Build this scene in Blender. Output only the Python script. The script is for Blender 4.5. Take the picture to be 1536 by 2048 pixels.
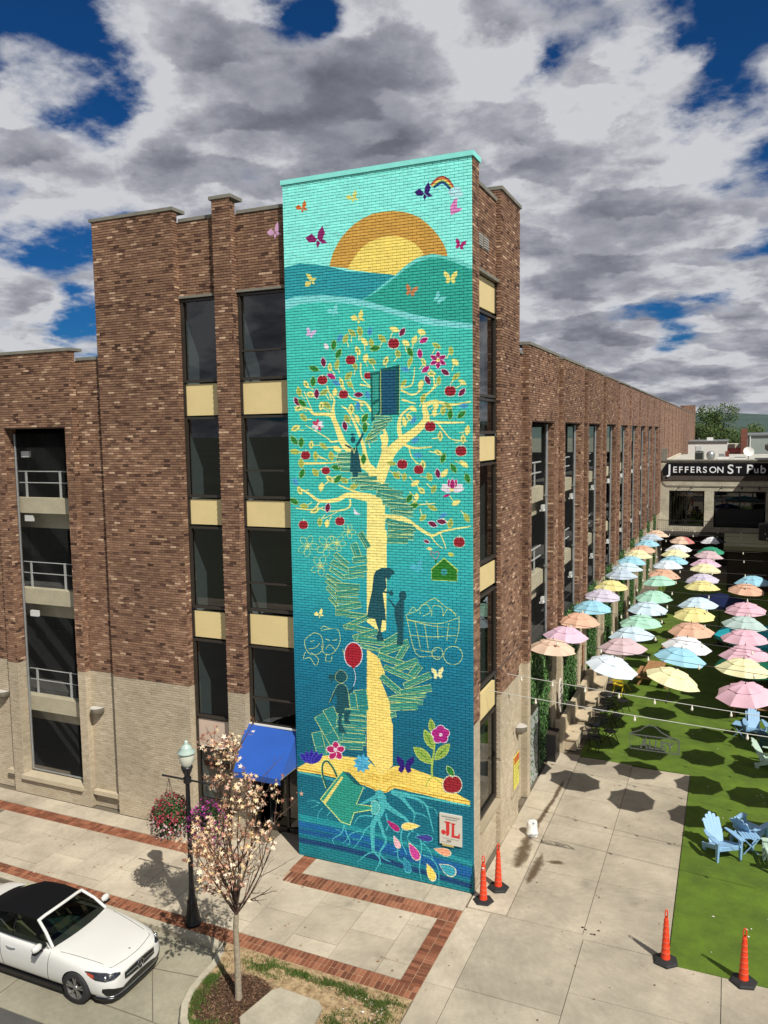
import bpy, bmesh, math, random
import numpy as np
from mathutils import Vector, Matrix

for o in list(bpy.data.objects): bpy.data.objects.remove(o)
SC = bpy.context.scene
COL = SC.collection
rnd = random.Random(7)
R = math.radians

# ------------------------------------------------------------------ camera
def cam_axes(yaw, pitch, roll):
    f = Vector((-math.sin(yaw)*math.cos(pitch), math.cos(yaw)*math.cos(pitch), math.sin(pitch)))
    r = Vector((math.cos(yaw), math.sin(yaw), 0)); u = r.cross(f)
    c, s = math.cos(roll), math.sin(roll)
    return r*c+u*s, u*c-r*s, f
CAM = Vector((5.45468, -17.68053, 11.1405))
_r, _u, _f = cam_axes(0.4110509, -0.0969844, -0.0139734)
cd = bpy.data.cameras.new('camera'); cd.sensor_fit = 'VERTICAL'; cd.sensor_height = 36; cd.lens = 28.011
cd.clip_start = .1; cd.clip_end = 20000
co = bpy.data.objects.new('camera', cd); COL.objects.link(co)
m = Matrix((( _r.x, _u.x, -_f.x, CAM.x), (_r.y, _u.y, -_f.y, CAM.y), (_r.z, _u.z, -_f.z, CAM.z), (0, 0, 0, 1)))
co.matrix_world = m
SC.camera = co
SC.render.resolution_x = 768; SC.render.resolution_y = 1024

# ------------------------------------------------------------------ light
SUN_EL = R(48.8); SUN_DIR = Vector((.8*math.cos(SUN_EL), -.6*math.cos(SUN_EL), math.sin(SUN_EL)))   # towards the sun
sd = bpy.data.lights.new('sun', 'SUN'); sd.energy = 4.9; sd.angle = R(.53); sd.color = (1, .955, .875)
so = bpy.data.objects.new('sun', sd); COL.objects.link(so); so.location = (30, -30, 40)
so.rotation_euler = SUN_DIR.to_track_quat('Z', 'Y').to_euler()
SC.view_settings.view_transform = 'Standard'; SC.view_settings.look = 'None'
SC.view_settings.exposure = 0.16; SC.view_settings.gamma = 1; SC.view_settings.use_curve_mapping = False

# ------------------------------------------------------------------ sky with cumulus
def make_world():
    w = bpy.data.worlds.new('World'); SC.world = w; w.use_nodes = True
    try: w.cycles.sampling_method = 'MANUAL'; w.cycles.sample_map_resolution = 512
    except Exception: pass
    nt = w.node_tree; nt.nodes.clear(); N = nt.nodes.new; L = nt.links.new
    out = N('ShaderNodeOutputWorld'); bg = N('ShaderNodeBackground'); bg.inputs[1].default_value = .088
    L(bg.outputs[0], out.inputs[0])
    sky = N('ShaderNodeTexSky'); sky.sky_type = 'NISHITA'; sky.sun_disc = False
    sky.sun_elevation = SUN_EL; sky.sun_rotation = math.atan2(SUN_DIR.x, SUN_DIR.y)
    sky.altitude = 300; sky.air_density = 1.0; sky.dust_density = .4; sky.ozone_density = 3
    deep = N('ShaderNodeMix'); deep.data_type = 'RGBA'; deep.blend_type = 'MULTIPLY'; deep.inputs[0].default_value = 1
    L(sky.outputs[0], deep.inputs[6]); deep.inputs[7].default_value = (.058, .26, .50, 1)
    tc = N('ShaderNodeTexCoord'); sep = N('ShaderNodeSeparateXYZ'); L(tc.outputs['Generated'], sep.inputs[0])
    def math_(op, a, b=None, c=None, clamp=False):
        n = N('ShaderNodeMath'); n.operation = op; n.use_clamp = clamp
        for i, v in enumerate((a, b, c)):
            if v is None: continue
            if isinstance(v, (int, float)): n.inputs[i].default_value = v
            else: L(v, n.inputs[i])
        return n.outputs[0]
    def smooth(v, a, b):
        n = N('ShaderNodeMapRange'); n.interpolation_type = 'SMOOTHSTEP'
        L(v, n.inputs[0]); n.inputs[1].default_value = a; n.inputs[2].default_value = b
        return n.outputs[0]
    z = math_('MAXIMUM', sep.outputs[2], 0.0)
    den = math_('ADD', z, .34)
    px = math_('DIVIDE', sep.outputs[0], den); py = math_('DIVIDE', sep.outputs[1], den); pz = math_('DIVIDE', math_('MULTIPLY', z, 2.1), den)
    cmb = N('ShaderNodeCombineXYZ'); L(px, cmb.inputs[0]); L(py, cmb.inputs[1]); L(pz, cmb.inputs[2])
    def noise(vec, scale, detail, rough, off, dist=0.0):
        a = N('ShaderNodeVectorMath'); a.operation = 'ADD'; L(vec, a.inputs[0]); a.inputs[1].default_value = off
        n = N('ShaderNodeTexNoise'); n.inputs['Scale'].default_value = scale; n.inputs['Detail'].default_value = detail
        n.inputs['Roughness'].default_value = rough; n.inputs['Distortion'].default_value = dist
        L(a.outputs[0], n.inputs['Vector']); return n.outputs['Fac']
    OFF = (5.3, 2.2, 1.4)
    V = cmb.outputs[0]
    n1 = noise(V, 2.3, 7, .54, OFF)
    w = N('ShaderNodeTexNoise'); w.inputs['Scale'].default_value = 3.4; w.inputs['Detail'].default_value = 8; w.inputs['Roughness'].default_value = .62; L(V, w.inputs['Vector'])
    def warped(vec, amt, off):
        m_ = N('ShaderNodeVectorMath'); m_.operation = 'MULTIPLY_ADD'; L(w.outputs['Color'], m_.inputs[0]); m_.inputs[1].default_value = (amt, amt, amt); L(vec, m_.inputs[2])
        a2 = N('ShaderNodeVectorMath'); a2.operation = 'ADD'; L(m_.outputs[0], a2.inputs[0]); a2.inputs[1].default_value = off; return a2.outputs[0]
    def puffs(scale, off, warp):
        vo = N('ShaderNodeTexVoronoi'); vo.feature = 'SMOOTH_F1'; vo.voronoi_dimensions = '2D'; vo.inputs['Scale'].default_value = scale; vo.inputs['Smoothness'].default_value = .6; L(warped(V, warp, off), vo.inputs['Vector'])
        return vo.outputs['Distance']
    GD = warped(tc.outputs['Generated'], .16, (-.08, -.08, -.08))
    pf = puffs(5.6, (1.1, 2.3, .7), .28); pf2 = puffs(5.6, (1.1-.02, 2.3+.05, .7), .28)
    n1 = math_('ADD', n1, math_('MULTIPLY', math_('SUBTRACT', .36, pf), .20))
    n1 = math_('MULTIPLY_ADD', math_('SUBTRACT', n1, .5), 1.7, .5)
    # open blue gaps and heavier banks of this particular cloud field, by direction
    field = n1
    for (ax, ay, az), rad, amt in GAPS:
        d = N('ShaderNodeVectorMath'); d.operation = 'DISTANCE'; L(GD, d.inputs[0]); d.inputs[1].default_value = (ax, ay, az)
        mr = N('ShaderNodeMapRange'); mr.interpolation_type = 'SMOOTHSTEP'; L(d.outputs['Value'], mr.inputs[0])
        mr.inputs[1].default_value = 0; mr.inputs[2].default_value = rad; mr.inputs[3].default_value = amt; mr.inputs[4].default_value = 0
        field = math_('ADD', field, mr.outputs[0])
    hz = N('ShaderNodeMapRange'); L(z, hz.inputs[0]); hz.inputs[1].default_value = .0; hz.inputs[2].default_value = .30; hz.inputs[3].default_value = .13; hz.inputs[4].default_value = .045
    field = math_('ADD', field, hz.outputs[0])
    s2 = noise(V, 10, 9, .62, (9.2, 4.1, 2.2))
    field = math_('ADD', field, math_('MULTIPLY', math_('SUBTRACT', s2, .5), .34))
    mask = smooth(field, .38, .60)
    thick = smooth(field, .50, 1.05)
    # billows: the side of each puff that faces the sun and sky is the bright one
    lit = smooth(math_('SUBTRACT', pf2, pf), -.10, .10)
    s1 = noise(V, 2.3, 4, .5, (4.2, 1.1, 3.2))
    shade = math_('ADD', math_('MULTIPLY', thick, .58), math_('MULTIPLY', math_('SUBTRACT', .5, lit), .36))
    shade = math_('ADD', shade, math_('MULTIPLY', math_('SUBTRACT', s1, .5), 1.25)); shade = math_('ADD', shade, math_('MULTIPLY', math_('SUBTRACT', s2, .5), .95), clamp=True)
    cr = N('ShaderNodeValToRGB'); e = cr.color_ramp.elements; e.new(.3); e.new(.6)
    for i, (p, c) in enumerate(((0, (.80, .81, .85)), (.3, (.50, .51, .57)), (.62, (.31, .32, .385)), (1, (.18, .187, .235)))): e[i].position = p; e[i].color = (*c, 1)
    L(shade, cr.inputs[0]); c1 = N('ShaderNodeVectorMath'); c1.operation = 'SCALE'; L(cr.outputs[0], c1.inputs[0]); c1.inputs['Scale'].default_value = 7.7
    mx = N('ShaderNodeMix'); mx.data_type = 'RGBA'
    L(mask, mx.inputs[0]); L(deep.outputs[2], mx.inputs[6]); L(c1.outputs[0], mx.inputs[7])
    L(mx.outputs[2], bg.inputs[0])
def pxdir(x, y):          # direction in the world of a spot of sky (used only to list the gaps below)
    v = _f + _r*((x-768)/1593.5) - _u*((y-1024)/1593.5)
    return tuple(v.normalized())
GAPS = [(pxdir(30, 20), .17, -0.30), (pxdir(220, 215), .10, -0.30), (pxdir(560, 40), .08, -0.29), (pxdir(470, 378), .085, -0.30),
        (pxdir(1490, 70), .17, -0.29), (pxdir(1375, 600), .10, -0.29), (pxdir(165, 645), .09, -0.22), (pxdir(120, 560), .07, -0.07), (pxdir(80, 470), .05, -0.06),
        (pxdir(1110, 95), .05, -0.19), (pxdir(560, 345), .05, -0.07), (pxdir(1265, 485), .05, -0.16), (pxdir(1490, 645), .08, -0.16), (pxdir(1230, 600), .05, -0.12), (pxdir(1150, 430), .05, -0.10), (pxdir(1430, 180), .06, -0.14), (pxdir(1390, 800), .07, -0.04),
        (pxdir(370, 130), .22, .16), (pxdir(900, 130), .34, .20), (pxdir(80, 320), .19, .16), (pxdir(1250, 300), .26, .18), (pxdir(620, 280), .16, .22), (pxdir(330, 330), .10, .16), (pxdir(720, 430), .2, .2), (pxdir(1480, 330), .2, .10),
        (pxdir(40, 660), .06, .14), (pxdir(1130, 560), .2, .12), (pxdir(1400, 730), .22, .10), (pxdir(400, 330), .08, .08)]
make_world()

# ------------------------------------------------------------------ helpers
def lin(c):
    return tuple(((v/255)/12.92 if v/255 <= .04045 else ((v/255+.055)/1.055)**2.4) for v in c)
_mats = {}
def mat(name, col, rough=.7, var=.12, scale=3.0, bump=0, metal=0, spec=.5, fine=40, trans=0, lo=None):
    """Principled with two octaves of world-space variation. col is linear base colour."""
    if name in _mats: return _mats[name]
    M = bpy.data.materials.new(name); M.use_nodes = True; nt = M.node_tree; N = nt.nodes.new; L = nt.links.new
    b = nt.nodes['Principled BSDF']; b.inputs['Roughness'].default_value = rough; b.inputs['Metallic'].default_value = metal
    b.inputs['Specular IOR Level'].default_value = spec
    b.inputs['Base Color'].default_value = (*col, 1)
    if var:
        g = N('ShaderNodeNewGeometry')
        n = N('ShaderNodeTexNoise'); n.inputs['Scale'].default_value = scale; n.inputs['Detail'].default_value = 6; n.inputs['Roughness'].default_value = .65
        L(g.outputs['Position'], n.inputs['Vector'])
        n2 = N('ShaderNodeTexNoise'); n2.inputs['Scale'].default_value = fine; n2.inputs['Detail'].default_value = 3
        L(g.outputs['Position'], n2.inputs['Vector'])
        a = N('ShaderNodeMath'); a.operation = 'MULTIPLY_ADD'; L(n2.outputs['Fac'], a.inputs[0]); a.inputs[1].default_value = .5; L(n.outputs['Fac'], a.inputs[2])
        mr = N('ShaderNodeMapRange'); L(a.outputs[0], mr.inputs[0]); mr.inputs[1].default_value = .45; mr.inputs[2].default_value = 1.05
        mr.inputs[3].default_value = 1-var*1.6; mr.inputs[4].default_value = 1+var
        mx = N('ShaderNodeVectorMath'); mx.operation = 'SCALE'; mx.inputs[0].default_value = col; L(mr.outputs[0], mx.inputs['Scale'])
        L(mx.outputs[0], b.inputs['Base Color'])
        if bump:
            bp = N('ShaderNodeBump'); bp.inputs['Strength'].default_value = bump; bp.inputs['Distance'].default_value = .01
            L(n2.outputs['Fac'], bp.inputs['Height']); L(bp.outputs[0], b.inputs['Normal'])
    _mats[name] = M; return M
def ramp_mat(name, stops, rough=.85, attr=None, bump=0, extra=.12, objrand=False, spec=.3):
    """colour picked per piece (face attribute 'tint' or object random) from stops, plus fine grain"""
    if name in _mats: return _mats[name]
    M = bpy.data.materials.new(name); M.use_nodes = True; nt = M.node_tree; N = nt.nodes.new; L = nt.links.new
    b = nt.nodes['Principled BSDF']; b.inputs['Roughness'].default_value = rough; b.inputs['Specular IOR Level'].default_value = spec
    if objrand: src = N('ShaderNodeObjectInfo').outputs['Random']
    else:
        a = N('ShaderNodeAttribute'); a.attribute_name = attr or 'tint'; src = a.outputs['Fac']
    cr = N('ShaderNodeValToRGB'); e = cr.color_ramp.elements
    while len(e) < len(stops): e.new(.5)
    for i, (p, c) in enumerate(stops): e[i].position = p; e[i].color = (*c, 1)
    L(src, cr.inputs[0])
    g = N('ShaderNodeNewGeometry'); n = N('ShaderNodeTexNoise'); n.inputs['Scale'].default_value = 18; n.inputs['Detail'].default_value = 5
    L(g.outputs['Position'], n.inputs['Vector'])
    mr = N('ShaderNodeMapRange'); L(n.outputs['Fac'], mr.inputs[0]); mr.inputs[1].default_value = .3; mr.inputs[2].default_value = .7
    mr.inputs[3].default_value = 1-extra; mr.inputs[4].default_value = 1+extra
    n3 = N('ShaderNodeTexNoise'); n3.inputs['Scale'].default_value = .45; n3.inputs['Detail'].default_value = 3; L(g.outputs['Position'], n3.inputs['Vector'])
    mr3 = N('ShaderNodeMapRange'); L(n3.outputs['Fac'], mr3.inputs[0]); mr3.inputs[1].default_value = .3; mr3.inputs[2].default_value = .7
    mr3.inputs[3].default_value = .82; mr3.inputs[4].default_value = 1.14
    mm = N('ShaderNodeMath'); mm.operation = 'MULTIPLY'; L(mr.outputs[0], mm.inputs[0]); L(mr3.outputs[0], mm.inputs[1])
    s = N('ShaderNodeVectorMath'); s.operation = 'SCALE'; L(cr.outputs[0], s.inputs[0]); L(mm.outputs[0], s.inputs['Scale'])
    L(s.outputs[0], b.inputs['Base Color'])
    _mats[name] = M; return M

class MB:
    """collects faces; build() links them as ONE mesh object"""
    def __init__(s): s.v = []; s.f = []; s.mi = []; s.tint = []; s.smooth = []
    def add(s, vs, fs, mi=0, tint=0.0, smooth=False):
        o = len(s.v); s.v += [tuple(p) for p in vs]
        for f in fs: s.f.append(tuple(i+o for i in f)); s.mi.append(mi); s.tint.append(tint); s.smooth.append(smooth)
        return s
    def box(s, x0, x1, y0, y1, z0, z1, mi=0, tint=0.0):
        v = [(x0,y0,z0),(x1,y0,z0),(x1,y1,z0),(x0,y1,z0),(x0,y0,z1),(x1,y0,z1),(x1,y1,z1),(x0,y1,z1)]
        return s.add(v, [(0,3,2,1),(4,5,6,7),(0,1,5,4),(1,2,6,5),(2,3,7,6),(3,0,4,7)], mi, tint)
    def obox(s, c, ax, ay, az, mi=0, tint=0.0):
        c, ax, ay, az = map(Vector, (c, ax, ay, az))
        v = [c+i*ax+j*ay+k*az for k in (-1,1) for i, j in ((-1,-1),(1,-1),(1,1),(-1,1))]
        return s.add(v, [(0,3,2,1),(4,5,6,7),(0,1,5,4),(1,2,6,5),(2,3,7,6),(3,0,4,7)], mi, tint)
    def beam(s, a, b, w, h, mi=0, up=(0,0,1)):
        a, b = Vector(a), Vector(b); d = (b-a); L = d.length; d.normalize()
        sd = d.cross(Vector(up)); 
        if sd.length < 1e-4: sd = Vector((1,0,0))
        sd.normalize(); u = sd.cross(d)
        return s.obox((a+b)/2, d*L/2, sd*w/2, u*h/2, mi)
    def tube(s, pts, rad, n=8, mi=0, caps=True, smooth=True, tint=0.0):
        pts = [Vector(p) for p in pts]; k = len(pts)
        rs = rad if isinstance(rad, (list, tuple)) else [rad]*k
        vs = []; fs = []; prev = None
        for i, p in enumerate(pts):
            d = (pts[min(i+1,k-1)]-pts[max(i-1,0)]).normalized()
            if prev is None:
                a = d.orthogonal().normalized()
            else:
                a = prev - d*prev.dot(d)
                a = a.normalized() if a.length > 1e-5 else d.orthogonal().normalized()
            prev = a; b = d.cross(a)
            for j in range(n):
                t = 2*math.pi*j/n; vs.append(p+(a*math.cos(t)+b*math.sin(t))*rs[i])
        for i in range(k-1):
            for j in range(n):
                q = (j+1) % n; fs.append((i*n+j, i*n+q, (i+1)*n+q, (i+1)*n+j))
        s.add(vs, fs, mi, tint, smooth)
        if caps: s.add(vs[:n], [tuple(range(n))[::-1]], mi, tint); s.add(vs[-n:], [tuple(range(n))], mi, tint)
        return s
    def lathe(s, prof, n=24, c=(0,0,0), mi=0, axis='Z', smooth=True, rot0=0.0):
        vs = []; fs = []; k = len(prof)
        for r, z in prof:
            for j in range(n):
                t = 2*math.pi*j/n+rot0; x, y = r*math.cos(t), r*math.sin(t)
                p = (x, y, z) if axis == 'Z' else ((z, x, y) if axis == 'X' else (x, z, y))
                vs.append((p[0]+c[0], p[1]+c[1], p[2]+c[2]))
        for i in range(k-1):
            for j in range(n):
                q = (j+1) % n; f = (i*n+j, i*n+q, (i+1)*n+q, (i+1)*n+j)
                fs.append(f if axis != 'Y' else f[::-1])
        s.add(vs, fs, mi, 0.0, smooth)
        return s
    def prism(s, poly, z0, z1, mi=0, tint=0.0):
        n = len(poly); v = [(x,y,z0) for x,y in poly]+[(x,y,z1) for x,y in poly]
        return s.add(v, [tuple(range(n))[::-1], tuple(range(n,2*n))]+[(i,(i+1)%n,n+(i+1)%n,n+i) for i in range(n)], mi, tint)
    def quad(s, a, b, c, d, mi=0, tint=0.0): return s.add([a,b,c,d], [(0,1,2,3)], mi, tint)
    def mesh(s, name, mats):
        me = bpy.data.meshes.new(name); me.from_pydata(s.v, [], s.f)
        for M in (mats if isinstance(mats, (list, tuple)) else [mats]): me.materials.append(M)
        if any(s.mi): me.polygons.foreach_set('material_index', s.mi)
        if any(s.tint): me.attributes.new('tint', 'FLOAT', 'FACE').data.foreach_set('value', s.tint)
        if any(s.smooth): me.polygons.foreach_set('use_smooth', s.smooth)
        me.update(); return me
    def build(s, name, mats, parent=None, **k): return link(name, s.mesh(name, mats), parent, **k)
def link(name, data, parent=None, loc=None, rz=None, label=None, kind=None):
    o = bpy.data.objects.new(name, data); COL.objects.link(o)
    if parent is not None: o.parent = parent
    if loc is not None: o.location = loc
    if rz is not None: o.rotation_euler = (0, 0, rz)
    if label: o['label'] = label
    if kind: o['kind'] = kind
    return o
def tag(o, label, cat, group=None):
    o['label'] = label; o['category'] = cat
    if group: o['group'] = group
    return o
def thing(name, label, cat, loc=(0,0,0), rz=0, group=None):
    o = bpy.data.objects.new(name, None); COL.objects.link(o); o.location = loc; o.rotation_euler = (0,0,rz)
    o.empty_display_size = .2
    return tag(o, label, cat, group)
def copy_tree(o, parent=None):
    c = o.copy(); COL.objects.link(c); c.parent = parent
    for ch in list(o.children): copy_tree(ch, c)
    return c
def text_mesh(txt, size, mats, extrude=.01, name='lettering', sx=1.0):
    cu = bpy.data.curves.new(name, 'FONT'); cu.body = txt; cu.size = size; cu.extrude = extrude; cu.align_x = 'LEFT'; cu.offset = size*.012
    o = bpy.data.objects.new(name, cu); COL.objects.link(o)
    dg = bpy.context.evaluated_depsgraph_get(); me = bpy.data.meshes.new_from_object(o.evaluated_get(dg))
    bpy.data.objects.remove(o); me.materials.clear(); me.materials.append(mats)
    return me
# ------------------------------------------------------------------ the mural: paint laid on the brick, rasterised from traced outlines
MW, MH, TW, TH = 4.86, 17.4, 972, 3480
ZOOMS = {'A': (540, 280, 520/1536), 'B': (560, 640, 440/1536), 'C': (560, 1060, 440/1536), 'D': (560, 1420, 440/1536), 'P': (0, 0, 1)}
class Paint:
    def __init__(s):
        s.img = np.zeros((TH, TW, 3), np.float32); s.z = 'B'; s.rng = random.Random(3)
    def uv(s, p):
        ox, oy, k = ZOOMS[s.z]; X = ((ox+p[0]*k)-768)/1593.5; Y = ((oy+p[1]*k)-1024)/1593.5
        d = [_f[i]+_r[i]*X-_u[i]*Y for i in range(3)]; t = -CAM[1]/d[1]
        return ((CAM[0]+t*d[0]+MW)/MW*TW, (CAM[2]+t*d[2])/MH*TH)
    def fill(s, poly, col):
        q = np.array([s.uv(p) for p in poly]); x0, y0 = np.floor(q.min(0)).astype(int); x1, y1 = np.ceil(q.max(0)).astype(int)+1
        x0, y0 = max(x0, 0), max(y0, 0); x1, y1 = min(x1, TW), min(y1, TH)
        if x1 <= x0 or y1 <= y0: return
        gx = np.arange(x0, x1)+.5; gy = (np.arange(y0, y1)+.5)[:, None]; ins = np.zeros((y1-y0, x1-x0), bool)
        for i in range(len(q)):
            (ax, ay), (bx, by) = q[i], q[i-1]
            if ay == by: continue
            c = (ay > gy) != (by > gy)
            ins ^= c & (gx < (bx-ax)*(gy-ay)/(by-ay)+ax)
        s.img[y0:y1, x0:x1][ins] = col
    def curve(s, pts, n=5):
        P = [pts[0]]+list(pts)+[pts[-1]]; o = []
        for i in range(1, len(P)-2):
            p0, p1, p2, p3 = (np.array(P[i+j-1], float) for j in range(4))
            for k in range(n):
                t = k/n; o.append(.5*((2*p1)+(-p0+p2)*t+(2*p0-5*p1+4*p2-p3)*t*t+(-p0+3*p1-3*p2+p3)*t**3))
        o.append(np.array(pts[-1], float)); return o
    def line(s, pts, w0, col, w1=None, smooth=True):
        w1 = w0 if w1 is None else w1
        c = s.curve(pts) if smooth and len(pts) > 2 else [np.array(p, float) for p in pts]
        k = len(c); Lf = []; Rt = []
        for i in range(k):
            d = c[min(i+1, k-1)]-c[max(i-1, 0)]; n = np.array([-d[1], d[0]]); n = n/(np.hypot(*n)+1e-9)
            w = (w0+(w1-w0)*i/max(k-1, 1))/2; Lf.append(c[i]+n*w); Rt.append(c[i]-n*w)
        for i in range(k-1): s.fill([Lf[i], Lf[i+1], Rt[i+1], Rt[i]], col)
        for i in range(1, k-1): s.ell(c[i][0], c[i][1], (w0+(w1-w0)*i/(k-1))/2, (w0+(w1-w0)*i/(k-1))/2, 0, col, 8)
    def ell(s, x, y, a, b, ang, col, n=20):
        ca, sa = math.cos(R(ang)), math.sin(R(ang))
        s.fill([(x+a*math.cos(t)*ca-b*math.sin(t)*sa, y+a*math.cos(t)*sa+b*math.sin(t)*ca) for t in np.linspace(0, 2*math.pi, n, endpoint=False)], col)
    def loop(s, pts, col, out=None, w=4, smooth=True):
        c = s.curve(list(pts)+[pts[0]]) if smooth else list(pts)
        if col is not None: s.fill(c, col)
        if out is not None: s.line(list(c)+[c[0]], w, out, smooth=False)
    def leaf(s, x, y, L, W, ang, col, out=None):
        def sh(L, W):
            ca, sa = math.cos(R(ang)), math.sin(R(ang)); o = []
            for t in np.linspace(0, 1, 9): o.append((t*2*L-L, W*math.sin(math.pi*t)**.8))
            for t in np.linspace(1, 0, 9): o.append((t*2*L-L, -W*math.sin(math.pi*t)**.8))
            return [(x+a*ca-b*sa, y+a*sa+b*ca) for a, b in o]
        if out is not None: s.fill(sh(L+5, W+4), out)
        s.fill(sh(L, W), col)
    def apple(s, x, y, r):
        W = (.80, .84, .72)
        for k, c in ((1.14, W), (1, (.60, .075, .13))):
            s.ell(x-.34*r, y-.05*r, .72*r*k, .92*r*k, 8, c); s.ell(x+.34*r, y-.05*r, .72*r*k, .92*r*k, -8, c); s.ell(x, y+.15*r, .7*r*k, .8*r*k, 0, c)
        s.line([(x, y-.8*r), (x+.1*r, y-1.4*r)], .16*r, W)
    def fly(s, x, y, k, ang, col):
        ca, sa = math.cos(R(ang)), math.sin(R(ang))
        for poly in ([(0,.3),(-.2,-.5),(-.95,-1),(-1,-.35),(-.55,.25)], [(0,.3),(.2,-.5),(.95,-1),(1,-.35),(.55,.25)], [(0,.1),(-.6,.2),(-.75,.7),(-.35,.95),(-.05,.5)], [(0,.1),(.6,.2),(.75,.7),(.35,.95),(.05,.5)]):
            s.fill([(x+k*(a*ca-b*sa), y+k*(a*sa+b*ca)) for a, b in poly], col)
    def side_fly(s, x, y, k, ang, col):           # wings folded, seen from the side
        ca, sa = math.cos(R(ang)), math.sin(R(ang))
        for poly in ([(0,.2),(.1,-.5),(.5,-1.1),(.75,-.4),(.5,.2)], [(0,.2),(-.5,-.35),(-1.1,.05),(-.8,.5),(-.2,.5)], [(0,.1),(.6,.2),(1,.55),(.45,.6)], [(0,.3),(-.1,.6),(.05,1.05),(.3,.5)]):
            s.fill([(x+k*(a*ca-b*sa), y+k*(a*sa+b*ca)) for a, b in poly], col)
    def book(s, x, y, w, h, ang, fillc, out, t=4.0, d=None):
        ca, sa = math.cos(R(ang)), math.sin(R(ang)); T = lambda a, b: (x+a*ca-b*sa, y+a*sa+b*ca)
        q = [T(-w,-h), T(w,-h), T(w,h), T(-w,h)]
        s.fill(q, fillc); s.line(q+[q[0]], t, out, smooth=False)
        for k in (.30,): s.line([T(-w+6, h*k), T(w-4, h*k+s.rng.uniform(-2, 2))], t*.5, out, smooth=False)
        if d:
            e = [T(-w,-h), T(-w+d,-h-.55*d), T(w+d,-h-.55*d), T(w,-h)]; s.fill(e, fillc); s.line(e, t, out, smooth=False)

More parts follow.
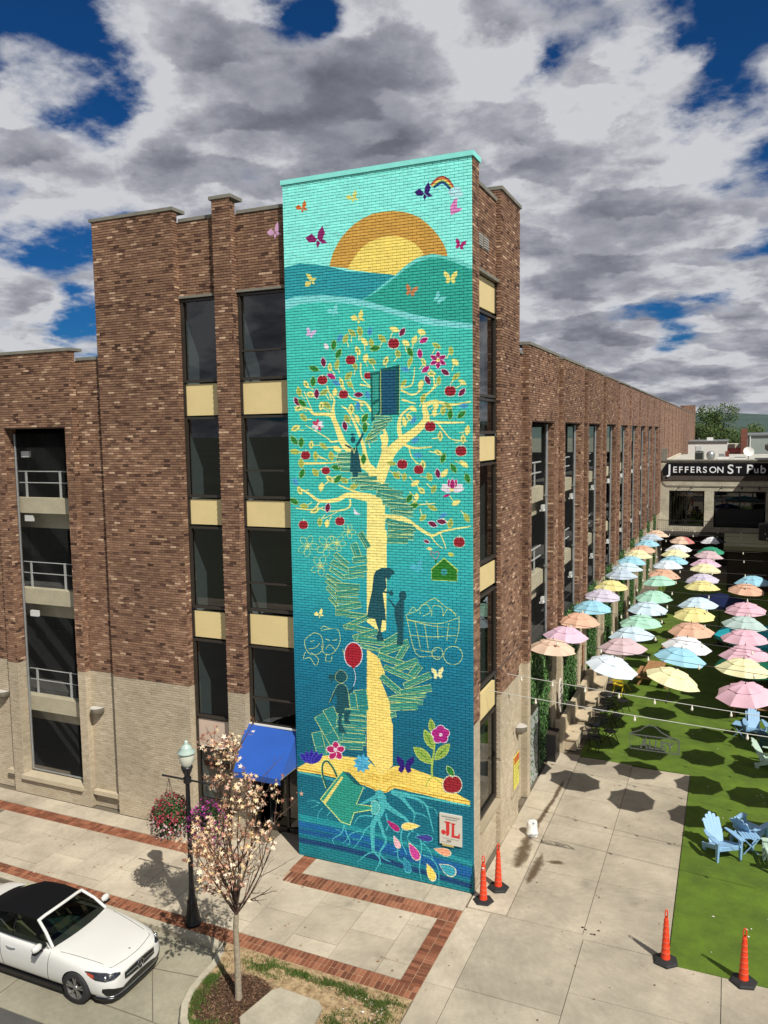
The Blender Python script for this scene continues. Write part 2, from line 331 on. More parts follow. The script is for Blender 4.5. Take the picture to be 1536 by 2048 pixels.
def paint_mural():
    p = Paint(); F = p.fill
    Y = (.97, .91, .52); YD = (.96, .86, .42); LINE = (.80, .86, .46); TEAL = (.16, .56, .49); DARK = (.055, .30, .34); WHT = (.90, .86, .88)
    TURQ = (.50, .93, .88)
    GRN = (.13, .50, .16); MAR = (.45, .07, .23); MAG = (.70, .07, .42); BLU = (.22, .60, .80)
    # ground colour, a painted blend from turquoise at the top to deep teal at the foot
    stops = [(0, (.02, .46, .50)), (.05, (.015, .43, .51)), (.17, (.01, .36, .46)), (.27, (.01, .41, .53)), (.34, (.02, .47, .58)), (.42, (.11, .65, .67)), (.52, (.17, .73, .69)), (.68, (.18, .77, .71)), (.80, (.20, .78, .71)), (1, (.46, .92, .87))]
    zz = np.linspace(0, 1, TH); 
    for c in range(3): p.img[:, :, c] = np.interp(zz, [a for a, _ in stops], [b[c] for _, b in stops])[:, None]
    p.z = 'A'
    F([(40,200),(1240,-40),(1240,790),(900,800),(500,830),(40,800)], TURQ)
    F([(352,747),(362,705),(375,665),(397,620),(425,575),(460,535),(500,497),(550,464),(600,440),(665,424),(730,420),(785,425),(835,437),(885,460),(930,495),(968,533),(1000,572),(1027,615),(1045,655),(1050,690),(800,800)], (.80, .60, .22))
    F([(460,765),(472,735),(490,708),(515,672),(545,638),(580,610),(620,590),(668,574),(720,568),(762,572),(800,582),(833,597),(862,615),(890,645),(910,675),(800,810)], (.95, .85, .38))
    F([(60,760),(110,748),(180,730),(260,735),(350,748),(450,775),(600,785),(690,792),(745,800),(745,830),(640,900),(545,960),(300,940),(60,960)], (.10, .60, .64))
    F([(520,960),(600,910),(690,835),(740,800),(800,745),(870,697),(960,672),(1060,690),(1187,740),(1230,750),(1230,900),(600,1000)], (.38, .84, .80))
    F([(548,945),(640,893),(720,830),(800,765),(870,722),(950,697),(1020,698),(1100,728),(1187,762),(1240,775),(1240,1100),(1187,1085),(1000,1062),(850,1030)], (.11, .66, .58))
    F([(60,955),(150,925),(300,915),(480,932),(545,945),(700,990),(850,1030),(1000,1062),(1187,1085),(1240,1090),(1240,1130),(1187,1115),(60,1060)], (.44, .84, .84))
    F([(60,1022),(105,1003),(180,968),(300,957),(450,965),(640,1003),(780,1048),(930,1093),(1060,1106),(1187,1117),(1240,1120),(1240,1250),(60,1250)], (.20, .78, .71))
    p.side_fly(190,395,36,0,(.83,.40,.10)); p.side_fly(488,335,36,0,(.86,.86,.42)); p.side_fly(280,575,62,0,(.55,.07,.38)); p.side_fly(912,305,52,0,(.18,.05,.42))
    p.fly(1125,617,32,15,(.70,.10,.42)); p.side_fly(235,830,40,-50,(.90,.86,.42)); p.fly(1068,812,40,0,(.92,.88,.45)); p.fly(835,890,36,15,(.80,.50,.30)); p.fly(1000,935,32,40,(.44,.84,.84)); p.side_fly(375,1005,36,0,(.44,.84,.84)); p.side_fly(522,1045,42,0,(.92,.88,.45)); p.fly(240,1140,28,20,(.84,.70,.88))
    for i, c in enumerate([(.62,.18,.16), (.85,.45,.2), (.92,.85,.4), (.2,.55,.3), (.08,.14,.55)]):
        p.line([(950+i*5,268+i*4),(985+i*3,232+i*8),(1020,218+i*9),(1055-i*3,236+i*8),(1085-i*5,278+i*4)], 10, c)
    for a, b, r in ((1075,310,24),(1100,300,30),(1120,320,22),(1095,330,26)): p.ell(a,b,r,r*.8,0,(.66,.88,.90))
    F([(1090,350),(1108,345),(1105,400),(1138,405),(1120,425),(1098,432),(1070,445),(1065,395)], (.86,.48,.74))
    # ---- crown of the tree
    p.z = 'B'; B = lambda q, a, c, b=None: p.line(q, a*(.82 if a < 60 else .9), c, None if b is None else b*.9)
    B([(680,1130),(640,1050),(575,1000),(505,925),(445,860),(412,780),(383,705),(350,662),(240,655),(200,620),(100,610)],78,Y,9)
    B([(383,705),(372,620),(380,560),(340,500)],30,Y,8); B([(640,1060),(600,960),(585,880),(545,770),(482,640),(430,600)],44,Y,9)
    B([(680,1120),(720,980),(735,890),(712,800)],70,Y,30); B([(720,900),(745,830),(725,760),(700,700)],44,Y,12)
    B([(690,1120),(740,990),(785,910),(860,840),(960,765),(1022,690),(1012,605),(1080,572),(1200,590),(1335,570)],100,Y,10)
    B([(850,840),(832,745),(852,660),(930,600)],44,Y,10); B([(1010,705),(1080,712),(1180,716),(1290,715)],30,Y,10); B([(1012,605),(1000,545),(1070,482),(1120,400)],26,Y,7); B([(1080,480),(1075,400),(1050,340)],16,Y,6)
    B([(850,490),(930,522),(998,480)],18,Y,10); B([(850,555),(950,585)],20,Y,8); B([(842,472),(922,452),(942,330)],16,Y,7); B([(870,868),(925,892),(1000,892),(1062,885)],26,Y,9); B([(900,880),(922,960),(970,1005)],12,Y,6)
    B([(1090,705),(1150,780),(1200,832),(1310,845)],14,Y,7); B([(640,640),(600,580),(545,560),(482,530),(415,400)],24,Y,7); B([(565,300),(572,400),(630,462)],14,Y,8); B([(445,835),(362,850),(330,822),(180,735)],16,Y,6)
    B([(640,1225),(560,1210),(480,1180),(410,1150)],30,Y,8); B([(620,1250),(480,1222),(400,1255),(280,1262),(200,1210),(125,1168)],52,Y,9); B([(490,1250),(480,1312),(350,1335),(250,1300)],18,Y,6); B([(280,1262),(230,1322),(110,1312)],16,Y,6)
    B([(130,1000),(300,1000),(425,990)],22,Y,8); B([(235,930),(335,980)],12,Y,8); B([(720,1370),(870,1390),(950,1440),(1060,1502),(1150,1472),(1335,1440)],44,Y,9); B([(950,1290),(1085,1280)],9,Y,6)
    B([(1120,1490),(1150,1560),(1160,1600)],10,Y,5); B([(560,450),(640,470)],16,Y,10); B([(1060,480),(1130,440)],8,Y,5); B([(330,460),(360,560)],14,Y,7); B([(170,500),(230,640)],8,Y,6); B([(300,1390),(440,1320)],6,Y,5)
    F([(610,1215),(690,1225),(735,1290),(735,1545),(608,1545)], Y); F([(620,1100),(735,1100),(725,1160),(640,1140)], Y)
    rg = random.Random(11)
    spots = [(590,150),(640,160),(715,130),(800,65),(940,140),(880,160),(990,85),(505,90),(560,80),(1095,180),(1195,215),(1225,295),(545,215),(600,265),(645,290),(740,285),(825,235),(910,290),(1005,295),(400,310),(350,330),(525,320),(480,390),(1060,375),(1110,420),(985,450),(865,440),(1275,435),(1230,395),(185,450),(215,520),(135,500),(310,505),(385,505),(490,450),(290,600),(330,595),(130,615),(165,680),(110,755),(470,690),(540,690),(930,620),(1000,545),(1140,630),(1090,590),(1080,645),(1310,770),(1120,810),(1280,830),(220,870),(305,880),(400,900),(105,920),(150,1000),(250,950),(360,950),(250,1065),(350,1110),(450,1120),(290,1165),(140,1190),(520,1160),(780,1000),(815,1085),(870,1095),(1045,1095),(1150,1070),(1105,925),(1285,1005),(945,1140),(990,1190),(1075,1180),(955,1235),(1230,1275),(1065,1310),(940,1290),(1000,1380),(1190,1420),(1305,1380),(280,1410),(330,1420),(245,1330),(170,1300),(555,590),(500,620),(590,680),(620,830),(1000,1010),(905,680),(870,710),(460,130),(430,440),(1175,600),(700,620)]
    for a, b in spots:
        d = math.hypot(690-a, 960-b)+1; q = 62/d; n_ = rg.uniform(-.35, .35); e = (a+(690-a)*q+(960-b)*q*n_, b+(960-b)*q-(690-a)*q*n_); p.line([(a, b), ((a+e[0])/2+rg.uniform(-6, 6), (b+e[1])/2+4), e], 4.5, Y, 7)
        L = rg.uniform(26, 36); W = rg.uniform(12, 18); an = rg.choice([90, 90, 70, 110, 40, 140, 20])+rg.uniform(-15, 15)
        p.leaf(a, b, L, W, an, Y if rg.random() < .55 else (.66,.72,.30), (.82,.84,.42)); 
        if rg.random() < .5: p.leaf(a, b, L*.6, W*.5, an, (.52,.66,.34))
    p.fly(215,92,32,25,(.84,.72,.88)); p.leaf(325,185,26,16,60,WHT)
    for a, b, an in ((420,125,120),(630,80,100),(395,440,30),(615,525,70),(545,600,90),(875,345,20),(935,700,120),(945,840,140),(965,945,10),(1285,600,0),(1140,1365,150),(110,1130,60)): p.leaf(a,b,30,14,an,BLU,(.30,.66,.78))
    for a, b, an, c in ((855,85,120,MAR),(978,235,85,MAG),(1032,420,65,MAR),(1155,365,35,MAR),(305,295,80,MAR),(258,515,88,MAR),(550,522,0,MAR),(455,740,78,MAR),(1103,1072,80,MAR),(1067,1425,25,MAR),(120,570,60,MAR),(1005,142,150,MAG),(1018,345,140,MAG),(360,393,30,MAG),(1272,505,130,MAR),(335,1310,100,MAR),(1130,1408,10,MAR)): p.leaf(a,b,34,17,an,c,WHT)
    for a, b, an in ((377,175,95),(410,235,115),(240,340,20),(233,430,92),(665,198,170),(910,225,65),(157,580,40),(1190,660,95),(1268,660,140),(595,750,90),(645,800,150),(585,970,92),(100,840,55),(150,855,95),(397,1030,10),(155,1072,110),(405,1110,130),(1140,965,110),(1213,1035,60),(1310,1105,70),(905,1245,120),(935,1297,160),(100,1265,30),(595,685,120)): p.leaf(a,b,36,17,an,GRN,(.62,.78,.42))
    for a, b, r in ((795,165,36),(495,280,32),(298,420,32),(615,390,24),(445,520,30),(1190,497,36),(1050,745,35),(180,945,30),(1265,915,36),(855,1008,33),(970,1045,31),(322,1052,27),(165,1430,30),(420,1405,30)): p.apple(a,b,r)
    for k in range(6):
        t = R(60*k-90); p.leaf(1105+30*math.cos(t),280+30*math.sin(t),32,15,60*k-90,MAG,WHT)
    p.ell(1105,280,13,13,0,Y)
    for k in range(7):
        t = R(51*k-90); p.leaf(265+22*math.cos(t),735+22*math.sin(t),24,12,51*k-90,WHT if k%3 else (.80,.22,.38))
    for k, c in ((-150,WHT),(-30,WHT),(-110,MAG),(-70,MAG),(-90,MAG),(-170,WHT),(-10,WHT)):
        t = R(k); p.leaf(1205+38*math.cos(t),1190+38*math.sin(t),44,17,k,c,WHT)
    p.ell(1200,1185,14,12,0,Y); p.leaf(1165,1225,30,9,160,MAG)
    F([(515,1310),(530,1330),(545,1345),(570,1360),(540,1362),(520,1352)], WHT)
    # door at the top of the stair
    F([(697,345),(838,313),(834,662),(703,668)], (.03,.34,.33)); F([(711,362),(808,342),(811,655),(712,662)], (.04,.30,.43))
    F([(632,366),(700,362),(703,652),(640,716)], (.03,.36,.33)); F([(648,384),(690,378),(692,545),(648,572)], (.15,.62,.55)); F([(648,596),(692,566),(692,640),(650,685)], (.15,.62,.55))
    p.line([(704,350),(706,660)], 4, LINE); p.line([(838,315),(834,660)], 3, LINE)
    # upper flight of books round the trunk
    rg = random.Random(5); LB = (.80,.88,.56)
    for (x, y, w, h, a) in [(725,685,60,14,4),(710,712,60,12,-14),(700,738,56,12,-18),(690,765,58,12,-22),(665,795,40,12,-30),(640,840,44,12,-20),(455,940,50,16,-4),(450,975,56,13,2),(455,1010,50,14,-3),(470,1045,44,13,2),(560,1080,60,13,4),(590,1110,90,15,-4),(615,1140,90,15,6),(660,1165,100,16,-5),(720,1180,70,16,8),(770,1205,90,20,4),(770,1240,100,16,12),(800,1268,84,18,-4),(830,1295,80,16,6),(850,1325,80,17,-4),(860,1352,70,14,8),(835,1420,96,18,14),(850,1452,96,18,4),(845,1484,90,17,-4),(850,1515,85,15,3)]:
        p.book(x,y,w,h,a,TEAL,LB)
    F([(495,935),(550,925),(572,1062),(545,1066),(545,1096),(510,1096),(510,1062),(490,1062)], DARK); F([(500,900),(538,885),(548,925),(495,935)], DARK); p.ell(512,835,17,24,0,DARK)
    p.line([(535,880),(565,830),(582,788)], 20, DARK, 12); p.line([(500,895),(455,870)], 14, DARK, 10); F([(482,800),(512,790),(535,798),(508,808)], DARK); p.line([(505,890),(520,930)], 5, LINE); p.line([(530,890),(520,930)], 5, LINE)
    # ---- middle of the wall
    p.z = 'C'
    F([(608,0),(745,0),(748,260),(742,700),(700,715),(608,640)], Y); F([(608,832),(690,885),(735,1000),(705,1050),(740,1130),(772,1220),(780,1330),(790,1540),(608,1540)], YD)
    for (x, y, w, h, a, d) in [(835,15,80,17,-6,0),(820,70,72,20,2,0),(590,70,60,20,60,0),(535,150,60,24,70,0),(560,205,50,20,-8,0),(430,205,60,16,40,0),(420,250,64,16,28,0),(545,275,66,22,-10,0),(400,300,60,14,34,0),(520,318,70,16,-8,0),(375,345,60,13,30,0),(370,385,55,13,38,0),(475,395,82,22,4,0),(360,430,45,12,45,0),(470,440,80,20,-6,0),(375,500,40,12,50,0),(470,490,76,20,2,0),(480,535,90,20,-10,0),(500,590,110,18,8,0),(540,640,100,16,-24,0),(560,690,90,18,14,0),(600,730,90,20,-16,0),(650,775,110,22,8,0),(790,760,70,22,-30,0),(660,830,100,12,14,0),(800,820,105,26,-18,0),(850,860,56,20,-60,0),(800,915,120,20,20,0),(880,945,90,22,-22,0),(940,990,60,26,-52,0),(830,1000,110,18,24,0),(960,1050,100,22,-24,0),(790,1090,110,22,40,0),(950,1120,110,24,-10,0),(900,1160,120,14,-4,0),(880,1190,120,17,6,0),(865,1230,96,26,-2,0),(785,1290,26,18,-14,0)]:
        p.book(x,y,w,h,a,TEAL if y > 330 or y < 120 else (.14,.60,.54),LINE)
    for (x, y, w, h, a) in [(570,1200,45,85,-6),(515,1215,25,75,-8),(590,1290,40,25,4),(390,1370,42,105,-20),(350,1420,40,100,-28),(540,1370,75,25,6),(490,1410,100,20,8),(320,1520,44,100,-24),(500,1470,100,28,4)]:
        p.book(x,y,w,h,a,(.10,.52,.50),LINE)
    F([(655,320),(670,285),(710,265),(760,262),(790,275),(805,305),(780,315),(765,345),(740,335),(745,400),(720,440),(735,560),(742,632),(715,628),(705,700),(730,778),(680,770),(675,745),(690,700),(665,620),(610,608),(618,540),(645,420)], DARK)
    p.line([(715,430),(760,435),(790,440)], 14, DARK); p.ell(778,440,15,18,0,DARK); p.ell(858,458,27,34,0,DARK)
    F([(835,485),(868,490),(866,590),(862,800),(818,805),(822,700),(800,590),(800,545),(770,500),(745,480),(770,482),(808,530)], DARK)
    p.ell(514,870,66,90,0,WHT); p.ell(514,870,60,84,0,(.66,.06,.13)); F([(495,945),(535,945),(520,965),(510,965)], (.66,.06,.13)); p.line([(517,965),(530,1030),(515,1090)], 4, WHT)
    p.ell(425,1022,46,46,0,DARK,24); F([(385,1010),(345,1005),(338,1035),(362,1050),(350,1080),(378,1045)], DARK); F([(410,1065),(450,1075),(470,1100),(490,1275),(385,1285),(400,1180),(385,1120)], DARK)
    p.line([(405,1105),(375,1150),(345,1205)], 22, DARK, 14); p.line([(455,1100),(480,1140),(515,1095)], 20, DARK, 13); F([(415,1275),(440,1275),(435,1360),(460,1420),(415,1415),(412,1340)], DARK); F([(470,1270),(500,1275),(480,1330),(495,1365),(450,1350)], DARK)
    p.loop([(388,1010),(425,975),(468,1010),(462,1050),(425,1068),(392,1045)], None, LINE, 2.5); p.line([(345,1205),(405,1080),(470,1100),(490,1270)], 2.5, LINE)
    # birdhouse, heart, butterflies
    F([(1060,270),(1145,200),(1238,275),(1238,355),(1060,348)], (.12,.48,.10)); p.line([(1056,275),(1147,197),(1245,282)], 9, (.70,.82,.32), smooth=False); p.line([(1060,270),(1060,348),(1238,356),(1238,275)], 5, (.70,.82,.32), smooth=False); p.ell(1147,293,24,24,0,(.16,.58,.56)); F([(1083,235),(1083,205),(1098,205),(1098,222)], (.12,.48,.10))
    p.loop([(1080,165),(1062,150),(1052,165),(1090,202),(1112,165),(1098,150)], None, (.75,.40,.40), 4); p.apple(1252,85,36); p.leaf(1025,80,22,10,20,MAR,WHT); p.leaf(1045,130,22,11,10,Y); p.leaf(1195,170,26,14,20,(.76,.80,.34)); p.line([(1040,20),(1090,90),(1140,130)], 9, Y, 5)
    p.side_fly(960,250,50,0,(.26,.72,.80)); p.side_fly(275,580,34,0,Y); p.fly(1103,998,42,-5,(.93,.90,.62))
    # outline drawings: basket, masks, blossom
    k = 4
    for q in ([(885,622),(1000,645),(1130,650),(1250,610)],[(880,590),(890,625),(950,860),(1060,880),(1120,885)],[(890,625),(1060,668),(1250,690)],[(1250,600),(1250,690),(1225,790)],[(915,735),(1060,745),(1230,735)],[(935,830),(1050,850),(1100,830)],[(945,640),(985,840)],[(1010,650),(1040,850)],[(1100,660),(1105,760)],[(1180,650),(1165,770)],[(885,590),(960,560),(1000,520),(1080,480),(1150,530),(1235,590)],[(980,590),(985,530),(1030,520),(1050,570),(1000,600)],[(1060,600),(1070,530),(1130,540),(1140,600)],[(900,580),(930,540),(960,570)],[(1030,500),(1080,475),(1110,500)],[(1140,600),(1180,545),(1230,600)]): p.line(q, k, LINE)
    for x, y, a, b in ((1100,860,38,42),(1210,875,66,64)): p.loop([(x+a*math.cos(t), y+b*math.sin(t)) for t in np.linspace(0, 6.28, 14)[:-1]], None, LINE, k)
    for q in ([(240,715),(175,770),(195,850),(250,870),(300,830),(290,740),(240,715)],[(290,700),(400,690),(420,780),(370,860),(310,860),(290,800)],[(180,850),(165,900),(210,890),(250,945),(270,900),(220,855)],[(330,860),(320,910),(355,915),(365,880)],[(200,830),(250,820),(280,790)],[(320,830),(350,800),(390,840)],[(210,780),(240,770)],[(320,760),(350,770)],[(370,770),(400,765)],[(285,690),(310,670),(350,690)],[(440,830),(450,870)]): p.line(q, k, LINE)
    rg = random.Random(8)
    for cx, cy, r in ((195,110,72),(330,110,75),(285,250,70),(400,90,60),(480,10,50)):
        for j in range(5):
            t = 2*math.pi*j/5+rg.uniform(0, .4); ex, ey = cx+r*.62*math.cos(t), cy+r*.62*math.sin(t)
            p.loop([(cx,cy),(ex-r*.3*math.sin(t), ey+r*.3*math.cos(t)),(cx+r*1.05*math.cos(t), cy+r*1.05*math.sin(t)),(ex+r*.3*math.sin(t), ey-r*.3*math.cos(t))], None, LINE, 3.2)
            p.line([(cx,cy),(cx+r*.4*math.cos(t), cy+r*.4*math.sin(t))], 3, Y)
    # ---- foot of the wall
    p.z = 'D'
    for off, w, c in ((735,26,(.05,.56,.60)),(790,40,(.02,.36,.62)),(835,28,(.02,.30,.55)),(900,34,(.02,.22,.42)),(860,14,(.02,.44,.56)),(1000,36,(.02,.44,.48))):
        p.line([(120,off),(500,off+80),(900,off+200),(1340,off+330)], w, c)
    p.line([(120,760),(600,850),(1000,960),(1340,1080)], 16, (.08,.56,.60)); p.line([(700,950),(1000,1040),(1340,1150)], 30, (.02,.34,.62))
    F([(608,0),(770,0),(775,70),(790,100),(788,385),(720,450),(690,450),(660,380),(610,320)], YD)
    for (x, y, w, h, a) in [(380,90,40,110,-22),(330,130,38,110,-30),(530,20,76,24,6),(500,55,100,22,6),(500,95,105,24,4),(520,190,80,28,4),(275,230,34,80,-14),(500,250,80,24,2)]:
        p.book(x,y,w,h,a,(.10,.52,.50),LINE)
    F([(415,0),(440,0),(430,90),(465,160),(410,155),(408,80)], DARK); F([(450,0),(500,0),(478,60),(495,100),(450,90)], DARK)
    # open book
    F([(125,400),(250,330),(320,315),(430,318),(520,330),(610,340),(660,390),(700,450),(745,420),(800,390),(880,390),(960,420),(1100,470),(1140,480),(1240,585),(1330,635),(1328,662),(1200,640),(1010,590),(800,545),(745,575),(690,575),(640,545),(560,515),(300,450),(125,425)], (.95,.84,.36))
    for i in range(9):
        p.line([(700,460+i*6),(620,430+i*8),(540,400+i*10),(470,375+i*10)], 2.5, (.82,.64,.16)); p.line([(715,460+i*6),(780,430+i*8),(840,425+i*10),(930,430+i*12)], 2.5, (.82,.64,.16))
    F([(660,380),(790,380),(770,400),(722,450),(690,450)], YD); p.line([(125,408),(300,440),(560,505),(640,535),(690,565),(745,565),(800,530),(1010,580),(1325,640)], 9, (.84,.62,.12)); p.line([(130,432),(300,468),(600,545)], 12, (.20,.66,.66)); p.line([(780,560),(1000,605),(1330,672)], 13, (.25,.75,.74))
    # roots
    RT = (.22,.70,.72)
    for q, a, b in (([(690,575),(720,640),(700,720),(650,800),(650,940),(655,990)],60,16),([(655,985),(600,1010),(545,1060)],12,4),([(660,990),(700,1040),(690,1080),(670,1120),(690,1150)],12,4),([(655,990),(690,1000),(705,1080)],8,4),([(680,600),(600,640),(560,660)],30,8),([(720,600),(740,660),(820,720),(880,760),(930,850)],44,12),([(780,570),(850,610),(910,680),(940,720),(935,780)],30,6),([(830,590),(930,610),(1010,650),(1040,720),(1060,800),(1075,855)],22,4),([(940,715),(1000,730),(1040,760)],10,4),([(900,600),(980,640),(1000,680)],12,4),([(1020,670),(1080,690),(1110,750)],8,4),([(690,760),(720,850),(740,920),(700,990),(720,1030),(775,1060)],24,4),([(740,840),(760,800),(750,760),(740,720)],10,8),([(650,800),(600,830),(570,890),(520,960)],14,4),([(650,740),(560,740),(520,790)],12,5),([(570,840),(500,860),(470,900),(440,930)],9,4),([(510,900),(550,900)],6,4),([(450,800),(430,860),(370,900),(385,940)],10,4),([(450,810),(470,870),(490,920),(470,945)],9,4),([(430,850),(390,830)],6,3),([(280,650),(230,630),(190,640)],8,3),([(270,660),(220,680)],6,3),([(300,680),(270,720),(265,760)],6,3),([(360,700),(330,740),(340,770)],6,3),([(880,800),(850,850),(850,920),(890,1010)],14,6),([(910,850),(890,900),(940,940)],9,4),([(960,860),(990,940),(980,1040),(975,1110),(990,1190)],13,4),([(990,920),(1040,970),(1070,1040)],9,4),([(1000,1010),(1050,1030),(1095,1080),(1110,1140),(1110,1220)],11,4),([(820,960),(830,1040),(870,1060)],9,4),([(840,980),(790,990)],7,3),([(760,660),(700,620)],20,14)):
        p.line(q, a, RT, b)
    p.loop([(640,640),(665,630),(690,650),(695,690),(680,720),(650,725),(635,690)], (.28,.72,.70), (.55,.86,.80), 4)
    # watering can
    p.line([(330,545),(300,450),(300,380),(330,355),(370,400),(400,465)], 12, (.03,.36,.32)); p.line([(322,545),(292,450),(294,372),(332,346),(378,398),(410,462)], 4, LINE)
    p.loop([(285,620),(440,425),(585,540),(535,655),(640,670),(640,695),(520,715),(490,800),(430,780)], (.10,.58,.50), (.80,.88,.46), 7, smooth=False); F([(300,640),(430,460),(445,470),(320,655)], (.88,.84,.42)); F([(440,425),(490,440),(585,540),(520,510)], (.03,.34,.36))
    # flowers, lotus, butterfly, sapling, apple
    for j in range(-2, 3): p.leaf(222+j*22, 325-abs(j)*-6, 46, 17, 90+j*22, (.14,.10,.62), (.30,.28,.74))
    for j in range(5): t = R(72*j-90); p.ell(390+34*math.cos(t),285+36*math.sin(t),34,26,72*j-90,WHT); p.ell(390+34*math.cos(t),285+36*math.sin(t),29,21,72*j-90,(.74,.08,.36))
    p.ell(388,275,14,10,0,WHT)
    for j in range(9): t = R(40*j); F([(575+66*math.cos(t),370+72*math.sin(t)),(575+42*math.cos(t+.35),370+48*math.sin(t+.35)),(575,370),(575+42*math.cos(t-.35),370+48*math.sin(t-.35))], (.20,.62,.80) if j % 2 else (.28,.70,.84))
    p.fly(875,380,62,3,(.14,.04,.46)); p.line([(1065,470),(1062,400),(1075,300),(1080,200)], 14, (.62,.74,.26)); p.line([(1062,465),(1030,500),(1022,535)], 7, (.62,.74,.26)); p.line([(1075,470),(1130,510)], 7, (.62,.74,.26))
    for a, b, L, W, an in ((1000,315,86,34,42),(1042,205,74,28,65),(1062,115,54,20,80),(1135,290,74,32,-48)): p.leaf(a,b,L,W,an,(.56,.70,.24),(.78,.84,.36)); p.leaf(a,b,L*.8,3,an,(.20,.50,.16))
    for j in range(5): t = R(72*j-90); p.ell(1122+34*math.cos(t),170+34*math.sin(t),34,34,0,WHT)
    for j in range(5): t = R(72*j-90); p.ell(1122+34*math.cos(t),170+34*math.sin(t),29,29,0,(.68,.08,.48))
    p.ell(1124,172,12,12,0,WHT); p.apple(1205,520,60); p.leaf(1190,425,42,19,55,GRN,(.80,.86,.60)); 
    # drops
    for a, b, L, W, an, c in ((790,805,58,24,40,MAG),(915,810,60,28,178,(.93,.84,.40)),(1005,890,60,26,8,(.20,.20,.58)),(815,920,44,22,65,(.92,.70,.74)),(935,985,64,32,60,(.80,.20,.58)),(1135,985,58,28,18,(.92,.62,.46)),(1170,1110,62,38,32,(.16,.62,.70)),(1052,1130,60,30,66,(.93,.84,.34)),(885,1080,54,28,70,(.10,.52,.64))):
        ca, sa = math.cos(R(an)), math.sin(R(an)); sh = []
        for t in np.linspace(0, 2*math.pi, 22, endpoint=False):
            r = (1+.0*t); u_ = -L*math.cos(t); v_ = W*math.sin(t)*math.sin(t/2)**1.1*1.15; sh.append((a+u_*ca-v_*sa, b+u_*sa+v_*ca))
        q = [(a+(x-a)*1.12, b+(y-b)*1.16) for x, y in sh]; p.fill(q, (.86,.84,.70) if sum(c) > 1.3 else RT); p.fill(sh, c)
    p.line([(180,915),(230,925)], 3, (.30,.30,.60))
    g = p.img.mean(2, keepdims=True); p.img = np.clip((g+(p.img-g)*.90)*.94+.055, 0, 1)
    return p.img
# ------------------------------------------------------------------ materials of the place
mi = bpy.data.images.new('mural_paint', TW, TH); 
_a = np.ones((TH, TW, 4), np.float32); _a[:, :, :3] = paint_mural(); mi.pixels.foreach_set(_a.ravel()); mi.update(); mi.pack()
def mural_mat(name, gain):
    M = bpy.data.materials.new(name); M.use_nodes = True; nt = M.node_tree; N = nt.nodes.new; L = nt.links.new
    b = nt.nodes['Principled BSDF']; b.inputs['Roughness'].default_value = .62; b.inputs['Specular IOR Level'].default_value = .3
    g = N('ShaderNodeNewGeometry'); mp = N('ShaderNodeMapping'); s = N('ShaderNodeSeparateXYZ'); c = N('ShaderNodeCombineXYZ')
    L(g.outputs['Position'], s.inputs[0]); L(s.outputs[0], c.inputs[0]); L(s.outputs[2], c.inputs[1]); L(c.outputs[0], mp.inputs[0])
    mp.inputs['Location'].default_value = (1, 0, 0); mp.inputs['Scale'].default_value = (1/MW, 1/MH, 1)
    t = N('ShaderNodeTexImage'); t.image = mi; t.extension = 'EXTEND'; L(mp.outputs[0], t.inputs[0])
    n = N('ShaderNodeTexNoise'); n.inputs['Scale'].default_value = 9; n.inputs['Detail'].default_value = 6; L(g.outputs['Position'], n.inputs['Vector'])
    a = N('ShaderNodeAttribute'); a.attribute_name = 'tint'
    mr = N('ShaderNodeMapRange'); L(n.outputs['Fac'], mr.inputs[0]); mr.inputs[1].default_value = .3; mr.inputs[2].default_value = .7; mr.inputs[3].default_value = .9*gain; mr.inputs[4].default_value = 1.06*gain
    m2 = N('ShaderNodeMath'); m2.operation = 'MULTIPLY_ADD'; L(a.outputs['Fac'], m2.inputs[0]); m2.inputs[1].default_value = .14; m2.inputs[2].default_value = .93
    m3 = N('ShaderNodeMath'); m3.operation = 'MULTIPLY'; L(mr.outputs[0], m3.inputs[0]); L(m2.outputs[0], m3.inputs[1])
    v = N('ShaderNodeVectorMath'); v.operation = 'SCALE'; L(t.outputs[0], v.inputs[0]); L(m3.outputs[0], v.inputs['Scale'])
    L(v.outputs[0], b.inputs['Base Color']); return M
M_MURAL = mural_mat('mural_painted_brick', 1.18); M_MURALJ = mural_mat('mural_painted_mortar', .80)
BROWN = [(0, (.066, .034, .023)), (.12, (.115, .060, .039)), (.32, (.188, .104, .065)), (.62, (.255, .146, .090)), (.84, (.34, .208, .130)), (1, (.52, .36, .238))]
M_BROWN = ramp_mat('brown_brick', BROWN, .9, 'tint', extra=.16)
BEIGE = [(0, (.36, .30, .205)), (.5, (.43, .36, .255)), (1, (.49, .42, .305))]
M_BEIGE = ramp_mat('beige_painted_brick', BEIGE, .8, 'tint', extra=.06)
M_BROWNJ = mat('brown_mortar', (.10, .058, .040), .95, .2, 2); M_BEIGEJ = mat('beige_painted_mortar', (.38, .32, .225), .9, .1, 2)
M_STONE = mat('coping_stone', (.20, .19, .155), .85, .22, 2.5); M_TURQ = mat('turquoise_painted_stone', (.26, .80, .72), .6, .1, 3)
M_BRONZE = mat('bronze_window_frame', (.035, .029, .022), .42, .15, 4); M_PANEL = mat('cream_spandrel_panel', (.70, .56, .27), .55, .07, 1.2); M_PANEL2 = mat('pinkish_spandrel_panel', (.55, .43, .34), .6, .06, 1.2)
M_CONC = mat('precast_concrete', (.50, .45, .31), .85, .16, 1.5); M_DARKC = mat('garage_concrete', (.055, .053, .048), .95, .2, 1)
M_WHITE = mat('white_paint', (.72, .72, .68), .5, .08, 2); M_GALV = mat('galvanised_steel', (.36, .38, .38), .4, .15, 6, metal=.6); M_BLACK = mat('black_metal', (.012, .012, .013), .4, .2, 8)
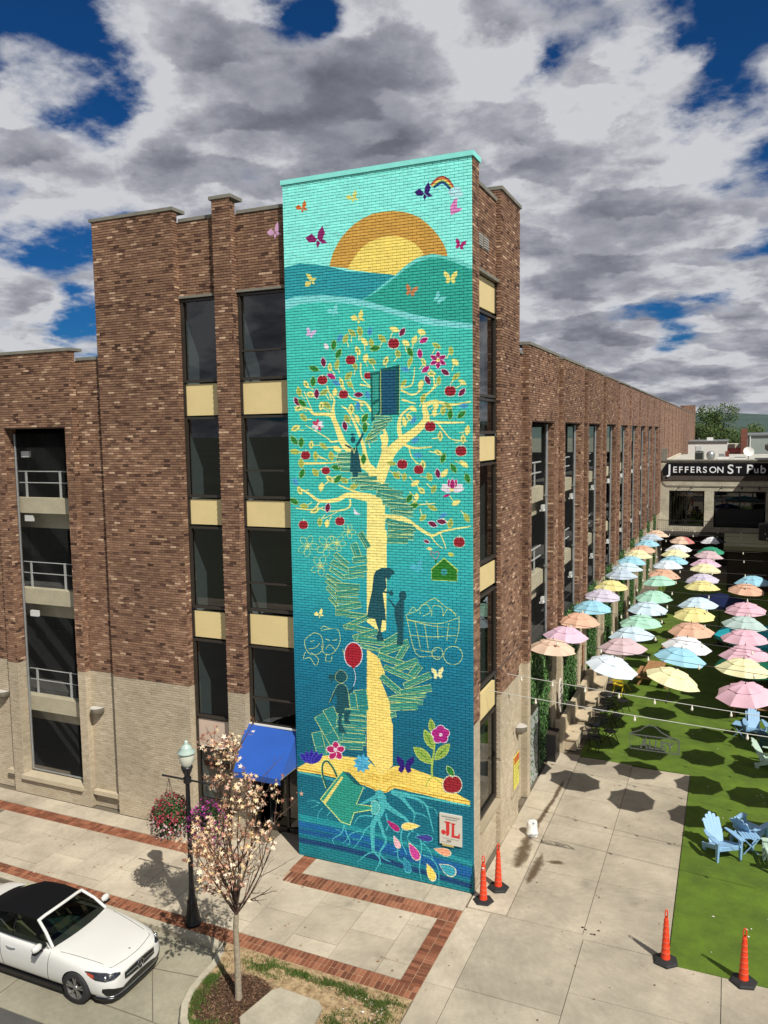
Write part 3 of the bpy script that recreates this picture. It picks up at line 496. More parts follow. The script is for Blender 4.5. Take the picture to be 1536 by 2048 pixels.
M_PLASTER = mat('interior_plaster', (.50, .53, .52), .9, .08, 1); M_CARPET = mat('interior_dark', (.018, .018, .018), .95, .1, 1)
def glass_mat(name, tint, rough=.015, ior=1.5):
    M = bpy.data.materials.new(name); M.use_nodes = True; nt = M.node_tree; nt.nodes.clear(); N = nt.nodes.new; L = nt.links.new
    o = N('ShaderNodeOutputMaterial'); mx = N('ShaderNodeMixShader'); t = N('ShaderNodeBsdfTransparent'); g = N('ShaderNodeBsdfGlossy'); fr = N('ShaderNodeFresnel')
    t.inputs[0].default_value = (*tint, 1); g.inputs['Roughness'].default_value = rough; ge = N('ShaderNodeNewGeometry'); iv = N('ShaderNodeMix'); iv.inputs[2].default_value = ior; iv.inputs[3].default_value = 1/ior; L(ge.outputs['Backfacing'], iv.inputs[0]); L(iv.outputs[0], fr.inputs[0])
    L(fr.outputs[0], mx.inputs[0]); L(t.outputs[0], mx.inputs[1]); L(g.outputs[0], mx.inputs[2]); L(mx.outputs[0], o.inputs[0]); return M
M_GLASS = glass_mat('tinted_window_glass', (.27, .31, .31), .010, 1.85)
def far_brick(name):
    M = bpy.data.materials.new(name); M.use_nodes = True; nt = M.node_tree; N = nt.nodes.new; L = nt.links.new
    b = nt.nodes['Principled BSDF']; b.inputs['Roughness'].default_value = .9
    g = N('ShaderNodeNewGeometry'); s = N('ShaderNodeSeparateXYZ'); c = N('ShaderNodeCombineXYZ'); L(g.outputs['Position'], s.inputs[0])
    ad = N('ShaderNodeMath'); ad.operation = 'ADD'; L(s.outputs[0], ad.inputs[0]); L(s.outputs[1], ad.inputs[1]); L(ad.outputs[0], c.inputs[0]); L(s.outputs[2], c.inputs[1])
    t = N('ShaderNodeTexBrick'); L(c.outputs[0], t.inputs['Vector']); t.inputs['Scale'].default_value = 1; t.inputs['Brick Width'].default_value = .205; t.inputs['Row Height'].default_value = .068
    t.inputs['Mortar Size'].default_value = .006; t.inputs['Bias'].default_value = -.1; t.inputs['Color1'].default_value = (.13, .062, .040, 1); t.inputs['Color2'].default_value = (.42, .245, .15, 1); t.inputs['Mortar'].default_value = (.07, .042, .03, 1)
    n = N('ShaderNodeTexNoise'); n.inputs['Scale'].default_value = .8; n.inputs['Detail'].default_value = 6; L(g.outputs['Position'], n.inputs['Vector'])
    mr = N('ShaderNodeMapRange'); L(n.outputs['Fac'], mr.inputs[0]); mr.inputs[1].default_value = .3; mr.inputs[2].default_value = .7; mr.inputs[3].default_value = .8; mr.inputs[4].default_value = 1.2
    v = N('ShaderNodeVectorMath'); v.operation = 'SCALE'; L(t.outputs['Color'], v.inputs[0]); L(mr.outputs[0], v.inputs['Scale']); 
    gt = N('ShaderNodeMath'); gt.operation = 'LESS_THAN'; L(s.outputs[2], gt.inputs[0]); gt.inputs[1].default_value = 4.2
    mx = N('ShaderNodeMix'); mx.data_type = 'RGBA'; L(gt.outputs[0], mx.inputs[0]); L(v.outputs[0], mx.inputs[6]); mx.inputs[7].default_value = (.42, .35, .25, 1)
    L(mx.outputs[2], b.inputs['Base Color']); return M
M_FARB = far_brick('distant_brown_brick')

# ------------------------------------------------------------------ brick walls
RH, BL, JT, DEP = .068, .205, .012, .016
BRK = []          # (score, wall object, corner data, material, tint) for every brick; the largest in view become parts of their own
def brick_wall(name, O, U, Nn, rects, holes=(), style='brown', parent=None, bricks=True, label=None, rowph=0):
    O, U, Nn = Vector(O), Vector(U), Vector(Nn); Zv = Vector((0,0,1))
    flip = U.cross(Zv).dot(Nn) < 0
    mb = MB()
    mats = {'mural': [M_MURALJ], 'brown': [M_BROWNJ, M_BEIGEJ], 'far': [M_FARB], 'white': [M_WHITEBR, M_WHITEBRJ] if style == 'white' else None}[style]
    def quad(u0, u1, z0, z1, mi=0):
        p = [O+U*u0+Zv*z0, O+U*u1+Zv*z0, O+U*u1+Zv*z1, O+U*u0+Zv*z1]
        if flip: p = p[::-1]
        mb.quad(*p, mi)
    for (u0, u1, z0, z1) in rects:
        us = sorted({u0, u1, *[max(u0, min(u1, h[k])) for h in holes for k in (0, 1)]}); 
        zs = sorted({z0, z1, *([4.2] if style == 'brown' and z0 < 4.2 < z1 else []), *[max(z0, min(z1, h[k])) for h in holes for k in (2, 3)]})
        for i in range(len(us)-1):
            for j in range(len(zs)-1):
                cu, cz = (us[i]+us[i+1])/2, (zs[j]+zs[j+1])/2
                if us[i+1]-us[i] < 1e-5 or zs[j+1]-zs[j] < 1e-5: continue
                if any(h[0] < cu < h[1] and h[2] < cz < h[3] for h in holes): continue
                quad(us[i], us[i+1], zs[j], zs[j+1], 1 if style == 'brown' and cz < 4.2 else 0)
    w = mb.build(name, mats, parent, label=label)
    if not bricks or style == 'far': return w
    for (u0, u1, z0, z1) in rects:
        i0, i1 = int(math.floor(z0/RH)), int(math.ceil(z1/RH))
        for i in range(i0, i1):
            a, b = max(i*RH+JT/2, z0), min((i+1)*RH-JT/2, z1)
            if b-a < .015: continue
            zc = (a+b)/2; iv = [(u0, u1)]
            for h in holes:
                if h[2] < zc < h[3]:
                    nv = []
                    for s, e in iv:
                        if h[1] <= s or h[0] >= e: nv.append((s, e)); continue
                        if h[0] > s: nv.append((s, h[0]))
                        if h[1] < e: nv.append((h[1], e))
                    iv = nv
            ph = (i % 2)*BL/2
            for s, e in iv:
                k = int(math.floor((s-ph)/BL))
                while k*BL+ph < e:
                    x0, x1 = max(k*BL+ph+JT/2, s+.003), min((k+1)*BL+ph-JT/2, e-.003); k += 1
                    if x1-x0 < .025: continue
                    c = O+U*((x0+x1)/2)+Zv*zc; d = CAM-c; dl = d.length
                    sc = (x1-x0)*(b-a)*max(0, d.dot(Nn)/dl)/(dl*dl)
                    if style == 'mural': mt = 0; tn = rnd.random()
                    else:
                        mt = 2 if zc < 4.2 else 1; tn = min(1, max(0, rnd.gauss(.48, .19)+(.24 if rnd.random() < .10 else 0)-(.30 if rnd.random() < .08 else 0)))
                        if style == 'white': mt = 3
                    BRK.append((sc, w, (O, U, Nn, flip, x0, x1, a, b, (DEP if zc > 4.2 or style == 'mural' else .0075)+rnd.uniform(-.002, .003)), mt, max(.001, tn)))
    return w
def _brickgeo(mb, data, mi, tint):
    O, U, Nn, flip, x0, x1, a, b, d = data; Zv = Vector((0,0,1)); e = .002
    p = [O+U*x0+Zv*a, O+U*x1+Zv*a, O+U*x1+Zv*b, O+U*x0+Zv*b]
    q = [O+U*(x0+e)+Zv*(a+e)+Nn*d, O+U*(x1-e)+Zv*(a+e)+Nn*d, O+U*(x1-e)+Zv*(b-e)+Nn*d, O+U*(x0+e)+Zv*(b-e)+Nn*d]
    f = [(4,5,6,7),(0,1,5,4),(1,2,6,5),(2,3,7,6),(3,0,4,7)]
    if flip: f = [t[::-1] for t in f]
    mb.add(p+q, f, mi, tint)
def lay_bricks(single_filter, n_single=300):
    mats = [M_MURAL, M_BROWN, M_BEIGE] + ([M_WHITEBR] if 'M_WHITEBR' in globals() else [])
    order = sorted((b for b in BRK if single_filter(b[1])), key=lambda b: -b[0])[:n_single]; single = set(map(id, order))
    walls = {}
    for b in BRK:
        if id(b) in single:
            mb = MB(); _brickgeo(mb, b[2], 0, b[4]); mb.build('brick', mats[b[3]], b[1])
        else: walls.setdefault(b[1].name, (b[1], MB()))[1]; _brickgeo(walls[b[1].name][1], b[2], b[3], b[4])
    for w, mb in walls.values(): mb.build('bricks', mats, w, kind='stuff')
    BRK.clear()

GAR = thing('brick_building', 'brown brick parking garage and stair tower with a turquoise tree mural on its corner', 'building')
XV, YV = (1,0,0), (0,1,0)
def fwall(name, y, rects, holes=(), **k): return brick_wall(name, (0,y,0), XV, (0,-1,0), rects, holes, parent=GAR, **k)
def swall(name, x, rects, holes=(), **k): return brick_wall(name, (x,0,0), YV, (1,0,0), rects, holes, parent=GAR, **k)
# front elevation
fwall('mural_wall', 0, [(-4.86, 0, 0, 17.28)], style='mural', label='tall brick wall painted with a turquoise tree and book mural')
BAY = .2
fwall('brick_wall', BAY, [(-6.42, -4.86, 0, 16.82), (-8.25, -6.98, 0, 16.82)], [(-6.40, -4.87, 0, 14.88), (-8.22, -7.0, .0, 14.86)])
fwall('brick_wall', 0, [(-6.98, -6.42, 0, 17.2), (-10.98, -8.25, 0, 17.1)])
for x in (-6.42, -8.25): brick_wall('brick_return', (x,0,0), YV, (1,0,0), [(0, BAY, 0, 17.1)], parent=GAR)
brick_wall('brick_return', (-6.98,0,0), YV, (-1,0,0), [(0, BAY, 0, 17.2)], parent=GAR, bricks=False)
brick_wall('brick_return', (-10.98,0,0), YV, (-1,0,0), [(0, 4.3, 13.3, 17.1)], parent=GAR)
OPZ0, OPZ1 = .62, 11.46
fwall('brick_wall', 0, [(-15.2, -12.05, 0, 13.66)], [(-14.78, -12.34, OPZ0, OPZ1)])
fwall('brick_wall', BAY, [(-12.05, -10.98, 0, 13.38), (-16.25, -15.2, 0, 13.38)])
fwall('brick_wall', 0, [(-21, -16.25, 0, 13.66)])
for x, s in ((-12.05, 1), (-16.25, 1)): brick_wall('brick_return', (x,0,0), YV, (1,0,0), [(0, BAY, 0, 13.66)], parent=GAR)
brick_wall('brick_return', (-15.2,0,0), YV, (-1,0,0), [(0, BAY, 0, 13.66)], parent=GAR, bricks=False)
brick_wall('brick_return', (-14.78,0,0), YV, (1,0,0), [(0, .42, OPZ0, OPZ1)], parent=GAR)
brick_wall('brick_return', (-12.34,0,0), YV, (-1,0,0), [(0, .42, OPZ0, OPZ1)], parent=GAR, bricks=False)
# side of the tower, along the alley
SB = .12
swall('brick_wall', 0, [(0, .5, 0, 17.28), (2.42, 4.35, 0, 17.2)], label=None)
swall('brick_wall', -SB, [(.5, 2.42, 0, 16.9)], [(.52, 2.41, 1.35, 14.95)])
brick_wall('brick_return', (0,2.42,0), XV, (0,-1,0), [(-SB, 0, 0, 16.9), (-1.4, 0, 16.9, 17.2)], parent=GAR)
brick_wall('brick_return', (0,.5,0), XV, (0,1,0), [(-SB, 0, 0, 16.9), (-4.86, 0, 16.2, 17.28)], parent=GAR, bricks=False)
# alley elevation of the garage: panels with narrow grooves, one tall opening in each
PAN = [(5.52+5.2*k, 9.86+5.2*k) for k in range(22)]
for k, (a, b) in enumerate(PAN):
    near = k < 4
    hole = [(a+.36, a+3.66, .0, 11.46)] if k < 9 else []
    zb = 0 if k < 9 else 0
    swall('brick_wall', 0, [(a, b, zb, 13.68)], hole, style='brown' if near else 'far')
    st = 'brown' if k < 4 else 'far'
    brick_wall('brick_return', (0,a,0), XV, (0,-1,0), [(-BAY, 0, zb, 13.68)], parent=GAR, style=st)
    g0 = 4.35 if k == 0 else PAN[k-1][1]
    swall('brick_recess', -BAY, [(g0, a, zb, 13.4)], style='brown' if k < 2 else 'far', bricks=k < 2)
    brick_wall('brick_return', (0,g0,0), XV, (0,1,0), [(-BAY, 0, zb, 13.68)], parent=GAR, style='far')
    if k < 9:
        brick_wall('brick_return', (0,a+3.66,0), XV, (0,-1,0), [(-.32, 0, 0, 11.46)], parent=GAR, style=st)
        brick_wall('brick_return', (0,a+.36,0), XV, (0,1,0), [(-.32, 0, 0, 11.46)], parent=GAR, style='far')
# far end turret
MB().box(-2.2, .02, 119.2, 121, 0, 15.1).build('end_turret', M_FARB, GAR)
# roofs and hidden sides of the volumes
m = MB(); m.box(-10.9, -.14, .34, 4.3, 16.2, 16.3); m.build('roof', M_DARKC, GAR)
m = MB(); m.box(-30, -.22, 4.3, 119, 12.4, 12.7); m.box(-30, -12.1, .25, 4.3, 12.4, 12.7); m.build('roof', M_DARKC, GAR)
m = MB(); m.box(-10.9, 0-.02, 4.2, 4.34, 11.9, 17.1); m.build('rear_wall', M_FARB, GAR)
m = MB(); m.box(-30.2, -30, .3, 119, 12.2, 13.6); m.box(-30.2, -21, .0, .3, 0, 13.6); m.build('rear_wall', M_FARB, GAR)
# copings, each stone run its own part
def coping(x0, x1, y0, y1, z, M=None, h=.085): MB().box(x0, x1-.02, y0+.03, y1, z, z+h).build('coping', M or M_STONE, GAR)
m = MB(); m.box(-4.90, .045, -.045, .56, 17.28, 17.39); MB.build(m, 'coping', M_TURQ, GAR, label='turquoise painted coping on top of the mural wall')
MB().box(-4.88, .03, .0, .5, 17.39, 17.41).build('coping', M_STONE, GAR)
coping(-7.05, -6.35, -.07, .5, 17.2); coping(-11.05, -8.18, -.07, .5, 17.1); coping(-6.35, -4.92, .13, .5, 16.82); coping(-8.18, -7.05, .13, .5, 16.82)
coping(-15.26, -11.98, -.07, .45, 13.66); coping(-11.98, -11.05, .13, .5, 13.38); coping(-16.2, -15.26, .13, .5, 13.38); coping(-21, -16.2, -.07, .45, 13.66)
coping(-1.5, .07, 2.36, 4.42, 17.2); coping(-.5, -.05, .56, 2.36, 16.9); coping(-.5, -.13, 4.42, 5.46, 13.4)
for k, (a, b) in enumerate(PAN):
    coping(-.45, .06, a-.05, b+.05, 13.68); 
    if k: coping(-.45, -.14, PAN[k-1][1]+.05, a-.05, 13.4)
# a pink butterfly strays from the mural on to the brown brick beside it
m = MB(); p0 = Vector((-5.23, BAY-.021, 16.28))
for poly in ([(0,.2),(.1,-.5),(.5,-1.1),(.75,-.4),(.5,.2)], [(0,.2),(-.5,-.35),(-1.1,.05),(-.8,.5),(-.2,.5)], [(0,.1),(.6,.2),(1,.55),(.45,.6)], [(0,.3),(-.1,.6),(.05,1.05),(.3,.5)]):
    vs = [(p0.x+a*.2, p0.y, p0.z-b*.2) for a, b in poly]; m.add(vs, [tuple(range(len(vs)))[::-1]])
m.build('painted_butterfly', mat('pink_wall_paint', (.62, .34, .52), .6, .1, 10), GAR, label='pink butterfly painted on the brown brick beside the mural')

# ------------------------------------------------------------------ windows of the tower
def window(u0, u1, z0, z1, pl, side=False, parts=(), depth=.06):
    """one framed opening; parts = list of (kind, z0, z1) from the top"""
    P = (lambda u, d, z: (-SB-.0-d, u, z)) if side else (lambda u, d, z: (u, pl+d, z))
    def bx(mb, ua, ub, da, db, za, zb, mi=0):
        a, b = P(ua, da, za), P(ub, db, zb); mb.box(min(a[0],b[0]), max(a[0],b[0]), min(a[1],b[1]), max(a[1],b[1]), za, zb, mi)
    fw = .075
    for kind, za, zb in parts:
        if kind in ('pane', 'pane2'):
            f = MB(); bx(f, u0, u0+fw, -.01, .11, za, zb); bx(f, u1-fw, u1, -.01, .11, za, zb); bx(f, u0+fw, u1-fw, -.025, .11, za, za+.07); bx(f, u0+fw, u1-fw, -.005, .11, zb-.06, zb)
            if kind == 'pane2': zm = za+(zb-za)*.33; bx(f, u0+fw, u1-fw, 0, .09, zm, zm+.045)
            w = f.build('window', M_BRONZE, GAR)
            g = MB(); a = P(u0+fw, .05, za+.07); b = P(u1-fw, .05, zb-.06)
            if side: g.quad((a[0], a[1], a[2]), (a[0], b[1], a[2]), (a[0], b[1], b[2]), (a[0], a[1], b[2]))
            else: g.quad((a[0], a[1], a[2]), (b[0], a[1], a[2]), (b[0], a[1], b[2]), (a[0], a[1], b[2]))
            g.build('pane', M_GLASS, w)
        else:
            f = MB(); bx(f, u0+fw, u1-fw, .02, .10, za, zb)
            s = f.build('spandrel_panel', M_PANEL2 if kind == 'pink' else M_PANEL, GAR)
            
            for ua in (u0, u1-fw): e = MB(); bx(e, ua, ua+fw, -.01, .11, za, zb); e.build('edge_trim', M_BRONZE, s)
B1 = [('pane2', 12.60, 14.82), ('panel', 11.72, 12.56), ('pane2', 9.50, 11.68), ('panel', 8.76, 9.45), ('pane2', 6.47, 8.72), ('panel', 5.56, 6.38), ('pane2', 3.32, 5.52)]
window(-6.40, -4.87, 3.3, 14.85, BAY, parts=B1)
window(-8.22, -7.0, .1, 14.85, BAY, parts=[('pane', 12.60, 14.80), ('panel', 11.72, 12.56), ('pane', 9.50, 11.68), ('panel', 8.76, 9.45), ('pane', 6.42, 8.70), ('panel', 5.60, 6.34), ('pane', 3.30, 5.54), ('pink', 2.46, 3.25), ('pane2', .12, 2.42)])
window(.52, 2.41, 1.3, 14.95, 0, side=True, parts=[('panel', 14.15, 14.88), ('pane', 12.02, 14.08), ('pane', 11.12, 11.99), ('panel', 10.46, 11.06), ('pane', 7.92, 10.40), ('panel', 7.24, 7.84), ('pane', 4.80, 7.14), ('panel', 3.96, 4.62), ('pane', 1.42, 3.88)])
MB().box(-6.44, -4.86, BAY-.07, BAY+.06, 14.85, 14.91).build('window_head', M_STONE, GAR); MB().box(-8.25, -6.98, BAY-.07, BAY+.06, 14.83, 14.89).build('window_head', M_STONE, GAR)
MB().box(-SB-.06, -.03, .5, 2.42, 14.92, 14.99).build('window_head', M_STONE, GAR)
m = MB()
for i in range(24): m.box(-.16, .05, .5+i*.08, .5+i*.08+.07, 1.25, 1.33+.0)
m.build('window_sill', M_BEIGE, GAR)
# rooms behind the glass
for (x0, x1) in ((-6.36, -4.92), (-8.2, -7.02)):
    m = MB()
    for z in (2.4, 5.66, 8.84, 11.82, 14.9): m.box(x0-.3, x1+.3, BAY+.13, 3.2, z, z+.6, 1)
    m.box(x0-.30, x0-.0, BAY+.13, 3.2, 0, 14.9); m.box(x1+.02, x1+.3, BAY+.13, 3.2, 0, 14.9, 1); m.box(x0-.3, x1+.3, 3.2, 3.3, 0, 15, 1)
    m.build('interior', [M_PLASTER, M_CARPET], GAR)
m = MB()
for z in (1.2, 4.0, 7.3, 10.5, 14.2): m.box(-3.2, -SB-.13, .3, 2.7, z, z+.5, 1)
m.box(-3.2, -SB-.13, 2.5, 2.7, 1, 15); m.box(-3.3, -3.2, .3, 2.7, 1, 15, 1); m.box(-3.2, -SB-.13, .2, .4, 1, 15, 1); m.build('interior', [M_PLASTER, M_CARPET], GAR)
# doorway under the awning
m = MB(); m.box(-6.36, -6.30, .3, .42, 0, 2.4); m.box(-5.0, -4.94, .9, 1.0, 0, 2.5); m.box(-6.3, -4.9, .9, .97, 2.3, 2.5); m.box(-5.75, -5.68, .9, .97, 0, 2.3); m.box(-6.3, -4.9, .9, .97, .0, .14)
d = m.build('entrance_door', M_BRONZE, GAR); MB().quad((-6.3,.94,.14),(-4.94,.94,.14),(-4.94,.94,2.3),(-6.3,.94,2.3)).build('pane', M_GLASS, d)
MB().box(-6.45, -6.36, BAY+.0, 1.0, 0, 2.42).build('door_reveal', M_BROWNJ, GAR)
MB().box(-6.40, -4.87, BAY-.01, BAY+.12, 2.42, 3.31).build('spandrel_panel', M_BRONZE, GAR)
# vents high on the tower side
for y in (.72, 1.22):
    m = MB(); m.box(-SB-.02, -SB+.03, y, y+.42, 15.52, 15.84); 
    v = m.build('wall_vent', mat('vent_metal', (.20, .19, .16), .5, .2, 8), GAR)
    s = MB(); [s.box(-SB+.03, -SB+.045, y+.04, y+.38, 15.55+j*.055, 15.58+j*.055) for j in range(5)]; s.build('louvre', mat('vent_louvre', (.38, .37, .33), .5), v)
# sills at the foot of the front wall
M_BEIGES = mat('beige_painted_stone', (.46, .39, .27), .8, .08, 3)
for x0, x1, y0, z0 in ((-12.0, -11.02, .04, .42), (-15.55, -15.08, .04, .52), (-14.8, -12.32, -.10, .50)):
    MB().box(x0, x1, y0, .42 if z0 == .5 else .19, z0, z0+.13).build('window_sill', M_BEIGES, GAR)
m = MB()
for i in range(9): m.box(-.1, .05, 4.36-.85+i*.09, 4.36-.85+i*.09+.08, .86, .93)
m.build('window_sill', M_BEIGE, GAR)

# ------------------------------------------------------------------ garage decks seen through the openings
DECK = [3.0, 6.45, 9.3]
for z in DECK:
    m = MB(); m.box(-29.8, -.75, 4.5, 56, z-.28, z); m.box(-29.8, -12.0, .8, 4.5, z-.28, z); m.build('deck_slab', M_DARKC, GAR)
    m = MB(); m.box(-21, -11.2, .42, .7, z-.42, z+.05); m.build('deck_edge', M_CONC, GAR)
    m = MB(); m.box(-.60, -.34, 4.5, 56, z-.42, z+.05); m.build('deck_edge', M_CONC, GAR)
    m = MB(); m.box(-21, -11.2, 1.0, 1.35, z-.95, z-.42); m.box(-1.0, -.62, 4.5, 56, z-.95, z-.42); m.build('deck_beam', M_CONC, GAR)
for y in range(6, 56, 8):
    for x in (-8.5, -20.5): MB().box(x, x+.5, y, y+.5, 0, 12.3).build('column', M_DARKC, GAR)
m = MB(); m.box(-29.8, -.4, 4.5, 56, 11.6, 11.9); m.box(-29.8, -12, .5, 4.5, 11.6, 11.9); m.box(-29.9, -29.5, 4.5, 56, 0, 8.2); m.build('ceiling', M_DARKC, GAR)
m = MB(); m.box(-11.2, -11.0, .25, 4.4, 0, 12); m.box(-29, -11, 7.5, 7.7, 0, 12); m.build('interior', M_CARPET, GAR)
M_RAIL = mat('dull_white_rail', (.42, .43, .41), .6, .1, 4)
for z in DECK:
    r = MB(); y = .66
    for h in (.5, .85): r.tube([(-15.0, y, z+h), (-12.2, y, z+h)], .018, 6)
    for x in (-14.7, -13.3): r.box(x-.03, x+.03, y-.02, y+.02, z, z+.87)
    r.build('guard_rail', M_RAIL, GAR)
for k in range(9):
    a, b = PAN[k][0]+.36, PAN[k][0]+3.66
    for z in DECK:
        r = MB()
        for h in (.5, .85): r.tube([(-.45, a, z+h), (-.45, b, z+h)], .030, 6)
        for y in (a+.6, b-.9): r.box(-.47, -.43, y-.03, y+.03, z, z+.87)
        r.build('guard_rail', M_RAIL, GAR)
    p = MB(); p.tube([(-.24, b-.06, .3), (-.24, b-.06, 11.4)], .05, 8)
    for z in (3.4, 6.6, 9.0): p.box(-.30, -.18, b-.14, b, z, z+.05)
    p.build('downpipe', M_GALV, GAR)
    for z in (2.2, 5.4, 8.55):
        s = MB(); s.box(-.36, -.28, b-.34, b-.08, z, z+.16); s.prism([(-.4, b-.34), (-.26, b-.3), (-.26, b-.12), (-.4, b-.08)], z-.05, z); s.build('wall_pack_light', M_WHITE, GAR)
p = MB(); p.tube([(-14.70, .30, .7), (-14.70, .30, 11.3)], .035, 8); p.tube([(-14.70, .30, .7), (-12.36, .30, .7)], .025, 8); p.build('fence_frame', M_GALV, GAR)
for z in (2.62, 5.62, 8.62, 10.6):
    s = MB(); s.box(-14.62, -14.30, .44, .52, z, z+.18); s.build('wall_pack_light', M_WHITE, GAR)
M_WIRE = mat('dull_wire', (.075, .08, .08), .6, 0)
# chain link screens in the openings
def mesh_screen(P, w, h, step=.085, t=.0019):
    m = MB()
    for sgn in (1, -1):
        n = int((w+h)/step)
        for i in range(n):
            c = i*step
            if sgn > 0: a = (max(0, c-h), min(c, h)); b = (min(c, w), max(0, c-w))
            else: a = (max(0, c-h), h-min(c, h)); b = (min(c, w), h-max(0, c-w))
            p, q = P(*a), P(*b); m.tube([p, q], t, 3, caps=False, smooth=False)
    return m
m = mesh_screen(lambda u, v: (-14.70+u, .30, .72+v), 2.34, 10.6); m.build('chain_link', M_WIRE, GAR, kind='stuff')
for k in range(3):
    a = PAN[k][0]+.36; m = mesh_screen(lambda u, v: (-.27, a+u, 4.3+v), 3.28, 7.1, .13, .0016); m.build('chain_link', M_WIRE, GAR, kind='stuff')
lay_bricks(lambda w: True)

# awning over the door
AW = thing('awning', 'blue fabric awning over the door beside the mural wall', 'awning', (-5.7, .15, 2.4))
M_BLUE = mat('blue_canvas', (.008, .075, .36), .75, .10, 1.5, bump=.15); M_BLUE.node_tree.nodes['Principled BSDF'].inputs['Sheen Weight'].default_value = .1
o = Vector((-5.7, .15, 2.4)); T0, T1 = Vector((-6.50, .155, 3.36))-o, Vector((-4.92, .155, 3.30))-o; F0, F1 = Vector((-6.28, -.86, 2.42))-o, Vector((-4.87, -.86, 2.42))-o; W0, W1 = Vector((-6.50, .155, 2.42))-o, Vector((-4.87, -.03, 2.42))-o
T1w = Vector((-4.875, .15, 3.3))-o
m = MB(); n = 10; g = []
for i in range(n+1):
    for j in range(n+1):
        u, v = i/n, j/n; p = (T0.lerp(T1, u)).lerp(F0.lerp(F1, u), v); p.z -= .035*math.sin(math.pi*v)*abs(math.sin(math.pi*u)); g.append(p)
m.add(g, [(i*(n+1)+j, i*(n+1)+j+1, (i+1)*(n+1)+j+1, (i+1)*(n+1)+j) for i in range(n) for j in range(n)], smooth=True)
m.add([F0+Vector((0,-.002,0)), F1+Vector((0,-.002,0)), F1+Vector((0,.02,-.16)), F0+Vector((0,.02,-.16))], [(0,1,2,3)])
m.build('canopy', M_BLUE, AW)
MB().add([T1, F1, W1], [(0,1,2)]).build('side_panel', M_BLUE, AW); MB().add([T0, W0, F0], [(0,1,2)]).build('side_panel', M_BLUE, AW)
m = MB(); m.tube([F0+Vector((0,.03,-.02)), F1+Vector((0,.03,-.02))], .018, 6); m.tube([F0+Vector((0.02,.03,-.02)), W0+Vector((.02,0,-.02))], .018, 6); m.tube([F1+Vector((-.02,.03,-.02)), W1+Vector((-.02,0,-.02))], .018, 6); m.build('frame', M_GALV, AW)
MB().box(T0.x, T1.x, T0.z*0-.012, .03, T0.z-.03, T0.z+.012).build('head_rail', M_WHITE, AW)

# plaque with the two red letters on the mural, and the yellow notice round the corner
PL = thing('sign_plaque', 'off-white plaque with red letters JL on the foot of the mural', 'sign', (-.575, -.04, 1.53)); PL.scale = (.95, 1, .92)
MB().box(-.30, .30, -.02, .02, -.42, .42).build('board', mat('plaque_board', (.62, .59, .50), .4, .04, 4), PL)
M_RED = mat('red_letter', (.62, .03, .03), .5, .03, 5); M_INK = mat('faint_print', (.22, .21, .19), .6, 0)
m = MB(); yb = -.024
def flat(m, pts, y, mi=0): m.add([(a, y, b) for a, b in pts], [tuple(range(len(pts)))], mi)
flat(m, [(-.16,.22),(.0,.22),(.0,.18),(-.03,.18),(-.03,-.1),(-.06,-.17),(-.12,-.17),(-.12,.18),(-.16,.18)], yb); flat(m, [(.01,.2),(.13,.2),(.13,.17),(.10,.16),(.10,-.13),(.19,-.13),(.25,-.03),(.25,-.19),(.02,-.19),(.03,-.15),(.04,.15)], yb-.001)
flat(m, [(-.19+.065*math.cos(t), -.09+.065*math.sin(t)) for t in np.linspace(0, 6.28, 18)[:-1]], yb); m.build('red_letters', M_RED, PL)
m = MB()
for z, a, b, h in ((.345,-.24,.24,.022),(.285,-.14,.17,.016),(-.25,-.22,.22,.008),(-.31,-.10,.02,.04),(-.36,-.24,-.02,.008)): flat(m, [(a,z-h/2),(b,z-h/2),(b,z+h/2),(a,z+h/2)], yb)
m.build('small_print', M_INK, PL)
m = MB(); m.box(-.23, .08, -.018, .02, -.475, -.425); m.build('name_strip', mat('yellow_strip', (.55, .44, .14), .6), PL)
YN = thing('notice', 'yellow notice with a red heading fixed to the beige tower side', 'sign', (.03, 4.05, 1.5))
MB().box(-.012, .0, -.30, .30, -.5, .45).build('sheet', mat('yellow_sheet', (.72, .66, .08), .5, .05, 4), YN)
MB().box(.001, .006, -.28, .28, .22, .43).build('heading', mat('orange_heading', (.55, .13, .03), .5), YN)
m = MB(); [m.box(.001, .004, -.24, .24-.06*(i % 3), .12-i*.1, .14-i*.1) for i in range(6)]; m.build('small_print', M_INK, YN)

# half-round sconces on the walls
def sconce(loc, rz, label):
    t = thing('wall_lamp', label, 'wall lamp', loc, rz, 'half-round lamps on the garage walls'); m = MB(); n = 14
    pr = [(.40*math.cos(math.pi+math.pi*i/n)*.5, .27*math.sin(math.pi+math.pi*i/n)) for i in range(n+1)]
    vs = [(a, b, .13) for a, b in pr]+[(a, b, 0) for a, b in pr]+[(a*.5, b*.5, -.10) for a, b in pr]; k = n+1
    m.add(vs, [(i, i+1, k+i+1, k+i) for i in range(n)]+[(k+i, k+i+1, 2*k+i+1, 2*k+i) for i in range(n)], 0, 0, True); m.build('shell', mat('grey_lamp_shell', (.20, .18, .14), .45, .1, 6, metal=.2), t)
    m = MB(); m.add([(a*1.04, b*1.04, .135) for a, b in pr], [tuple(range(k))]); m.build('lens', mat('lamp_lens', (.52, .50, .46), .3, .05, 6), t); return t
sconce((-11.75, .175, 3.0), 0, 'half-round grey wall lamp on beige brick left of the tower'); sconce((-15.62, .175, 3.05), 0, 'half-round grey wall lamp at the left picture edge'); 
sc = sconce((.02, 4.2, 2.62), R(90), 'half-round grey wall lamp at the tower corner above the yellow notice')
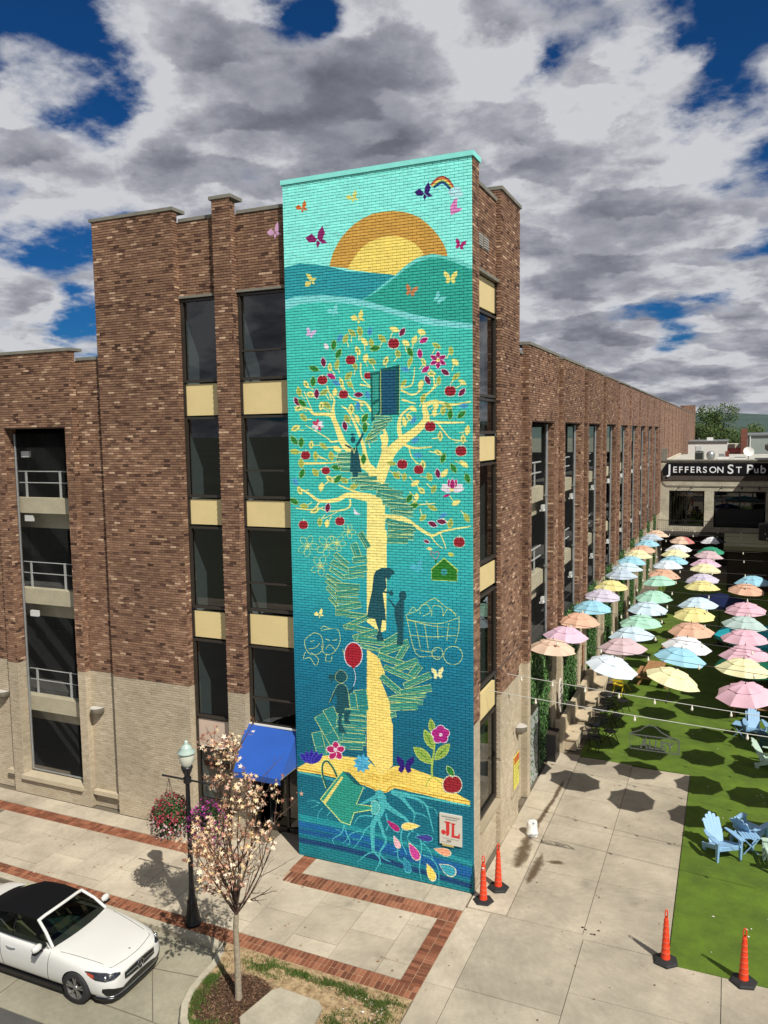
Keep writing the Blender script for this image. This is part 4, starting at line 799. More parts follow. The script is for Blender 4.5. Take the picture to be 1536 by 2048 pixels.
# ------------------------------------------------------------------ ground
def struct(o): o['kind'] = 'structure'; return o
M_FIELD = mat('far_ground', (.10, .11, .07), .95, .3, .02); M_ASPH = mat('asphalt', (.075, .072, .066), .92, .2, 1.2, bump=.3, fine=60)
def concrete(name, col, rnd_amt=.10, spots=True):
    M = bpy.data.materials.new(name); M.use_nodes = True; nt = M.node_tree; N = nt.nodes.new; L = nt.links.new
    b = nt.nodes['Principled BSDF']; b.inputs['Roughness'].default_value = .88; b.inputs['Specular IOR Level'].default_value = .25
    g = N('ShaderNodeNewGeometry'); P = g.outputs['Position']
    def noise(s, d=6, r=.6):
        n = N('ShaderNodeTexNoise'); n.inputs['Scale'].default_value = s; n.inputs['Detail'].default_value = d; n.inputs['Roughness'].default_value = r; L(P, n.inputs['Vector']); return n.outputs['Fac']
    def mr(v, a, c, lo, hi):
        n = N('ShaderNodeMapRange'); L(v, n.inputs[0]); n.inputs[1].default_value = a; n.inputs[2].default_value = c; n.inputs[3].default_value = lo; n.inputs[4].default_value = hi; return n.outputs[0]
    def mul(a, c):
        n = N('ShaderNodeMath'); n.operation = 'MULTIPLY'; L(a, n.inputs[0]); L(c, n.inputs[1]); return n.outputs[0]
    v = mul(mr(noise(.55, 7, .68), .32, .68, .68, 1.16), mr(noise(9, 5, .7), .3, .7, .90, 1.08))
    v = mul(v, mr(noise(60, 2), .3, .7, .93, 1.07))
    oi = N('ShaderNodeObjectInfo'); v = mul(v, mr(oi.outputs['Random'], 0, 1, 1-rnd_amt, 1+rnd_amt*.7))
    if spots:
        vo = N('ShaderNodeTexVoronoi'); vo.inputs['Scale'].default_value = 1.7; L(P, vo.inputs['Vector']); vo.inputs['Randomness'].default_value = 1
        v = mul(v, mr(vo.outputs['Distance'], .022, .04, .42, 1))
        vo = N('ShaderNodeTexVoronoi'); vo.inputs['Scale'].default_value = .8; L(P, vo.inputs['Vector'])
        n_ = N('ShaderNodeMath'); n_.operation = 'MULTIPLY_ADD'; L(noise(14, 4), n_.inputs[0]); n_.inputs[1].default_value = .22; L(vo.outputs['Distance'], n_.inputs[2])
        v = mul(v, mr(n_.outputs[0], .15, .24, .80, 1))
    s = N('ShaderNodeVectorMath'); s.operation = 'SCALE'; s.inputs[0].default_value = col; L(v, s.inputs['Scale']); L(s.outputs[0], b.inputs['Base Color'])
    bp = N('ShaderNodeBump'); bp.inputs['Strength'].default_value = .25; bp.inputs['Distance'].default_value = .004; L(noise(70, 3), bp.inputs['Height']); L(bp.outputs[0], b.inputs['Normal'])
    return M
M_SLAB = concrete('pavement_concrete', (.47, .405, .305)); M_ALLEY = concrete('alley_concrete', (.40, .35, .265), .12); M_BAY = concrete('bay_concrete', (.30, .275, .20), .1); M_KERB = concrete('kerb_concrete', (.40, .36, .27), .05, False)
M_JOINT = mat('joint_sand', (.14, .115, .08), .95, .2, 4); M_MORT = mat('paver_mortar', (.40, .27, .17), .95, .15, 5)
M_PAVER = ramp_mat('brick_paver', [(0, (.13, .046, .024)), (.5, (.21, .075, .038)), (1, (.30, .12, .064))], .85, objrand=True, extra=.15)
gm = MB(); gm.quad((-9000,-9000,-.30),(9000,-9000,-.30),(9000,9000,-.30),(-9000,9000,-.30)); struct(gm.build('ground', M_FIELD))
gm = MB(); gm.box(-60, 60, -19.5, -7.16, -.28, -.135); struct(gm.build('road', M_ASPH))
gm = MB(); gm.box(-60, 60, -27, -19.5, -.28, -.02); struct(gm.build('far_pavement', M_SLAB))
gm = MB(); gm.box(-40, 14, -3.9, 3, -.29, -.022); gm.box(-.07, 40, -7.2, -.6, -.29, -.022); base = struct(gm.build('pavement', M_JOINT))
gm = MB(); gm.box(-.3, 40, 3, 56, -.29, -.022); struct(gm.build('alley_ground', M_JOINT))
def yCt(x): return -3.54-.017*x
def yCb(x): return -3.985-.026*x
J = .007
def slab(x0, x1, y0, y1, M=None, parent=None, z=0.0):
    dz = rnd.uniform(-.003, .003)
    m = MB(); a = rnd.uniform(0, .004); m.box(x0+J, x1-J, y0+J, y1-J, -.08, z+dz); return m.build('paving_slab', M or M_SLAB, parent or base)
def skew_slab(x0, x1, y1, parent=base):
    m = MB(); q = [(x0+J, yCt(x0)+J), (x1-J, yCt(x1)+J), (x1-J, y1-J), (x0+J, y1-J)]; m.prism(q, -.08, rnd.uniform(-.003, .003)); return m.build('paving_slab', M_SLAB, parent)
edges = [-.49]+[-1.08-1.11*i for i in range(13)]
for i in range(len(edges)-1):
    x1, x0 = edges[i], edges[i+1]
    left = x1 < -4.3
    top = -1.10 if left else -1.285
    if i % 2 == 0: ys = [-1.75, -3.04]
    else: ys = [-2.40]
    ys = [top]+ys
    for j in range(len(ys)-1): slab(x0, x1, ys[j+1], ys[j])
    skew_slab(x0, x1, ys[-1])
for x0, x1 in ((-1.05, -.03), (-2.75, -1.05), (-4.33, -2.75)): slab(x0, x1, -.78, -.02)
for i in range(8): slab(-7.1-1.11*(i+1), -7.1-1.11*i, -.67, -.02 if i > 0 else .0)
slab(-7.1, -5.9, -1.1, .18); slab(-5.9, -4.71, -1.1, .9); slab(-5.85, -4.9, .0+.9, 1.0)
# front pavement right of the brick frame, and the alley slabs
FR = struct(MB().box(-.05, 9.5, -7.1, -.6, -.1, -.03).build('front_pavement', M_JOINT))
fx = [-.03, .60, 2.74, 5.55, 8.3]
for i in range(4):
    x0, x1 = fx[i], fx[i+1]; top = (-.62, -.62, -.80, -.95)[i]
    cuts = {0: [top, -3.4, -7.0], 1: [top, -3.3, -5.2, -7.0], 2: [top, -2.6, -4.7, -7.0], 3: [top, -2.4, -4.9, -7.0]}[i]
    for j in range(len(cuts)-1): slab(x0, x1, cuts[j+1], cuts[j], M_ALLEY if i else M_SLAB, FR)
AL = struct(MB().box(.90, 4.6, -.62, 9.5, -.1, -.03).build('alley_pavement', M_JOINT))
for x0, x1, ys in ((.96, 2.70, [-.62, 1.65, 4.2, 6.1, 7.88, 9.25]), (2.70, 4.50, [-.80, 1.63, 4.18, 6.05, 7.80, 9.05])):
    for j in range(len(ys)-1): slab(x0, x1, ys[j], ys[j+1], M_ALLEY, AL)
KS = struct(MB().box(.0, .96, -.6, 9.2, -.1, -.03).build('wall_kerb', M_JOINT))
for a, b in ((-.62, 1.6), (1.6, 4.2), (4.2, 6.1), (6.1, 9.3)):
    m = MB(); m.prism([(.02, a+J), (.95, a+J), (.95, b-J), (.02, b-J)], -.08, .03); m.build('paving_slab', M_SLAB, KS)
# damp stain running out of the wall kerb
M_STAIN = bpy.data.materials.new('damp_stain'); M_STAIN.use_nodes = True
def stain_mat():
    nt = M_STAIN.node_tree; nt.nodes.clear(); N = nt.nodes.new; L = nt.links.new
    o = N('ShaderNodeOutputMaterial'); mx = N('ShaderNodeMixShader'); t = N('ShaderNodeBsdfTransparent'); d = N('ShaderNodeBsdfPrincipled'); d.inputs['Base Color'].default_value = (.11, .07, .035, 1); d.inputs['Roughness'].default_value = .6
    a = N('ShaderNodeAttribute'); a.attribute_name = 'soak'; g = N('ShaderNodeNewGeometry'); n = N('ShaderNodeTexNoise'); n.inputs['Scale'].default_value = 5; n.inputs['Detail'].default_value = 6; L(g.outputs['Position'], n.inputs['Vector'])
    s = N('ShaderNodeMath'); s.operation = 'ADD'; L(a.outputs['Fac'], s.inputs[0]); L(n.outputs['Fac'], s.inputs[1]); r = N('ShaderNodeMapRange'); L(s.outputs[0], r.inputs[0]); r.inputs[1].default_value = .78; r.inputs[2].default_value = 1.35; r.inputs[4].default_value = .75
    L(r.outputs[0], mx.inputs[0]); L(t.outputs[0], mx.inputs[1]); L(d.outputs[0], mx.inputs[2]); L(mx.outputs[0], o.inputs[0])
stain_mat()
def stain(pts, z=.036):
    vs, fs, at = [], [], []
    for i, (x, y, w) in enumerate(pts):
        for j, k in enumerate((-1, -.5, 0, .5, 1)): vs.append((x+w*k, y, z if x+w*k < .95 else .006)); at.append(1-abs(k) if 0 < i < len(pts)-1 else 0)
    for i in range(len(pts)-1):
        for j in range(4): a = i*5+j; fs.append((a, a+1, a+6, a+5))
    me = bpy.data.meshes.new('damp_stain'); me.from_pydata(vs, [], fs); me.materials.append(M_STAIN); me.attributes.new('soak', 'FLOAT', 'POINT').data.foreach_set('value', at); struct(link('damp_stain', me))
stain([(.70,1.3,.2),(.68,1.7,.3),(.66,2.3,.34),(.62,3.0,.2),(.64,3.6,.16),(.70,4.6,.12),(.78,5.6,.1),(.80,6.6,.12),(.8,7.6,.05)], .034); stain([(1.08,.6,.1),(1.12,1.3,.2),(1.14,2.0,.22),(1.1,2.8,.1)], .006); stain([(1.45,2.0,.1),(1.5,2.1,.5),(1.6,2.2,.3),(1.6,2.3,.1)], .006)
# brick bands
_pm = {}
def paver(parent, x, y, w, h, rot=0.0, key=None):
    k = (round(w, 3), round(h, 3))
    if k not in _pm:
        m = MB(); e = .006; a, b = w/2, h/2
        v = [(-a,-b,-.06),(a,-b,-.06),(a,b,-.06),(-a,b,-.06),(-a,-b,-.006),(a,-b,-.006),(a,b,-.006),(-a,b,-.006),(-a+e,-b+e,0),(a-e,-b+e,0),(a-e,b-e,0),(-a+e,b-e,0)]
        m.add(v, [(8,9,10,11)]+[(i,(i+1)%4,4+(i+1)%4,4+i) for i in range(4)]+[(4+i,4+(i+1)%4,8+(i+1)%4,8+i) for i in range(4)]); _pm[k] = m.mesh('brick', M_PAVER)
    o = link('brick', _pm[k], parent, (x, y, .003+rnd.uniform(-.003, .003)), rot+rnd.uniform(-.012, .012)); return o
def bedx(name, q): m = MB(); m.prism(q, -.1, -.008); return struct(m.build(name, M_MORT))
ST = .110
A = bedx('brick_band', [(-15.3, -1.09), (-6.9, -1.09), (-6.9, -.68), (-15.3, -.68)])
for i in range(76):
    for r in (0, 1): paver(A, -6.96-ST*i, -.785-.2*r, ST-.012, .192)
Bb = bedx('brick_band', [(-4.72, -1.28), (-.03, -1.28), (-.03, -.79), (-4.72, -.79)])
for i in range(42):
    for r in (0, 1): paver(Bb, -.09-ST*i, -.915-.24*r, ST-.012, .228)
Lb = bedx('brick_band', [(-4.72, -.785), (-4.34, -.785), (-4.34, -.02), (-4.72, -.02)])
for i in range(7):
    for r in (0, 1): paver(Lb, -4.435-.19*r, -.08-ST*i, .18, ST-.012)
Rb = bedx('brick_band', [(-.49, yCt(-.3)), (-.03, yCt(-.3)), (-.03, -1.285), (-.49, -1.285)])
for i in range(21):
    for r in (0, 1): paver(Rb, -.145-.23*r, -1.35-ST*i, .218, ST-.012)
Cb = bedx('brick_band', [(-15, yCb(-15)), (-.03, yCb(0)), (-.03, yCt(0)), (-15, yCt(-15))])
for i in range(132):
    x = -.09-ST*i; w = (yCt(x)-yCb(x))/2
    for r in (0, 1): paver(Cb, x, yCt(x)-w*(r+.5), ST-.012, round(w-.012, 2), .02)
# parking bay and kerb
gm = MB(); gm.box(-40, -1, -7.15, -3.3, -.28, -.13); struct(gm.build('parking_bay', M_BAY))
def crack(pts, w, z, M): 
    m = MB()
    for a, b in zip(pts[:-1], pts[1:]): m.beam((*a, z), (*b, z), w, .004)
    return m
m = MB()
for pts in ([(-15, -6.28), (-4.85, -6.30), (-4.25, -6.33)], [(-5.7, -4.0), (-5.55, -5.1), (-4.55, -6.3)], [(-5.6, -5.05), (-4.45, -4.9)], [(-7.9, -4), (-8.0, -7.1)], [(-11.4, -4), (-11.5, -7.1)]):
    for a, b in zip(pts[:-1], pts[1:]): m.beam((*a, -.129), (*b, -.129), .022, .004)
struct(m.build('bay_joint', M_JOINT))
kp = [(x, yCb(x)-.085) for x in (-16, -12, -9, -7, -5.6, -4.85)]+[(-4.6, -4.02), (-4.44, -4.22), (-4.345, -4.6), (-4.335, -5.0), (-4.30, -5.4), (-4.17, -5.8), (-3.93, -6.16), (-3.6, -6.45), (-3.1, -6.65), (-2.4, -6.75), (-1.2, -6.8), (-.12, -6.8)]
m = MB(); vs = []
for i, p in enumerate(kp):
    a, b = Vector(kp[max(i-1, 0)]), Vector(kp[min(i+1, len(kp)-1)]); d = (b-a).normalized(); n = Vector((-d.y, d.x)); P = Vector(p)
    o, q = P-n*.085, P+n*.085; vs += [(o.x, o.y, -.2), (o.x+n.x*.012, o.y+n.y*.012, -.012), (o.x+n.x*.03, o.y+n.y*.03, .012), (q.x, q.y, .012), (q.x, q.y, -.2)]
m.add(vs, [(i*5+j, i*5+j+1, (i+1)*5+j+1, (i+1)*5+j) for i in range(len(kp)-1) for j in range(4)])
struct(m.build('kerb', M_KERB))
# planting island
def island_mat():
    M = bpy.data.materials.new('island_soil'); M.use_nodes = True; nt = M.node_tree; N = nt.nodes.new; L = nt.links.new; b = nt.nodes['Principled BSDF']; b.inputs['Roughness'].default_value = .97
    g = N('ShaderNodeNewGeometry'); P = g.outputs['Position']
    def noise(s, d=6):
        n = N('ShaderNodeTexNoise'); n.inputs['Scale'].default_value = s; n.inputs['Detail'].default_value = d; n.inputs['Roughness'].default_value = .7; L(P, n.inputs['Vector']); return n.outputs['Fac']
    ds = N('ShaderNodeVectorMath'); ds.operation = 'DISTANCE'; L(P, ds.inputs[0]); ds.inputs[1].default_value = (-3.35, -5.35, 0)
    a = N('ShaderNodeMath'); a.operation = 'MULTIPLY_ADD'; L(noise(3), a.inputs[0]); a.inputs[1].default_value = .9; L(ds.outputs['Value'], a.inputs[2])
    r = N('ShaderNodeMapRange'); L(a.outputs[0], r.inputs[0]); r.inputs[1].default_value = 1.12; r.inputs[2].default_value = 1.38
    c1 = N('ShaderNodeValToRGB'); e = c1.color_ramp.elements; e[0].position = .35; e[0].color = (.035, .018, .010, 1); e[1].position = .68; e[1].color = (.15, .085, .045, 1); L(noise(26, 4), c1.inputs[0])
    c2 = N('ShaderNodeValToRGB'); e = c2.color_ramp.elements; e[0].position = .32; e[0].color = (.17, .10, .045, 1); e[1].position = .6; e[1].color = (.46, .33, .18, 1); L(noise(7, 7), c2.inputs[0])
    mx = N('ShaderNodeMix'); mx.data_type = 'RGBA'; L(r.outputs[0], mx.inputs[0]); L(c1.outputs[0], mx.inputs[6]); L(c2.outputs[0], mx.inputs[7]); L(mx.outputs[2], b.inputs['Base Color'])
    bp = N('ShaderNodeBump'); bp.inputs['Strength'].default_value = .9; bp.inputs['Distance'].default_value = .03; L(noise(30, 4), bp.inputs['Height']); L(bp.outputs[0], b.inputs['Normal']); return M
isl = [(-4.5, yCb(-4.5)+.0), (-.06, yCb(0)), (-.06, -6.75), (-1.2, -6.72), (-2.4, -6.67), (-3.05, -6.57), (-3.53, -6.38), (-3.85, -6.1), (-4.09, -5.76), (-4.22, -5.38), (-4.25, -5.0), (-4.26, -4.6), (-4.36, -4.25)]
m = MB(); m.prism(isl, -.2, -.008); struct(m.build('planting_soil', island_mat()))
def inside(p, poly):
    c = False
    for i in range(len(poly)):
        (x1, y1), (x2, y2) = poly[i], poly[i-1]
        if (y1 > p[1]) != (y2 > p[1]) and p[0] < (x2-x1)*(p[1]-y1)/(y2-y1)+x1: c = not c
    return c
m = MB(); r2 = random.Random(21)
for i in range(2600):
    t, q = r2.uniform(0, 6.28), math.sqrt(r2.random()); x, y = -3.35+.78*q*math.cos(t), -5.35+.78*q*math.sin(t)
    if not inside((x, y), isl): continue
    s = r2.uniform(.012, .03); a = r2.uniform(0, 3.14); d = Vector((math.cos(a), math.sin(a), r2.uniform(-.4, .4)))*s; n = Vector((-math.sin(a), math.cos(a), r2.uniform(-.4, .4)))*s*.4; c = Vector((x, y, r2.uniform(0, .02)))
    m.add([c-d-n, c+d-n, c+d+n, c-d+n], [(0,1,2,3)], 0, r2.random())
m.build('mulch', ramp_mat('bark_mulch', [(0, (.03, .014, .008)), (.7, (.11, .055, .03)), (1, (.24, .15, .085))], .95, 'tint'), kind='stuff')
def grass_patch(name, spots, n, hgt, M):
    m = MB()
    for i in range(n):
        cx, cy, rx, ry = r2.choice(spots); x, y = r2.gauss(cx, rx*.62), r2.gauss(cy, ry*.62); k_ = math.sin(x*9+1.3*math.sin(y*11))+math.sin(y*13+x*5)
        if k_ < -.5 and r2.random() < .85: continue
        t = 0
        if not inside((x, y), isl) or inside((x, y), UT): continue
        a = r2.uniform(0, 6.28); w = .007; h = hgt*r2.uniform(.5, 1.2); lx, ly = r2.uniform(-.035, .035), r2.uniform(-.035, .035)
        m.add([(x-w*math.cos(a), y-w*math.sin(a), -.01), (x+w*math.cos(a), y+w*math.sin(a), -.01), (x+lx, y+ly, h)], [(0,1,2)], 0, r2.random())
    return m.build(name, M, kind='stuff')
UT = [(-2.86, -5.45), (-2.74, -4.86), (-2.62, -4.74), (-1.72, -4.78), (-1.56, -4.92), (-1.45, -5.75), (-1.55, -5.9), (-2.80, -5.9), (-2.92, -5.75)]
M_GRASS = ramp_mat('grass_blades', [(0, (.035, .075, .010)), (.6, (.075, .14, .020)), (1, (.17, .20, .05))], .8, 'tint')
grass_patch('grass', [(-1.3, -4.25, .55, .14), (-.55, -4.35, .45, .22), (-2.2, -4.18, .5, .09), (-3.25, -4.25, .45, .22), (-4.0, -5.75, .22, .5), (-3.6, -6.2, .4, .28), (-2.9, -6.2, .5, .25), (-1.1, -5.2, .30, .35), (-1.0, -5.7, .5, .4), (-.4, -5.0, .3, .5), (-4.1, -5.1, .12, .35)], 20000, .055, M_GRASS)
m = MB(); m.prism(UT, -.1, .05); m.prism([((x+2.2)*.985-2.2, (y+5.3)*.985-5.3) for x, y in UT], .05, .058); tag(m.build('utility_cover', M_KERB), 'pale concrete utility pad with rounded corners on the planted island', 'utility cover')
# artificial turf
M_TURF = mat('artificial_turf', (.080, .140, .005), .9, .34, 1.1, bump=.6, fine=55)
gm = MB(); gm.prism([(4.52, -.97), (9.4, -.97), (9.4, 45), (.93, 45), (.93, 9.3), (4.52, 9.05)], -.05, .012); struct(gm.build('turf', M_TURF))
# litter: fallen leaves and crumbs on paving and turf
m = MB(); r3 = random.Random(5)
def scrap(x, y, z, s, ti):
    a = r3.uniform(0, 6.28); k = r3.choice((3, 4, 5)); vs = []
    for j in range(2*k): rr = s*(1 if j % 2 == 0 else .45)*r3.uniform(.7, 1.1); vs.append((x+rr*math.cos(a+math.pi*j/k), y+rr*math.sin(a+math.pi*j/k), z+r3.uniform(.003, .02)))
    m.add(vs, [tuple(range(2*k))], 0, ti)
for i in range(70): scrap(r3.uniform(-12, -.5), r3.uniform(-3.4, -.3), 0, r3.uniform(.02, .05), r3.uniform(.3, .9))
for i in range(60): scrap(r3.uniform(0, 8), r3.uniform(-6, -.6), 0, r3.uniform(.012, .035), r3.uniform(.05, .6))
for i in range(45): scrap(r3.uniform(1, 4.4), r3.uniform(-.4, 8.8), 0, r3.uniform(.012, .03), r3.uniform(.05, .4))
for i in range(26): scrap(r3.uniform(4.7, 8), r3.uniform(-.4, 9), .014, r3.uniform(.02, .045), 1)
for i in range(16): scrap(r3.uniform(1.5, 6), r3.uniform(9.4, 14), .014, r3.uniform(.02, .04), 1)
for i in range(60): scrap(r3.gauss(-.75, .35), r3.gauss(-4.5, .2), .0, r3.uniform(.02, .05), r3.uniform(.7, .98))
for i in range(5): scrap(2.85+r3.uniform(-.2, .2), -.45+r3.uniform(-.12, .12), 0, .05, .05)
m.build('leaf_litter', ramp_mat('litter', [(0, (.03, .02, .015)), (.4, (.20, .09, .035)), (.8, (.42, .25, .14)), (1, (.75, .73, .66))], .8, 'tint'), kind='stuff')

# ------------------------------------------------------------------ the pub closing the alley
def white_brick():
    M = bpy.data.materials.new('white_painted_brick'); M.use_nodes = True; nt = M.node_tree; N = nt.nodes.new; L = nt.links.new; b = nt.nodes['Principled BSDF']; b.inputs['Roughness'].default_value = .8
    g = N('ShaderNodeNewGeometry'); s = N('ShaderNodeSeparateXYZ'); c = N('ShaderNodeCombineXYZ'); L(g.outputs['Position'], s.inputs[0]); L(s.outputs[0], c.inputs[0]); L(s.outputs[2], c.inputs[1])
    t = N('ShaderNodeTexBrick'); L(c.outputs[0], t.inputs['Vector']); t.inputs['Scale'].default_value = 1; t.inputs['Brick Width'].default_value = .3; t.inputs['Row Height'].default_value = .10; t.inputs['Mortar Size'].default_value = .012; t.inputs['Color1'].default_value = (.62, .58, .45, 1); t.inputs['Color2'].default_value = (.50, .46, .35, 1); t.inputs['Mortar'].default_value = (.30, .27, .20, 1)
    n = N('ShaderNodeTexNoise'); n.inputs['Scale'].default_value = 1.2; n.inputs['Detail'].default_value = 7; L(g.outputs['Position'], n.inputs['Vector']); r = N('ShaderNodeMapRange'); L(n.outputs['Fac'], r.inputs[0]); r.inputs[1].default_value = .3; r.inputs[2].default_value = .7; r.inputs[3].default_value = .8; r.inputs[4].default_value = 1.1
    v = N('ShaderNodeVectorMath'); v.operation = 'SCALE'; L(t.outputs['Color'], v.inputs[0]); L(r.outputs[0], v.inputs['Scale']); L(v.outputs[0], b.inputs['Base Color']); return M
M_WB = white_brick(); PY = 54
PUB = thing('pub_building', 'white painted brick pub with a black name board at the end of the alley', 'building', (0, PY, 0))
PUBW = [(.70, 3.50, 3.05, 6.04), (4.24, 8.15, 3.02, 6.08)]
m = MB()
us = [-.1, .70, 3.50, 4.24, 8.15, 9.6]; zs = [0, 3.04, 6.06, 8.55]
for i in range(5):
    for j in range(3):
        if i in (1, 3) and j == 1: continue
        m.box(us[i], us[i+1], 0, .35, zs[j], zs[j+1])
m.box(-.1, .2, .35, 26, 3, 8.55); m.build('wall', M_WB, PUB)
m = MB(); m.box(-.15, 9.7, -.08, .42, 8.55, 8.68); m.box(-.12, .45, .1, .55, 8.68, 9.6); m.build('coping', M_STONE, PUB)
m = MB(); m.box(.2, 9.6, .4, 30, 8.15, 8.3); m.build('roof', mat('pale_roof', (.46, .45, .39), .9, .25, .8), PUB)
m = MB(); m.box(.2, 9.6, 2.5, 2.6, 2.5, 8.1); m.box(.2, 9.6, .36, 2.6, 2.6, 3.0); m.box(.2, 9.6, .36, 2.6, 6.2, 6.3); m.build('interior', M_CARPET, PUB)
for (x0, x1, z0, z1), nx, nz in zip(PUBW, (2, 4), (1, 4)):
    f = MB(); f.box(x0, x0+.1, .1, .3, z0, z1); f.box(x1-.1, x1, .1, .3, z0, z1); f.box(x0, x1, .1, .3, z1-.12, z1); f.box(x0, x1, .1, .3, z0, z0+.12)
    for i in range(1, nx): x = x0+(x1-x0)*i/nx; f.box(x-.05, x+.05, .12, .28, z0, z1)
    for i in range(1, nz): z = z0+(z1-z0)*i/nz; f.box(x0, x1, .12, .28, z-.06, z+.06)
    if nx == 4: f.box(x0, x1, .1, .2, z0, z0+1.45)
    w = f.build('window', M_BLACK, PUB); MB().quad((x0,.2,z0),(x1,.2,z0),(x1,.2,z1),(x0,.2,z1)).build('pane', M_GLASS, w)
SGN = thing('pub_sign', 'black board with white letters reading Jefferson St Pub on the pub front', 'sign', (0, PY, 7))
m = MB(); pts = [(.16, 6.95-7), (.16, 7.94-7), (.46, 8.40-7), (8.6, 8.40-7), (8.6, 7.46-7), (.19, 7.46-7)]
m.prism([(a, b) for a, b in pts], 0, .1); me = m.mesh('board', M_BLACK)
for v in me.vertices: x, y, z = v.co; v.co = (x, -.03-z, y)
me.materials[0] = mat('matt_black_board', (.006, .006, .008), .8, .1, 3, spec=.2); link('board', me, SGN)
MB().box(.18, 8.5, -.06, -.0, -.05, .46).build('lower_board', mat('dark_timber', (.075, .060, .050), .8, .25, 6), SGN)
M_LET = mat('white_lettering', (.85, .86, .88), .5, .02)
def put_text(txt, x, z, size, h_sx=1.0):
    me = text_mesh(txt, size, M_LET, .015); me.name = 'letter'
    o = link('letter', me, SGN, (x, -.15, z)); o.rotation_euler = (R(90), 0, 0); o.scale = (h_sx, 1, 1); return o
XX = .56
for ch, sz, adv, dz in (('J', 1.12, .40, -.10), ('E', .72, .47, 0), ('F', .72, .47, 0), ('F', .72, .46, 0), ('E', .72, .47, 0), ('R', .72, .53, 0), ('S', .72, .49, 0), ('O', .72, .60, 0), ('N', .72, .82, 0), ('S', 1.06, .66, -.06), ('T', .72, .78, 0), ('P', 1.06, .56, -.06), ('u', .78, .48, 0), ('b', .90, .5, 0)):
    put_text(ch, XX, .60+dz, sz, 1.0); XX += adv*.985
for x in (1.55, 2.55, 4.85, 6.35, 7.65):
    m = MB(); m.tube([(x, -.02, 6.47), (x, -.16, 6.5), (x-.02, -.34, 6.38)], .03, 6); m.lathe([(.02, .1), (.06, .06), (.10, -.06)], 10, (x-.02, -.34, 6.33)); m.build('gooseneck_lamp', M_BLACK, PUB)
m = MB(); m.tube([(.16, -.05, 7.8), (.02, -.05, 7.6), (.05, -.05, 7.2), (.2, -.05, 6.7), (.5, -.05, 6.47), (9, -.05, 6.44)], .022, 5); m.build('conduit', M_BLACK, PUB)
# terrace in front of the pub windows with a rail
m = MB(); m.box(-.1, 9.5, -2.2, -.02, 2.45, 2.62); m.box(.1, .3, -2.1, -1.9, 0, 2.45); m.box(4, 4.2, -2.1, -1.9, 0, 2.45); m.box(-.1, 9.5, -1.0, -.9, 0, 2.5); m.build('terrace', mat('dark_deck', (.03, .025, .02), .85, .2, 4), PUB)
m = MB(); m.tube([(-.05, -2.1, 3.75), (9.4, -2.1, 3.7)], .025, 5); [m.tube([(x*.16, -2.1, 2.62), (x*.16, -2.1, 3.72)], .010, 4, smooth=False) for x in range(0, 58)]; m.build('railing', M_BLACK, PUB)
# things on the pub roof
def ac(loc, w, d, h, label, M):
    t = thing('air_conditioner', label, 'air conditioner', loc); m = MB(); m.box(-w/2, w/2, -d/2, d/2, 0, h); m.build('cabinet', M, t)
    m = MB(); [m.box(-w/2+.06+i*(w-.12)/9, -w/2+.06+i*(w-.12)/9+.03, -d/2-.03, -d/2, .08, h-.08) for i in range(9)]; m.build('grille', M_BLACK, t); m = MB(); m.lathe([(w*.38, h), (w*.38, h+.06), (.03, h+.08)], 14); m.build('fan_guard', M_BLACK, t); return t
M_ACG = mat('grey_cabinet', (.17, .19, .16), .6, .1, 4)
ac((2.9, 58, 8.3), .75, .75, .95, 'grey air conditioner with slats on the pub roof above the sign', M_ACG)
t = thing('roof_vent', 'round galvanised vent cowl beside the air conditioner on the pub roof', 'vent', (3.75, 61, 8.3)); m = MB(); m.lathe([(.25, 0), (.25, .2), (.36, .3), (.38, .6), (.30, .82), (.14, .93), (.01, .95)], 18); m.build('cowl', M_GALV, t)
t = thing('roof_hatch', 'low rust red and white box on the pub roof', 'roof box', (4.9, 63, 8.3)); MB().box(-.55, .35, -.4, .4, 0, .35).build('base', M_WHITE, t); MB().box(-.5, .0, -.38, .38, .35, .62).build('lid', M_GALV, t); MB().box(.05, .38, -.3, .3, .35, .85).build('hood', mat('rust_red_metal', (.16, .035, .022), .6, .1, 4), t)
t = thing('satellite_dish', 'white satellite dish tilted up on the pub roof', 'dish', (7.0, 68, 8.3)); m = MB(); m.lathe([(.03, 0), (.3, .07), (.5, .22)], 20); me = m.mesh('dish', M_WHITE); d = link('dish', me, t, (0, 0, .6)); d.rotation_euler = (R(60), 0, R(10)); m = MB(); m.tube([(0, .1, 0), (0, .05, .6)], .04, 6); m.build('mast', M_GALV, t)
t = thing('roof_skylight', 'pale flat skylight box near the right end of the pub roof', 'skylight', (6.2, 61, 8.3)); MB().box(-.5, .5, -.5, .5, 0, .3).build('kerb', M_WHITE, t); MB().box(-.45, .45, -.45, .45, .3, .38).build('lid', M_GALV, t)
